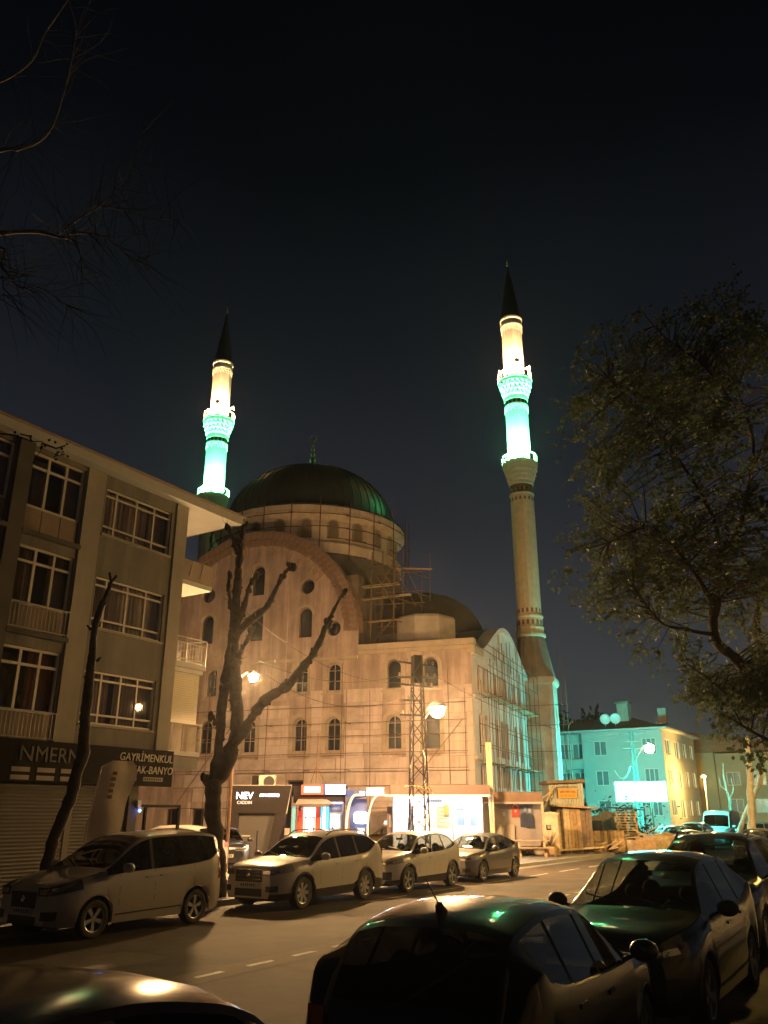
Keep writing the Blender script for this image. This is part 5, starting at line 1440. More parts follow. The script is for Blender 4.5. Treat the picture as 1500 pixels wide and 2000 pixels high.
# ================================================================ VEHICLES
def pchip(pts):
    xs_ = [p[0] for p in pts]; ys_ = [p[1] for p in pts]; n = len(xs_)
    d = [(ys_[i+1]-ys_[i])/(xs_[i+1]-xs_[i]) for i in range(n-1)]
    m_ = [d[0]]+[0 if d[i-1]*d[i] <= 0 else 2*d[i-1]*d[i]/(d[i-1]+d[i]) for i in range(1,n-1)]+[d[-1]]
    def f(x):
        if x <= xs_[0]: return ys_[0]
        if x >= xs_[-1]: return ys_[-1]
        i = 0
        while x > xs_[i+1]: i += 1
        h = xs_[i+1]-xs_[i]; q = (x-xs_[i])/h
        return (2*q**3-3*q**2+1)*ys_[i]+(q**3-2*q**2+q)*h*m_[i]+(-2*q**3+3*q**2)*ys_[i+1]+(q**3-q**2)*h*m_[i+1]
    return f
WHEELS = {}
def wheel_meshes(r, w, style):
    k = (round(r,3), style)
    if k in WHEELS: return WHEELS[k]
    Q = lambda p: Vector((p[0], p[2], p[1]))
    ty = MB(Q); rr = r*.68
    ty.lathe([(rr,-w*.42),(r*.86,-w*.5),(r*.95,-w*.47),(r*.99,-w*.36),(r,-w*.2),(r,w*.2),(r*.99,w*.36),(r*.95,w*.47),(r*.86,w*.5),(rr,w*.42)], 32)
    tyre = ty.mesh('tyre', M['rubber'], 40)
    ri = MB(Q)   # outer face towards +y (w*.4)
    ri.lathe([(rr*1.0,w*.44),(rr*.94,w*.42),(rr*.9,w*.2),(rr*.9,-w*.3)], 30, m=0)
    ri.lathe([(.001,-w*.05),(rr*.9,-w*.05)], 24, m=1)
    ri.lathe([(.001,w*.36),(rr*.16,w*.36),(rr*.22,w*.28),(rr*.22,0)], 16, m=0)
    ns = {'five':5,'seven':7,'ten':5,'multi':10}[style]
    for i in range(ns):
        for off in ((-.13,.13) if style in ('five','ten') else (0,)):
            a = 2*math.pi*i/ns
            a0 = a+off*.6; a1 = a+off*(1.5 if style == 'ten' else .8)
            wv = .10 if style == 'seven' else .075
            if style == 'multi': wv = .06
            p0 = Vector((rr*.15*math.cos(a0), rr*.15*math.sin(a0), w*.33)); p1 = Vector((rr*.95*math.cos(a1), rr*.95*math.sin(a1), w*.36))
            dr = (p1-p0).normalized(); sd = Vector((-dr.y,dr.x,0))
            w0, w1 = rr*wv*1.3, rr*wv*(2.2 if style == 'seven' else 1.2)
            ri.add([p0-sd*w0,p0+sd*w0,p1+sd*w1,p1-sd*w1]+[p+Vector((0,0,-w*.2)) for p in (p0-sd*w0*1.2,p0+sd*w0*1.2,p1+sd*w1*1.1,p1-sd*w1*1.1)], [(0,1,2,3)[::-1],(0,4,5,1),(1,5,6,2),(3,7,4,0),(2,6,7,3)], 0)
    rim = ri.mesh('rim', [M['rim_grey'], M['rim_dark']], 40)
    WHEELS[k] = (tyre, rim); return WHEELS[k]

def car(name, label, cat, loc, rotz, sp, group=None, interior=True):
    """loc: ground point under the middle of the car; local x forward"""
    t = thing(name, label, cat, loc, rotz, group)
    L, W = sp['L'], sp['W']; hw0 = W/2; r = sp['r']; fa = sp['fo']; ra_ = fa+sp['wb']; gc = sp.get('gc', .21)
    top = pchip(sp['top']); belt = pchip(sp['belt'])
    A, B_, Cc, Dd = sp['A'], sp['B'], sp['C'], sp['D']; uE = sp['uE']
    rw = sp['rw']/2
    fb = sp.get('fb',.30); fl_ = sp.get('fl',.75)
    def wf(u):
        return hw0*(1-fb*max(0,1-u/fl_)**2.3 - sp.get('rb',.17)*max(0,1-(L-u)/.5)**2.4)
    aR = r+.06
    key = {0,.03,.09,.18,.32,.5,A-.02,A+.05,B_,B_+.05,Cc,Dd,L-.03,L-.1,L-.2,L, sp['A']+.32, uE}
    for k in range(1,8): key.add(A+(B_-A)*k/8)
    for k in range(1,9): key.add(B_+(Cc-B_)*k/9)
    for k in range(1,6): key.add(Cc+(Dd-Cc)*k/6)
    for k in range(1,7): key.add(.5+(A-.5)*k/7)
    for ax in (fa, ra_):
        for k in range(13): key.add(ax-aR*math.cos(math.pi*k/12)*1.0)
    for p in sp['pillars']: key.add(p-.035); key.add(p+.035)
    us = sorted(k for k in key if 0 <= k <= L)
    u2 = [us[0]]
    pk = set(p+e for p in sp['pillars'] for e in (-.035,.035))|{0,L,A+.05,uE,B_,Cc,Dd}
    for u in us[1:]:
        if u-u2[-1] < .022:
            if u in pk: u2[-1] = u
            continue
        u2.append(u)
    us = u2
    def sm(x): x = min(1,max(0,x)); return x*x*(3-2*x)
    def g(u):
        if u < A: return 0
        if u < B_: return sm((u-A)/(B_-A))**.8
        if u < Cc: return 1
        return 1-(.0 if sp.get('vanrear') else .42)*sm((u-Cc)/max(.01,(L-Cc)))
    def section(u):
        hw = wf(u); zt = top(u); zb = min(belt(u), zt-.035)
        zl = gc + .0*u
        lift = .05*max(0,1-u/.5)**2+.07*max(0,1-(L-u)/.5)**2
        zl += lift
        for ax in (fa, ra_):
            if abs(u-ax) < aR: zl = max(zl, r+math.sqrt(max(0,aR*aR-(u-ax)**2)))
        zs = max(.62*zb, zl+.03)
        zm = max(zs+.01, zs+(zb-zs)*.62)
        gg = g(u)
        yb = hw-.05
        yt = yb-.05+(rw-(yb-.05))*gg
        crown = .035+.035*gg
        ze = max(zb+.012, zt-crown)
        a = (1-gg)*.45
        return [(hw-.055, zl),(hw-.012, zl+(zs-zl)*.45),(hw, zs),(hw-.006, zm),(hw-.035, zb-.012),(yb, zb),
                (yt+.012*gg, ze-.035*gg-.004),(yt-.012, ze-.004+.002*gg),(yt-.055, ze+.012),(yt*.62, zt-crown*.22*(1+a)),(0, zt)]
    NR = 11
    secs = [section(u) for u in us]
    X = lambda u: L/2-u
    parts = {'body':MB(), 'windshield':MB(), 'rear_window':MB(), 'cladding':MB()}
    pil = {}
    side = {}
    clad = sp.get('clad', False)
    for i in range(len(us)-1):
        um = (us[i]+us[i+1])/2
        for j in range(NR-1):
            for sgn in (1,-1):
                q = [(X(us[i]),sgn*secs[i][j][0],secs[i][j][1]),(X(us[i+1]),sgn*secs[i+1][j][0],secs[i+1][j][1]),(X(us[i+1]),sgn*secs[i+1][j+1][0],secs[i+1][j+1][1]),(X(us[i]),sgn*secs[i][j+1][0],secs[i][j+1][1])]
                tgt = parts['body']
                if j == 5 and A+.05 <= um <= uE:
                    if min(secs[i][6][1]-secs[i][5][1], secs[i+1][6][1]-secs[i+1][5][1]) > .03:
                        pk_ = [p for p in sp['pillars'] if abs(um-p) < .036]
                        if pk_: tgt = pil.setdefault((pk_[0],sgn), MB())
                        else:
                            seg = sum(1 for p in sp['pillars'] if um > p); tgt = side.setdefault((seg,sgn), MB())
                elif j in (8,9) and A+.05 <= um <= B_-.02: tgt = parts['windshield']
                elif j in (8,9) and Cc+.02 <= um <= Dd and not sp.get('norear'): tgt = parts['rear_window']
                elif clad and j == 0: tgt = parts['cladding']
                tgt.add(q, [(0,1,2,3)] if sgn < 0 else [(3,2,1,0)])
    for idx, rev in ((0,False),(len(us)-1,True)):
        s_ = secs[idx]; x = X(us[idx])
        cap = [(x,y,z) for y,z in s_]+[(x,-y,z) for y,z in s_[-2::-1]]
        if rev: parts['body'].add(cap, [tuple(range(len(cap)))[::-1]])
        else: parts['body'].add(cap, [tuple(range(len(cap)))])
    def weld(mb):
        d = {}; nv = []; mp_ = []
        for p in mb.v:
            k = (round(p[0],4),round(p[1],4),round(p[2],4))
            if k not in d: d[k] = len(nv); nv.append(p)
            mp_.append(d[k])
        nf = []
        for f in mb.f:
            q = []
            for i in f:
                if not q or mp_[i] != q[-1]: q.append(mp_[i])
            if q and q[0] == q[-1]: q.pop()
            if len(q) > 2 and len(set(q)) == len(q): nf.append(tuple(q))
        mb.v = nv; mb.f = nf; mb.m = [0]*len(nf); mb.T = None
        return mb
    pm = M[sp['paint']]
    body = weld(parts['body']).build('body', pm, t, 38)
    gm = M[sp.get('glass','car_glass')]; wm_ = M[sp.get('wglass', sp.get('glass','car_glass'))]
    if parts['windshield'].f: weld(parts['windshield']).build('windshield', wm_, t, 60)
    if parts['rear_window'].f: weld(parts['rear_window']).build('rear_window', M[sp.get('rglass', sp.get('glass','car_glass'))], t, 60)
    for mb in pil.values(): weld(mb).build('door_pillar', M['pillar_black'], t, 40)
    if parts['cladding'].f: weld(parts['cladding']).build('sill_cladding', M['black_plastic'], t, 40)
    for k, mb in side.items(): weld(mb).build('side_window', M[sp.get('sglass', sp.get('glass','car_glass'))], t, 60)
    def ysec(u, z):
        s_ = section(u)
        for (y0,z0),(y1,z1) in zip(s_[:6], s_[1:7]):
            if z0 <= z <= z1: return y0+(y1-y0)*(z-z0)/max(1e-6,z1-z0)
        return s_[2][0] if z < s_[0][1]+.5 else s_[5][0]
    def patch(nm, mname, sgn, ulist, zlo, zhi, off=.008, parent=t, front=None):
        b = MB(); vs = []
        pts = []
        if front is not None:   # start on the flat nose / tail
            e = 0 if front[2] == 0 else L
            y_ = section(e)[2][0]
            for fr_ in front[:2]: pts.append((X(e)+(off if e == 0 else -off), y_*fr_, e))
        for u in ulist: pts.append((X(u), None, u))
        n = 4
        for (x,y,u) in pts:
            for i in range(n):
                z = zlo(u)+(zhi(u)-zlo(u))*i/(n-1)
                vs.append((x, sgn*((y if y is not None else ysec(u,z)+off)), z))
        fs = [(i*n+j,(i+1)*n+j,(i+1)*n+j+1,i*n+j+1) if sgn < 0 else (i*n+j+1,(i+1)*n+j+1,(i+1)*n+j,i*n+j) for i in range(len(pts)-1) for j in range(n-1)]
        b.add(vs, fs); return b.build(nm, M[mname], parent, 60)
    # wheels
    ty, rim = wheel_meshes(r, .21, sp.get('rim','five'))
    for ax in (fa, ra_):
        for sgn in (1,-1):
            o = put('wheel', ty, t, (X(ax), sgn*(hw0-.125), r), (0, 0 if True else 0, 0 if sgn > 0 else math.pi))
            o.rotation_euler = (0, rnd.uniform(0,1.2), 0 if sgn > 0 else math.pi)
            put('rim', rim, o)
            ar = MB(); pts = [(X(ax)+ (aR+.012)*math.cos(math.pi*q/14)*1.0, sgn*(hw0-.012), r+(aR+.012)*math.sin(math.pi*q/14)) for q in range(15)]
            pts = [(p[0], sgn*(min(ysec(L/2-p[0], max(p[2],gc+.05)), hw0)+.002), p[2]) for p in pts]
            ar.path(pts, .035 if clad else .012, 6); ar.build('wheel_arch', M['black_plastic'] if clad else pm, t, 60)
    ub = MB(); ub.box2((-L/2+.25,-hw0+.30,gc-.02),(L/2-.25,hw0-.30,.52))
    for ax in (fa, ra_):
        ub.box2((X(ax)-.40,-hw0+.27,gc),(X(ax)+.40,hw0-.27,min(.85,belt(ax)-.12)))
    ub.build('underbody', M['underbody'], t)
    # lights, grille, bumpers, plates
    hz = sp['hl']
    zlo = lambda u: hz[0]+sp.get('hls',.10)*u; zhi = lambda u: hz[1]+sp.get('hls',.10)*1.25*u
    for sgn in (1,-1):
        patch('headlight', sp.get('lens','lens'), sgn, [.005,.03,.09,.18,.32]+([.45,.55] if hz[2] > .5 else []), zlo, zhi, .012, front=(hz[3],1.0,0))
        tz = sp['tl']
        patch('taillight', 'lens_red', sgn, [L-q for q in (.005,.03,.06,.1,.16,tz[2])], lambda u: tz[0], lambda u: tz[1], .006, front=(tz[3],.97,1))
        # door gaps, handles, mirrors, lower trim
        for u in sp['doors']:
            zb = belt(u)
            patch('door_gap', 'underbody', sgn, [u-.005,u+.005], lambda u: gc+.12, lambda u: zb-.02, .003)
        for zf_, dz in ((.70,.012),(.34,.010)):
            u0, u1 = fa+aR+.05, ra_-aR-.05
            ul = [u0+(u1-u0)*q/10 for q in range(11)]
            patch('side_crease', sp['paint'] if zf_ > .5 else 'black_plastic', sgn, ul, lambda u: belt(u)*zf_-dz-.02*(u-u0)*0, lambda u: belt(u)*zf_+dz, .010)
        hb = MB(); pts = []
        for q in range(9):
            u = .10+(A-.14)*q/8; s_ = section(u); pts.append((X(u), sgn*(s_[7][0]+.004), s_[7][1]+.004))
        hb.path(pts, .005, 4, caps=False); hb.build('bonnet_gap', M['underbody'], t)
        patch('headlight_core', 'chrome', sgn, [.02,.06,.12,.2], lambda u: zlo(u)+.03, lambda u: zhi(u)-.03, .017, front=(hz[3]+.08,1.0,0))
        for u in sp['handles']:
            zz = belt(u)-.13; y = ysec(u, zz)
            MB().box((X(u), sgn*(y+.008), zz),(.17,.016,.03)).build('door_handle', pm, t)
        um = A+.38; y = ysec(um, belt(um)-.02); zz = belt(um)+.06
        mr = MB(); mr.ball((0,0,0), 1, 14, 10, sc=(.075,.125,.085)); mr.v = [(p[0]+(.03 if p[0] > 0 else 0), p[1], p[2]) for p in mr.v]
        mo = mr.build('wing_mirror', M[sp.get('mirror', sp['paint'])], t, 60); mo.location = (X(um), sgn*(y+.17), zz+.03)
        MB().beam((X(um),sgn*(y-.02),zz-.05),(X(um),sgn*(y+.1),zz+.0),.05,.035).build('mirror_arm', M['black_plastic'], t)
        if sp.get('rails'):
            pts = [(X(B_+.1+(Cc-B_-.1)*q/8), sgn*(rw-.06), top(B_+.1+(Cc-B_-.1)*q/8)+(-.035 if q in (0,8) else .02)) for q in range(9)]
            MB().path(pts, .02, 6).build('roof_rail', M[sp['rails']], t, 60)
    y0 = section(0)[2][0]
    gz = sp['grille']
    b = MB(); b.prism([(-y0*gz[2],gz[0]),(y0*gz[2],gz[0]),(y0*gz[3],gz[1]),(-y0*gz[3],gz[1])], -.012, .02)
    b.v = [(L/2-p[1], p[0], p[2]) for p in b.v]; b.f = [f[::-1] for f in b.f] if False else b.f
    go = b.build('grille', M['black_plastic'], t)
    nb = sp.get('bars', 3)
    for k in range(nb):
        z = gz[0]+(gz[1]-gz[0])*(k+.7)/(nb+.4); wd_ = y0*(gz[2]+(gz[3]-gz[2])*(z-gz[0])/(gz[1]-gz[0]))-.04
        MB().box2((L/2+.012,-wd_,z-.008),(L/2+.022,wd_,z+.008)).build('bar', M[sp.get('barm','chrome')], go)
    MB().ball((L/2+.022,0,(gz[0]+gz[1])/2+.02), .055, 12, 8, sc=(.2,1,1)).build('badge', M['chrome'], t, 60)
    iz = sp['intake']
    MB().box2((L/2-.02,-y0*iz[2],iz[0]),(L/2+.008,y0*iz[2],iz[1])).build('bumper_intake', M['black_plastic'], t)
    for sgn in (1,-1):
        fz = sp['fog']
        patch('fog_light_recess', 'black_plastic', sgn, [.005,.03,.09,.15], lambda u: fz[0], lambda u: fz[1], .006, front=(.8,1.0,0))
    pz = sp.get('plate', iz[1]+.02)
    for x_, sgn, z_ in ((L/2+.012,1,pz),(-L/2-.012,-1,sp.get('rplate',.72))):
        po = MB().box2((x_-.008,-.26,z_),(x_+.008,.26,z_+.11)).build('number_plate', M['plate'], t)
        for q in range(7):
            if q in (2,5) and False: continue
            MB().box2((x_+sgn*.009-.001,-.215+.063*q,z_+.025),(x_+sgn*.009+.001,-.18+.063*q,z_+.085)).build('print', M['plate_ink'], po)
    # wipers, inner cabin
    for y_ in (.42,-.1):
        u0 = A+.06; u1 = A+(B_-A)*.30
        MB().path([(X(u0),y_,top(u0)+.012),(X(u1),y_-.52,top(u1)+.0)], .009, 4).build('wiper', M['black_plastic'], t)
    if interior:
        zb = belt(A+.5); zr = top((B_+Cc)/2)
        MB().box2((X(A+.62),-hw0+.17,zb-.42),(X(A+.12),hw0-.17,zb-.03)).build('dashboard', M['seat'], t)
        for row,u in enumerate(sp.get('seats',(A+1.35,A+2.2))):
            for y_ in (.36,-.36):
                so = MB(); zz0 = .42; th = zb+.02
                so.box((X(u),y_,(zz0+th)/2),(.14,.46,th-zz0),Matrix.Rotation(R(-14),3,'Y'))
                so.build('seat', M['seat'], t)
                hr = MB(); hr.ball((X(u)-.08,y_,th+.11), 1, 10, 8, sc=(.055,.13,.10)); hr.build('headrest', M['seat'], t, 60)
        sw = MB(); ctr = Vector((X(A+.72),.36,zb-.06)); ax_ = Vector((-.9,0,.43)).normalized(); e1 = Vector((0,1,0)); e2 = ax_.cross(e1)
        sw.path([ctr+e1*.18*math.cos(2*math.pi*i/20)+e2*.18*math.sin(2*math.pi*i/20) for i in range(21)], .015, 6); sw.build('steering_wheel', M['black_plastic'], t, 60)
        MB().box((X(A+(B_-A)*.86),0,top(A+(B_-A)*.86)-.09),(.03,.22,.06)).build('inner_mirror', M['black_plastic'], t)
    t['_'] = 0; del t['_']
    return t, top, belt, X
def park(s_front, n_near, sp, facing=-1):
    """middle of a car whose front axle is at s and whose near wheels stand at n on the far side of the road"""
    c = sp['L']/2-sp['fo']
    return road(s_front-facing*c, n_near+sp['W']/2-.12), (ROADROT if facing > 0 else ROADROT+math.pi)
SP = {}
SP['van'] = dict(L=4.17,W=1.77,fo=.86,wb=2.49,r=.315,paint='paint_beige',glass='car_glass_dark',top=[(0,.80),(.06,.87),(.3,.955),(.95,1.10),(1.05,1.13),(1.95,1.66),(2.3,1.725),(3.2,1.75),(3.95,1.70),(4.06,1.62),(4.12,1.15),(4.17,.95)],
    belt=[(0,.74),(.4,.86),(1.0,1.00),(2.0,1.06),(3.0,1.10),(3.7,1.17),(3.98,1.30),(4.17,1.0)],A=1.02,B=1.98,C=4.02,D=4.12,uE=3.93,rw=1.34,pillars=[2.16],doors=[1.35,2.2,3.25],handles=[2.05,2.42],hl=(.72,.86,.6,.62),hls=.16,tl=(.8,1.35,.2,.8),grille=(.52,.78,.50,.56),intake=(.26,.40,.6),fog=(.34,.48),bars=4,barm='black_plastic',lens='lens_dark',rim='five',vanrear=True,seats=(2.35,3.2))
SP['suv'] = dict(L=4.58,W=1.82,fo=.93,wb=2.62,r=.345,paint='paint_pearl',glass='car_glass_dark',top=[(0,.80),(.06,.90),(.3,.985),(1.0,1.06),(1.22,1.09),(2.0,1.53),(2.35,1.62),(3.1,1.655),(3.9,1.60),(4.18,1.48),(4.45,1.10),(4.54,.98),(4.58,.86)],
    belt=[(0,.74),(.4,.88),(1.2,.99),(2.2,1.03),(3.2,1.08),(3.7,1.14),(3.95,1.26),(4.06,1.36),(4.58,.9)],A=1.18,B=2.05,C=4.05,D=4.46,uE=4.02,rw=1.30,pillars=[2.42,3.22],doors=[1.55,2.46,3.38],handles=[2.28,3.15],hl=(.74,.87,.6,.60),hls=.14,tl=(.82,1.22,.22,.86),grille=(.60,.86,.62,.60),intake=(.30,.46,.62),fog=(.40,.52),bars=3,rim='seven',clad=True,rails='chrome')
SP['cross'] = dict(L=4.23,W=1.80,fo=.85,wb=2.64,r=.335,paint='paint_pearl',glass='car_glass_clear',sglass='car_glass',top=[(0,.78),(.06,.87),(.3,.955),(.95,1.045),(1.12,1.07),(1.85,1.47),(2.2,1.555),(2.9,1.575),(3.6,1.50),(3.85,1.40),(4.1,1.06),(4.18,.96),(4.23,.85)],
    belt=[(0,.72),(.4,.86),(1.1,.97),(2.1,1.0),(3.1,1.05),(3.6,1.14),(3.72,1.2),(4.23,.9)],A=1.08,B=1.92,C=3.72,D=4.11,uE=3.70,rw=1.26,pillars=[2.28,3.05],doors=[1.4,2.3,3.2],handles=[2.12,2.95],hl=(.72,.83,.6,.55),hls=.12,tl=(.84,1.0,.3,.6),grille=(.58,.80,.52,.6),intake=(.26,.44,.66),fog=(.36,.56),bars=3,rim='five',clad=True)
SP['hatch'] = dict(L=4.05,W=1.77,fo=.82,wb=2.58,r=.31,paint='paint_grey',glass='car_glass',wglass='car_glass_clear',top=[(0,.68),(.06,.77),(.3,.86),(.95,.945),(1.1,.97),(1.85,1.34),(2.2,1.425),(2.8,1.44),(3.4,1.36),(3.65,1.27),(3.93,.98),(4.0,.90),(4.05,.78)],
    belt=[(0,.62),(.4,.77),(1.1,.88),(2.1,.91),(3.0,.97),(3.4,1.06),(3.52,1.14),(4.05,.85)],A=1.06,B=1.92,C=3.5,D=3.94,uE=3.48,rw=1.20,pillars=[2.25,2.95],doors=[1.36,2.28,3.1],handles=[2.1,2.85],hl=(.62,.74,.6,.50),hls=.13,tl=(.74,.92,.3,.55),grille=(.46,.68,.50,.58),intake=(.22,.38,.66),fog=(.3,.42),bars=2,rim='ten',gc=.18)
p, rz = park(.28, 4.22, SP['van']); car('minivan', 'dusty beige minivan with black windows parked before the shutters', 'van', p, rz, SP['van'], 'vehicles parked nose to tail along the far kerb')
p, rz = park(6.08, 4.02, SP['suv']); car('suv', 'pearl white suv with dark windows parked before the thick pruned trunk', 'suv', p, rz, SP['suv'], 'vehicles parked nose to tail along the far kerb')
p, rz = park(10.9, 4.02, SP['cross']); car('crossover', 'pale crossover with yellow lit windscreen parked between white suv and grey hatchback', 'car', p, rz, SP['cross'], 'vehicles parked nose to tail along the far kerb')
p, rz = park(15.7, 4.02, SP['hatch']); car('hatchback', 'small dark grey hatchback parked last in the row before the kiosk', 'car', p, rz, SP['hatch'], 'vehicles parked nose to tail along the far kerb')
# near side of the road
SP['near'] = dict(SP['cross'], L=4.14, W=1.80, paint='paint_black', sglass='car_glass', rglass='car_glass_dark', glass='car_glass', clad=False, rim='ten', mirror='paint_black',
    top=[(0,.76),(.06,.85),(.3,.92),(.95,1.0),(1.12,1.03),(1.85,1.42),(2.2,1.50),(2.9,1.53),(3.5,1.47),(3.72,1.40),(4.02,1.02),(4.1,.92),(4.14,.8)], D=4.03, C=3.70, uE=3.62, tl=(.84,.97,.30,.80))
RG = 'cars parked on the near side of the road'
q = road(-3.95, -5.68)
tn, ntop, nbelt, NX = car('hatchback', 'black hatchback with roof aerial, nearest in view with its back to us', 'car', q, ROADROT+R(4), SP['near'], RG)
tn.scale = (.90,.90,.965)
b = MB(); zr = ntop(3.45); b.path([(NX(3.45),0,zr-.01),(NX(3.50),0,zr+.05)], [.05,.03], 8); b.path([(NX(3.48),0,zr+.04),(NX(3.72),.0,zr+.23)], [.007,.004], 6); b.build('aerial', M['black_plastic'], tn)
MB().path([(NX(4.02),0,ntop(4.02)+.01),(NX(3.86),-.42,ntop(3.86)+.012)], .012, 5).build('rear_wiper', M['black_plastic'], tn)
SP['b'] = dict(SP['cross'], paint='paint_darkgreen', L=4.35, W=1.83, glass='car_glass_clear', sglass='car_glass_clear', clad=False, rim='five', mirror='black_plastic', rails=None, lens='lens_dark',
    top=[(0,.80),(.06,.89),(.3,.98),(.95,1.07),(1.12,1.10),(1.9,1.55),(2.2,1.62),(2.9,1.64),(3.6,1.58),(3.9,1.48),(4.2,1.08),(4.29,.97),(4.35,.85)], belt=[(0,.74),(.4,.88),(1.1,1.0),(2.1,1.03),(3.1,1.08),(3.6,1.16),(3.82,1.24),(4.35,.9)], D=4.2, C=3.86, uE=3.8)
q = road(.5, -5.65)
tB = car('suv', 'dark green black suv facing us with see through windscreen behind the black hatchback', 'suv', q, ROADROT+math.pi, SP['b'], RG)
tB[0].scale = (.95,.93,.98)
SP['c'] = dict(SP['suv'], paint='paint_black', L=4.75, W=1.90, glass='car_glass', wglass='car_glass', rails='chrome', clad=False, top=[(0,.86),(.06,.98),(.3,1.05),(1.0,1.12),(1.22,1.16),(1.95,1.62),(2.35,1.72),(3.1,1.74),(4.1,1.68),(4.42,1.56),(4.62,1.12),(4.7,1.0),(4.75,.86)], D=4.62, C=4.3, belt=[(0,.8),(.4,.95),(1.2,1.07),(2.2,1.1),(3.2,1.14),(3.9,1.2),(4.2,1.34),(4.75,.95)], uE=4.16)
q = road(5.75, -5.35)
car('suv', 'big dark suv with roof rails parked behind the dark green black one', 'suv', q, ROADROT+math.pi, SP['c'], RG)
SP['w'] = dict(SP['hatch'], paint='paint_beige', clad=False)
q = road(-8.95, -5.36)
car('hatchback', 'beige car with only its curved roof in view at the picture bottom', 'car', q, ROADROT+math.pi, dict(SP['hatch'], paint='paint_dusty', glass='car_glass_dark', wglass='car_glass_dark'), RG)
# taxi behind the cash machines
tx, ttop, tb_, TX = car('taxi', 'yellow taxi with white roof sign half hidden behind the cash machines', 'taxi', (pix(748,1640,46.5).x,46.5,.13), R(200), dict(SP['hatch'], paint='paint_yellow', glass='car_glass_clear'))
MB().prism([(-.22,0),(.22,0),(.16,.16),(-.16,.16)], -.08, .08).build('roof_sign', emis('taxi_sign',(1,.95,.85),1.2), tx).location = (TX(2.3),0,ttop(2.3))
# pale car and dark car inside the yard by the gate
car('hatchback', 'pale car with lit roof standing in the yard behind the steel gate', 'car', (pix(322,1620,31).x,31,.13), R(165), dict(SP['cross'], paint='paint_white', glass='car_glass_dark'))
car('hatchback', 'dark car in the yard between thick trunk and black cabin', 'car', (pix(436,1630,35).x,35,.13), R(285), dict(SP['hatch'], paint='paint_black', glass='car_glass_dark'))
# vehicles farther along the road
FG = 'vehicles far along the road'
def far(u, v, Y, rz, spn, label, nm, cat, **kw):
    p = pix(u,v,Y); return car(nm, label, cat, (p.x,Y,0), rz, dict(SP[spn], **kw), FG, interior=True)
far(1322,1640,52,ROADROT+math.pi,'hatch','white car with low roofline, front one of the two beside the scrap heap','hatchback','car',paint='paint_white',glass='car_glass')
far(1357,1640,56,ROADROT+math.pi,'cross','white car standing just behind the low white one','hatchback','car',paint='paint_white',glass='car_glass',clad=False)
far(1412,1640,62,ROADROT+math.pi,'van','pale van facing us with teal lit roof and dark windscreen','van','van',paint='paint_white',L=5.2,W=2.0,wb=3.2,fo=.95,A=.75,B=1.35,rw=1.72,pillars=[1.95],doors=[1.2,1.9],handles=[1.8],uE=1.9,C=5.0,D=5.1,top=[(0,.95),(.1,1.05),(.7,1.22),(.8,1.26),(1.35,2.05),(1.7,2.28),(3,2.32),(5.0,2.28),(5.1,2.2),(5.2,1.0)],belt=[(0,.85),(.7,1.12),(1.5,1.2),(5.2,1.2)])
far(1480,1640,40,ROADROT+math.pi,'hatch','dark car with orange lit roof at the right picture edge','hatchback','car',paint='paint_grey')
far(1475,1620,58,ROADROT+math.pi,'cross','pale parked car under the whitewashed trunks','hatchback','car',paint='paint_silver')
far(1500,1620,70,ROADROT,'hatch','white car farthest along the road at the right edge','hatchback','car',paint='paint_white')

# ================================================================ STREET TREES
def limb(mb, pts, rad, n=9, knob=.12, seed=0):
    knob = knob*2.0
    """bent, knotty limb through the given points"""
    pts = [Vector(p) for p in pts]; out = []; rr = []
    for i in range(len(pts)-1):
        m_ = 10
        for k in range(m_):
            q = k/m_
            p0 = pts[max(0,i-1)]; p1 = pts[i]; p2 = pts[i+1]; p3 = pts[min(len(pts)-1,i+2)]
            p = .5*((2*p1)+(p2-p0)*q+(2*p0-5*p1+4*p2-p3)*q*q+(3*p1-p0-3*p2+p3)*q**3)
            r_ = rad[i]+(rad[i+1]-rad[i])*q
            nz = noise.noise(Vector((p.x*2.3+seed,p.y*2.3,p.z*2.3)))
            out.append(p+Vector((nz,noise.noise(p*2.1+Vector((seed,5,1))),0))*r_*.35); rr.append(r_*(1+knob*noise.noise(p*4.5+Vector((seed,0,9)))+knob*.6*noise.noise(p*13+Vector((seed,3,9)))))
    out.append(pts[-1]); rr.append(rad[-1])
    mb.path(out, rr, n)
    return out
def pp(u, v, Y): return pix(u, v, Y)
# thick pruned tree by the far kerb
Yt = 22.3
base = pp(424,1745,Yt); base.z = .12
t = thing('pruned_tree', 'thick bare pruned street tree with stubby forked limbs beside the white suv', 'tree', base)
T = local(t)
b = MB(T)
limb(b, [base+Vector((0,0,-.1)), base+Vector((.0,0,.5)), pp(418,1600,Yt), pp(417,1525,Yt)], [.27,.22,.205,.24], seed=1)
limb(b, [pp(417,1535,Yt), pp(425,1480,Yt), pp(432,1400,Yt-.1), pp(444,1310,Yt), pp(455,1230,Yt)], [.17,.13,.12,.13,.13], seed=2)
b.build('trunk', M['bark'], t, 180)
def branch(pts, rad, seed, m_='bark'):
    bb = MB(T); limb(bb, pts, rad, 8, .22, seed); return bb.build('limb', M[m_], t, 180)
branch([pp(418,1535,Yt), pp(452,1470,Yt+.1), pp(462,1400,Yt+.1), pp(460,1310,Yt), pp(458,1230,Yt), pp(464,1140,Yt), pp(468,1080,Yt), pp(478,1025,Yt)], [.20,.19,.18,.15,.15,.12,.10,.07], 3)
branch([pp(468,1085,Yt), pp(458,1060,Yt), pp(446,1030,Yt)], [.08,.06,.05], 4)
branch([pp(458,1235,Yt), pp(474,1190,Yt), pp(490,1140,Yt-.3), pp(500,1128,Yt-.3)], [.10,.08,.055,.04], 5)
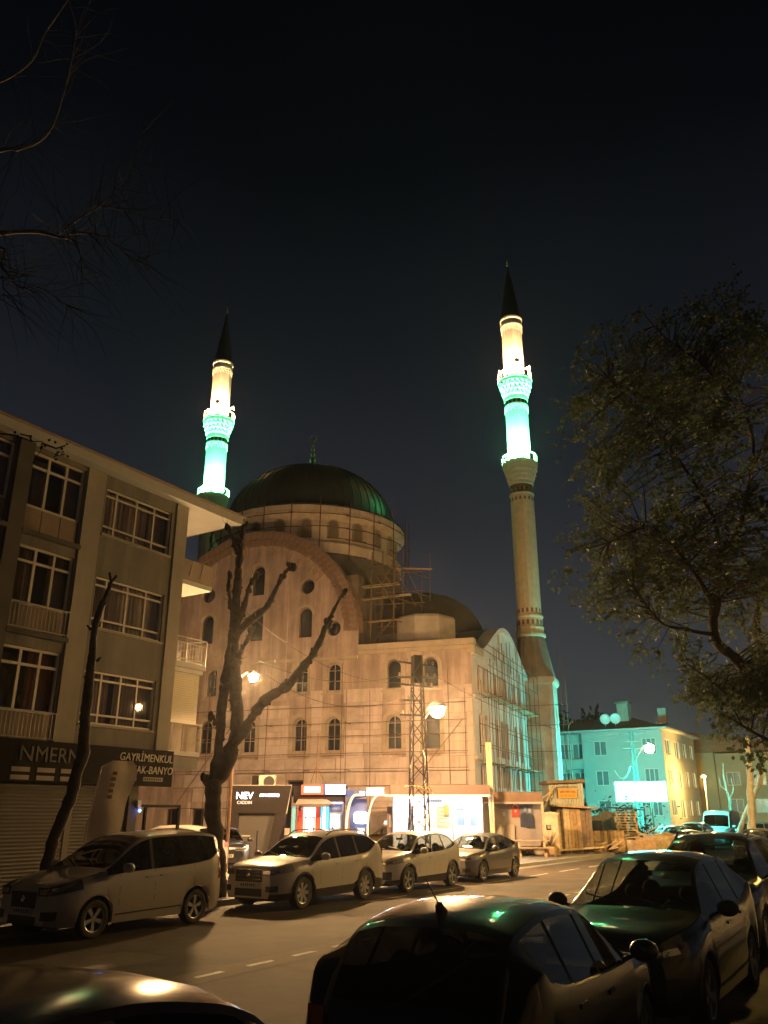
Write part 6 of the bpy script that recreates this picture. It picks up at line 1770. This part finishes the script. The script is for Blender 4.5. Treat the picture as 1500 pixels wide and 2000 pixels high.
branch([pp(460,1240,Yt), pp(496,1205,Yt-.2), pp(520,1185,Yt-.3), pp(540,1150,Yt-.4), pp(556,1120,Yt-.5), pp(568,1105,Yt-.5)], [.12,.11,.09,.07,.05,.03], 6)
branch([pp(462,1290,Yt), pp(480,1255,Yt-.3), pp(496,1225,Yt-.4)], [.07,.06,.05], 7)
branch([pp(452,1190,Yt), pp(446,1150,Yt), pp(449,1120,Yt)], [.06,.045,.035], 8)
branch([pp(458,1455,Yt), pp(490,1405,Yt-.3), pp(515,1370,Yt-.5), pp(560,1340,Yt-.7), pp(590,1305,Yt-.9), pp(620,1262,Yt-1.0), pp(640,1215,Yt-1.0), pp(672,1155,Yt-1.1)], [.14,.13,.125,.12,.10,.08,.06,.025], 9)
branch([pp(520,1368,Yt-.5), pp(534,1350,Yt-.5)], [.05,.04], 10)
branch([pp(428,1420,Yt), pp(418,1405,Yt), pp(412,1398,Yt)], [.05,.035,.02], 11)
branch([pp(414,1540,Yt), pp(402,1530,Yt), pp(399,1515,Yt)], [.09,.07,.05], 12)
for k,(u,v,du,dv) in enumerate(((568,1106,-7,-5),(566,1110,9,-2),(500,1130,3,-9),(556,1124,-8,2),(640,1218,7,-3),(612,1272,5,6),(478,1028,5,-6),(470,1060,-6,-5),(446,1032,-4,-6),(672,1157,4,-5))):
    branch([pp(u,v,Yt-.5), pp(u+du*.5,v+dv*.6,Yt-.5), pp(u+du,v+dv,Yt-.5)], [.035,.026,.012], 20+k)
tk = MB(T); rk = random.Random(4); lumps_ = [c.data.vertices for c in t.children]
for k in range(420):
    vs_ = rk.choice(lumps_); q = vs_[rk.randrange(len(vs_))]; p_ = Vector(q.co)+base; r_ = rk.uniform(.015,.05)*(1.6 if k%9 == 0 else 1)
    tk.ball(p_, r_, 6, 4, sc=(1,1,rk.uniform(.8,2.2)))
for k in range(60):
    vs_ = rk.choice(lumps_); q = vs_[rk.randrange(len(vs_))]; p_ = Vector(q.co)+base
    if p_.z < 4.5: continue
    d = (Vector(q.normal)+Vector((rk.uniform(-.3,.3),0,rk.uniform(.2,1)))).normalized(); L_ = rk.uniform(.05,.32)
    tk.path([p_,p_+d*L_*.5,p_+d*L_+Vector((0,0,L_*.2))], [.010,.006,.003], 4)
o_ = tk.build('bark_knots', M['bark'], t, 60); o_['kind'] = 'stuff'
# slim dark leaning trunk behind the minivan
Ys = 18.4
base = pp(92,1694,Ys); base.z = .12
t = thing('pruned_tree', 'slim dark pruned trunk leaning before the shop sign behind the minivan', 'tree', base); T = local(t)
b = MB(T); limb(b, [base+Vector((0,0,-.1)), pp(100,1660,Ys), pp(135,1560,Ys), pp(160,1475,Ys), pp(168,1400,Ys), pp(178,1300,Ys), pp(186,1225,Ys), pp(203,1172,Ys)], [.16,.13,.125,.13,.10,.095,.075,.06], seed=31)
limb(b, [pp(152,1490,Ys), pp(166,1478,Ys), pp(171,1468,Ys)], [.10,.09,.05], seed=34)
b.build('trunk', M['bark_dark'], t, 180)
branch([pp(201,1178,Ys), pp(214,1145,Ys), pp(228,1124,Ys)], [.055,.04,.03], 32, 'bark_dark')
branch([pp(207,1165,Ys), pp(216,1140,Ys), pp(214,1118,Ys)], [.045,.03,.025], 33, 'bark_dark')
for k,(u,v,du) in enumerate(((178,1230,-8),(188,1292,9),(172,1330,-8),(163,1420,-9),(140,1545,-9),(205,1182,-6))): branch([pp(u,v,Ys), pp(u+du*.6,v-5,Ys), pp(u+du,v-9,Ys)], [.05,.03,.015], 40+k, 'bark_dark')

def twig_tree(t, T, limbs, m_, twigs, leaf=None, seed=5, lname='limb'):
    rn = random.Random(seed); nodes = []
    for pts, rad in limbs:
        bb = MB(T); o_ = limb(bb, pts, rad, 9, .12, seed); bb.build(lname, M[m_], t, 180)
        nodes += o_
    return nodes
# leafy tree on the right, trunk just outside the view
Yr = 22.0
base = Vector((13.0, 21.6, .12))
t = thing('leafy_tree', 'large leafy street tree spreading over the right side of the road', 'tree', base); T = local(t)
fork = pp(1625,1480,Yr)
b = MB(T); limb(b, [base+Vector((0,0,-.1)), base.lerp(fork,.5)+Vector((.1,0,0)), fork], [.42,.34,.30], seed=51); b.build('trunk', M['bark_dark'], t, 180)
L1 = ([fork, pp(1500,1365,Yr-.3), pp(1440,1290,Yr-.5), pp(1395,1245,Yr-.6), pp(1400,1170,Yr-.5), pp(1402,1110,Yr), pp(1415,1060,Yr)], [.24,.16,.14,.135,.12,.11,.09])
limbs = [L1,
 ([pp(1398,1190,Yr-.5), pp(1370,1140,Yr-.8), pp(1330,1085,Yr-1.2), pp(1270,1030,Yr-1.6), pp(1190,1060,Yr-2)], [.10,.08,.06,.045,.02]),
 ([pp(1402,1110,Yr), pp(1440,1040,Yr+.4), pp(1462,960,Yr+.6), pp(1470,860,Yr+.6), pp(1440,760,Yr)], [.09,.08,.07,.05,.03]),
 ([pp(1404,1100,Yr), pp(1395,1020,Yr), pp(1340,920,Yr-.6), pp(1270,830,Yr-1), pp(1190,740,Yr-1.4)], [.08,.07,.055,.04,.02]),
 ([pp(1405,1120,Yr), pp(1440,1150,Yr+.6), pp(1475,1160,Yr+1), pp(1500,1150,Yr+1)], [.09,.08,.07,.06]),
 ([fork, pp(1540,1390,Yr+.8), pp(1490,1290,Yr+1.2), pp(1478,1200,Yr+1.2), pp(1500,1130,Yr+1.2), pp(1540,1000,Yr+1.5), pp(1560,850,Yr+1.5)], [.22,.16,.14,.12,.10,.08,.05]),
 ([pp(1395,1240,Yr-.6), pp(1340,1230,Yr-1.4), pp(1290,1215,Yr-1.8), pp(1240,1150,Yr-2.4)], [.06,.045,.03,.012]),
 ([pp(1480,1345,Yr-.3), pp(1430,1360,Yr-1), pp(1390,1330,Yr-1.4), pp(1340,1295,Yr-2)], [.06,.04,.03,.012]),
 ([pp(1440,800,Yr), pp(1380,720,Yr-.5), pp(1300,660,Yr-.8), pp(1255,610,Yr-1)], [.05,.04,.03,.012]),
 ([pp(1480,900,Yr+.6), pp(1520,760,Yr+.5), pp(1500,640,Yr)], [.05,.04,.02]),
 ([fork, pp(1560,1470,Yr-1), pp(1490,1440,Yr-1.6), pp(1420,1400,Yr-2)], [.10,.07,.045,.015])]
nodes = twig_tree(t, T, limbs, 'bark_dark', 0, seed=52)
nodes = [n for n in nodes if n.z > 3.2]
rn = random.Random(11)
tw = MB(T); lv = MB(T)
def cluster(c, s_, n, ls):
    near = min(nodes, key=lambda q: (q-c).length_squared)
    root = near
    if (near-c).length > .25:
        mid = near.lerp(c,.5)+Vector((rn.uniform(-.2,.2),rn.uniform(-.2,.2),rn.uniform(0,.3)))
        tw.path([near,mid,c], [.022,.014,.006], 4, caps=False)
    ax = (c-near).normalized() if (c-near).length > .05 else Vector((0,0,1))
    for q in range(5):
        d = (ax*rn.uniform(.2,1)+Vector((rn.gauss(0,.6),rn.gauss(0,.6),rn.gauss(0,.5)))).normalized(); L_ = s_*rn.uniform(1.3,2.6)
        p0 = c; p1 = c+d*L_*.5+Vector((0,0,rn.uniform(-.05,.08))); p2 = c+d*L_+Vector((0,0,rn.uniform(-.25,.05)))
        tw.path([p0,p1,p2], [.006,.004,.002], 3, caps=False)
        for k in range(n//5):
            g_ = rn.random()**.8; p = (p0.lerp(p1,g_*2) if g_ < .5 else p1.lerp(p2,g_*2-1))
            d2 = (d*.5+Vector((rn.uniform(-1,1),rn.uniform(-1,1),rn.uniform(-1,.5)))).normalized(); e = d2.orthogonal().normalized()
            e = (e*math.cos(k)+d2.cross(e)*math.sin(k)).normalized(); l = ls*rn.uniform(.65,1.25); p = p+d2*.02
            lv.add([p,p+e*l*.40+d2*l*.45,p+d2*l,p-e*l*.40+d2*l*.45], [(0,1,2,3)])
n_c = 0
fill = []
while n_c < 820:
    # crown of three overlapping lobes with an uneven edge
    lobe = rn.choice(((1390,850,Yr,4.4,3.2,4.4),(1330,1080,Yr-.8,3.2,2.6,2.2),(1470,1050,Yr,3.6,3.4,4.6),(1270,880,Yr-1,2.2,2.0,3.6),(1480,1330,Yr-.5,1.7,1.8,1.3),(1470,1250,Yr-1,2.2,2.0,1.6),(1390,700,Yr,2.8,2.4,2.0)))
    c = pp(*lobe[:3]); v_ = Vector((rn.gauss(0,1),rn.gauss(0,1),rn.gauss(0,1))).normalized()*rn.random()**.42
    q = c+Vector((v_.x*lobe[3],v_.y*lobe[4],v_.z*lobe[5]))
    nn = noise.noise(q*.55+Vector((3,1,7)))
    if nn < -.06: continue
    cluster(q, .30+.10*rn.random(), rn.randint(44,80), rn.choice((.09,.11,.13))); n_c += 1
for u,v in ((1172,655),(1130,700),(1165,690),(1140,840),(1160,880),(1140,1065),(1125,1075),(1165,1060),(1200,1120),(1195,1140),(1240,1170),(1290,1180),(1228,1205),(1240,1230),(1255,1260),(1285,1265),(1270,1200),(1320,1240),(1330,1255),(1345,1290),(1360,1310),(1390,1345),(1400,1360),(1405,1390),(1420,1405),(1440,1420),(1460,1440),(1470,1400),(1490,1470),(1475,1460),(1500,1480),(1450,1385),(1430,1350),(1255,615),(1210,640),(1290,625)):
    cluster(pp(u,v,Yr-1.6), .22, 30, .14)
tw.build('twigs', M['bark_dark'], t)['kind'] = 'stuff'
lv.build('crown', M['leaf'], t)

# bare birch on the left, trunk outside the view
Yb = 9.0
base = Vector((-8.2, 9.4, .12))
t = thing('birch_tree', 'bare pale branches reaching into the dark sky at upper left', 'tree', base); T = local(t)
b = MB(T); limb(b, [base, base+Vector((.2,0,4)), base+Vector((.1,0,8)), base+Vector((.3,0,13))], [.19,.15,.11,.06], seed=61); b.build('trunk', M['bark_birch'], t, 180)
limbs = [([base+Vector((.1,0,7.6)), pp(-60,470,Yb), pp(0,456,Yb), pp(70,452,Yb), pp(112,462,Yb), pp(140,468,Yb-.2), pp(155,490,Yb-.3), pp(162,540,Yb-.4)], [.055,.04,.032,.03,.022,.012,.008,.004]),
 ([pp(110,460,Yb), pp(165,420,Yb+.2), pp(192,405,Yb+.3), pp(230,365,Yb+.4), pp(265,300,Yb+.5), pp(285,220,Yb+.6)], [.016,.012,.010,.008,.006,.003]),
 ([pp(192,405,Yb+.3), pp(228,407,Yb+.3), pp(280,425,Yb+.3), pp(360,430,Yb+.3)], [.009,.007,.005,.003]),
 ([pp(125,460,Yb), pp(170,455,Yb+.2), pp(210,468,Yb+.2), pp(260,505,Yb+.2), pp(300,525,Yb+.2)], [.014,.012,.010,.006,.003]),
 ([base+Vector((0,0,7.0)), pp(-40,500,Yb-.5), pp(5,525,Yb-.5), pp(40,562,Yb-.4), pp(80,563,Yb-.4), pp(140,603,Yb-.4)], [.03,.022,.016,.010,.007,.003]),
 ([base+Vector((.2,0,10)), pp(-20,300,Yb), pp(40,290,Yb), pp(95,258,Yb), pp(130,160,Yb), pp(150,60,Yb)], [.04,.03,.02,.015,.010,.004]),
 ([pp(3,540,Yb-.5), pp(6,560,Yb-.5), pp(2,585,Yb-.5)], [.008,.006,.003]),
 ([base+Vector((.2,0,11)), pp(20,150,Yb), pp(90,60,Yb), pp(160,-40,Yb)], [.03,.02,.014,.006])]
nodes = []
for pts, rad in limbs:
    bb = MB(T); nodes += limb(bb, pts, rad, 6, .15, 62); bb.build('branch', M['bark_birch'], t, 180)
rn = random.Random(5); tw = MB(T)
for k in range(330):
    n0 = rn.choice(nodes)
    if n0.x < -6.5: continue
    d = Vector((rn.uniform(-.2,1),rn.uniform(-.6,.6),rn.uniform(-.8,.9))).normalized(); p = [n0]
    for i in range(4):
        d = (d+Vector((rn.uniform(-.3,.3),rn.uniform(-.3,.3),rn.uniform(-.35,.2)))).normalized(); p.append(p[-1]+d*rn.uniform(.12,.32))
    tw.path(p, [.005,.004,.003,.002,.0015], 3, caps=False)
tw.build('twigs', M['bark_dark'], t)['kind'] = 'stuff'
# small leafy twig hanging before the apartment eave
t = thing('twig', 'leafy twig hanging before the apartment eave at the left edge', 'branch', pp(60,860,9)); T = local(t)
b = MB(T)
for pts in ([(-20,845),(30,850),(62,862),(82,862),(80,880),(62,905)],[(62,862),(58,852),(40,848)],[(82,866),(110,876),(128,870)]):
    b.path([pp(u,v,9) for u,v in pts], [.012-.0018*i for i in range(len(pts))], 5)
b.build('stem', M['bark_dark'], t)
b = MB(T); rn = random.Random(8)
for u,v in ((115,880),(122,888),(118,872),(128,884),(112,893),(82,872),(103,860),(128,868),(60,850),(30,846)):
    for k in range(3):
        p = pp(u+rn.uniform(-5,5),v+rn.uniform(-5,5),9); d = Vector((rn.uniform(-1,1),rn.uniform(-1,1),rn.uniform(-1,0))).normalized(); e = d.orthogonal().normalized(); l = .05
        b.add([p,p+e*l*.4+d*l*.5,p+d*l,p-e*l*.4+d*l*.5], [(0,1,2,3)])
b.build('leaves', M['bark_dark'], t)
# whitewashed trunks and small bare tree by the far right kerb
def far_tree(pts, rad, label, m_='whitewash', extra=()):
    q = [pp(*p) for p in pts]; q[0].z = .1; t = thing('street_tree', label, 'tree', q[0], 0, 'trees lit by the far street lamps'); T = local(t)
    b = MB(T); limb(b, q, rad, 8, .1, 70); b.build('trunk', M[m_], t, 180)
    for e_, r_ in extra:
        b = MB(T); limb(b, [pp(*p) for p in e_], r_, 6, .1, 71); b.build('limb', M[m_], t, 180)
far_tree([(1468,1650,52),(1466,1560,52),(1463,1495,52),(1458,1440,52)], [.26,.22,.17,.12], 'straight yellow lit trunk behind the orange roofed car')
far_tree([(1432,1650,56),(1456,1590,56),(1474,1550,56),(1482,1525,56),(1494,1480,56)], [.16,.15,.14,.12,.08], 'slender trunk leaning right past the pale van', extra=[([(1474,1550,56),(1486,1530,56),(1492,1508,56)],[.10,.09,.05])])
far_tree([(1427,1620,72),(1426,1570,72),(1420,1545,72),(1414,1520,72),(1412,1490,72)], [.16,.13,.10,.08,.04], 'small bare tree before the ochre building', extra=[([(1424,1560,72),(1432,1545,72),(1428,1520,72)],[.08,.06,.03]),([(1420,1545,72),(1408,1535,72),(1405,1520,72)],[.06,.05,.03])])

# ================================================================ STREET LAMPS, PYLON, WIRES
def lamp_head(t, p, power, color, rb):
    # the bulb itself is the light: its radiance follows from its power and size
    b = MB(); b.ball(p, rb, 16, 10); b.build('bulb', emis('lamp_bulb', color, power/(4*math.pi**2*rb*rb)), t, 60)
# lattice pylon with cross arms and a lamp
PY = pix(819,1640,33.5); PY.z = PZ
t = thing('lattice_pylon', 'steel lattice power pylon with cross arms rising before the white kiosk', 'pylon', PY, R(12), 'power poles'); 
b0, b1, Hp = .36, .17, 8.0
corn = [(-1,-1),(1,-1),(1,1),(-1,1)]
galv = mat('galvanised', (.055,.045,.04), .7, metal=.1, var=.3)
for sx,sy in corn: MB().beam((sx*b0,sy*b0,0),(sx*b1,sy*b1,Hp),.05,.05).build('corner_angle', galv, t)
def at_(z): return b0+(b1-b0)*z/Hp
nz_ = 13
for k in range(nz_):
    z0 = .25+k*.58; z1 = z0+.58
    for i in range(4):
        a, c = corn[i], corn[(i+1)%4]
        if k%2: a, c = c, a
        MB().beam((a[0]*at_(z0),a[1]*at_(z0),z0),(c[0]*at_(z1),c[1]*at_(z1),z1),.035,.035).build('brace', galv, t)
MB().box2((-.17,-.17,6.9),(.17,.17,8.0)).build('top_plate', M['cabin'], t)
ins = MB(); ins.lathe([(.03,0),(.05,.03),(.03,.07),(.055,.10),(.03,.16)], 10); ins_me = ins.mesh('insulator', M['curtain'], 50)
for z,w,rz in ((7.66,.78,-.10),(7.12,.86,.02),(6.78,.70,-.08),(6.2,.72,.0),(5.62,.72,0)):
    MB().beam((-w,0,z-rz*w),(w*(.95 if z > 6.5 else .2),0,z+rz*w),.07,.07).build('cross_arm', galv, t)
    for q in (-.85,-.5,.5,.85):
        if z < 6.5 and q > 0: continue
        put('insulator', ins_me, t, (q*w,0,z+rz*q*w+.03))
for k in range(4): MB().path([(.1-.25*k,-.3,2.75+.05*k),(.35*math.cos(k),-.35,2.95),(.5,-.3-.05*k,2.62)], .022, 5).build('cable_coil', M['timber_pale'], t)
LP1 = pix(854,1382,34.7)
t = thing('street_lamp', 'glaring orange street lamp fixed to the lattice pylon', 'street lamp', LP1, 0, 'lit street lamps')
b = MB(); d = PY+Vector((.15,0,5.35))-LP1; b.path([d, d*.5+Vector((.0,0,.12)), Vector((-.05,0,.22))], .03, 7); b.build('arm', galv, t)
b = MB(); b.lathe([(.37,0),(.34,.12),(.2,.24),(.01,.28)], 18); b.build('hood', M['railmetal'], t, 60)
lamp_head(t, Vector((0,0,-.12)), P_STREET, SODIUM, .29)
LP2 = pix(495,1322,31.0)
LPB = pix(459,1400,31.6)
t = thing('street_lamp', 'small orange street lamp shining beside the thick pruned tree', 'street lamp', (LPB.x, 31.6, PZ), 0, 'lit street lamps')
q = LP2-Vector((LPB.x,31.6,PZ))
b = MB(); b.path([(0,0,0),(0,0,q.z-.5),(.1,-.1,q.z+.05),(q.x*.6,q.y*.6,q.z+.24),(q.x,q.y,q.z+.22)], [.07,.06,.05,.04,.035], 8); b.build('post', M['pole'], t, 60)
b = MB(); b.lathe([(.2,0),(.18,.07),(.1,.13),(.01,.15)], 14, (q.x,q.y,q.z+.05)); b.build('hood', M['railmetal'], t, 60)
lamp_head(t, Vector((q.x,q.y,q.z-.02)), P_STREET_TREE, SODIUM, .15)
LP3 = pix(1268,1460,62.0)
PB3 = Vector((pix(1252,1620,62).x, 62, PZ))
t = thing('power_pole', 'slim power pole with cross arms before the teal building', 'power pole', PB3, 0, 'power poles')
hz_ = pix(1245,1430,62).z-PZ
b = MB()
for sx,sy in corn: b.beam((sx*.2,sy*.2,0),(sx*.1,sy*.1,hz_),.05,.05)
for k in range(12):
    z0 = .3+k*(hz_-.5)/12; z1 = z0+(hz_-.5)/12; w0 = .2-.1*z0/hz_
    b.beam((-w0*(1 if k%2 else -1),-w0,z0),(w0*(1 if k%2 else -1),-w0,z1),.035,.035)
b.build('lattice_mast', galv, t)
for z,w in ((hz_-.12,.9),(hz_-.65,.75),(hz_-1.15,.75)): MB().beam((-w,0,z),(w,0,z),.07,.07).build('cross_arm', galv, t)
t = thing('street_lamp', 'yellow street lamp glowing before the teal building', 'street lamp', LP3, 0, 'lit street lamps')
b = MB(); b.path([PB3+Vector((0,0,hz_-2.1))-LP3, Vector((-.3,0,.35)), Vector((0,0,.2))], .035, 7); b.build('arm', galv, t)
b = MB(); b.ball((0,0,.16), 1, 12, 8, sc=(.4,.24,.12)); b.build('hood', M['railmetal'], t, 60)
lamp_head(t, Vector((0,0,-.05)), P_STREET_FAR, (1.0,.72,.28), .34)
# lamp on the near pavement, outside the view to the right: the light it throws lies on cars, tree and apartment block
LB4 = road(21, -8.2, .13)
t = thing('street_lamp', 'tall street lamp on the near pavement outside the picture', 'street lamp', LB4, ROADROT+R(90), 'lit street lamps')
b = MB(); b.path([(0,0,0),(0,0,6.5),(.3,0,7.3),(1.4,0,7.6),(2.0,0,7.6)], [.09,.07,.06,.05,.045], 8); b.build('post', galv, t, 60)
b = MB(); b.ball((2.1,0,7.58), 1, 12, 8, sc=(.4,.18,.10)); b.build('hood', M['railmetal'], t, 60)
lamp_head(t, Vector((2.1,0,7.42)), P_STREET_ROAD, SODIUM_PALE, .16)
LB6 = road(30.5, -8.2, .13)  # not in view; added to throw yellow on the road and timber yard
t = thing('street_lamp', 'unseen yellow lamp post added on the near pavement to yellow road and yard', 'street lamp', LB6, ROADROT+R(90), 'lit street lamps')
b = MB(); b.path([(0,0,0),(0,0,6.5),(.3,0,7.3),(1.4,0,7.6),(2.0,0,7.6)], [.09,.07,.06,.05,.045], 8); b.build('post', galv, t, 60)
b = MB(); b.ball((2.1,0,7.58), 1, 12, 8, sc=(.4,.18,.10)); b.build('hood', M['railmetal'], t, 60)
lamp_head(t, Vector((2.1,0,7.42)), P_ADDED_YELLOW, (1.0,.60,.15), .16)
# second lamp by the far right kerb (its post and white head show before the ochre building)
LB5 = pix(1383,1600,80); LB5.z = .13
t = thing('street_lamp', 'small pale headed lamp post before the ochre building', 'street lamp', LB5, 0, 'lit street lamps')
zz = pix(1376,1516,80).z-.13; xx = pix(1376,1516,80).x-LB5.x
b = MB(); b.path([(0,0,0),(xx*.8,0,zz-.2),(xx,0,zz)], .045, 7); b.build('post', M['kiosk_white'], t)
b = MB(); b.ball((xx-.1,0,zz), .2, 12, 8, sc=(1.1,.7,.6)); b.build('bulb', emis('small_lamp',(1,.85,.55),6), t, 60)
lamp_light('lamp_source', (xx-.1,-.5,zz-.35), 3200, (1.0,.56,.12), .2, t)

# overhead wires
def wire(p, q, sag, label, r_=.011):
    t = thing('overhead_wire', label, 'wire', p, 0, 'overhead wires'); pts = []
    for i in range(13):
        k = i/12; v_ = p.lerp(q,k); v_.z -= sag*4*k*(1-k); pts.append(v_-p)
    b = MB(); b.path(pts, r_, 5); b.build('cable', M['railmetal'] if r_ > .03 else galv, t); return t
wr = 'overhead wire running from the pylon %s'
wire(PY+Vector((-.7,0,7.2)), pp(505,1290,30), .5, wr % 'to the small orange lamp, upper of two')
wire(PY+Vector((-.6,0,6.3)), pp(520,1318,30), .7, wr % 'to the small orange lamp, lower of two')
wire(PY+Vector((-.6,0,6.9)), AC+Vector((1.2,1.3,9.0)), .8, wr % 'to the apartment side balconies')
wire(PY+Vector((.7,0,7.2)), PB3+Vector((-.7,0,hz_-.1)), .9, wr % 'to the slim far power pole')
wire(PB3+Vector((-.3,0,hz_-2.4)), pp(1200,1505,66), .7, 'slack pale cable hanging left from the slim far power pole', .05)
wire(PB3+Vector((-.7,0,hz_-.1)), MOS @ Vector((3.4,13.5,7.4)), .6, 'overhead wire from the slim far power pole to the minaret base')
# tall props and a board leaning by the kiosk corner
for k,(u0,u1) in enumerate(((950,957),(956,961))):
    t0 = pp(u0,1450,41.6); b0_ = pp(u1,1560,41.6); 
    d = (t0-b0_); q = b0_-d*.9; q.z = max(q.z,PZ); o = MB().beam(q-q, t0-q, .13, .08).build('timber_prop', M['timber_pale']); o.location = q
    tag(o, 'tall pale timber prop leaning by the kiosk corner, %s of the pair' % ('left' if k == 0 else 'right'), 'timber prop', 'timber props')
# tripod aerial on the cash machine roof
q = pp(617,1530,41.5)
t = thing('tripod_mast', 'slim tripod mast standing on the roof of the red cash machine', 'mast', q)
b = MB(); zt_ = pp(619,1432,41.5).z-q.z; b.path([(0,0,0),(.05,0,zt_)], .025, 6); b.path([(-.25,0,0),(.0,0,zt_*.33)], .018, 5); b.path([(.55,0,-.1),(.0,0,zt_*.33)], .014, 5); b.build('pole', M['pole'], t)
# bollards and a low panel before the black cabin
for k,(u,v) in enumerate(((502,1655),(487,1660),(478,1662))):
    q = pp(u,v,37.5); o = MB().path([(0,0,0),(0,0,[1.25,.8,.95][k])], .05, 8).build('bollard', M['black_plastic']); o.location = (q.x,37.5,PZ); tag(o, 'dark bollard before the black cabin, %s of three' % ('tallest','shortest','leftmost')[k], 'bollard', 'bollards')
q = pp(462,1665,36.6); t = thing('low_panel', 'grey board with pale top edge leaning before the black cabin', 'board', (q.x,36.6,PZ)); MB().box2((-.35,-.03,0),(.5,.03,1.05)).build('board', M['cabin_shutter'], t); MB().box2((-.37,-.04,1.05),(.52,.04,1.09)).build('edge', M['conc_pale'], t)

# ================================================================ HAZE VOLUME ADDED FOR LENS BLOOM
hz = MB().box2((-900,-900,-3),(900,900,75)).build('bloom_haze', [])  # thin volume whose halos stand in for lens bloom round the lamps
hm = bpy.data.materials.new('bloom_haze'); hm.use_nodes = True
hn = hm.node_tree; hn.nodes.remove(hn.nodes['Principled BSDF'])
hv = hn.nodes.new('ShaderNodeVolumePrincipled')
hv.inputs['Color'].default_value = (.9,.9,.9,1); hv.inputs['Density'].default_value = .0004; hv.inputs['Anisotropy'].default_value = .88
hn.links.new(hv.outputs[0], hn.nodes['Material Output'].inputs['Volume'])
hz.data.materials.append(hm); hz['kind'] = 'stuff'
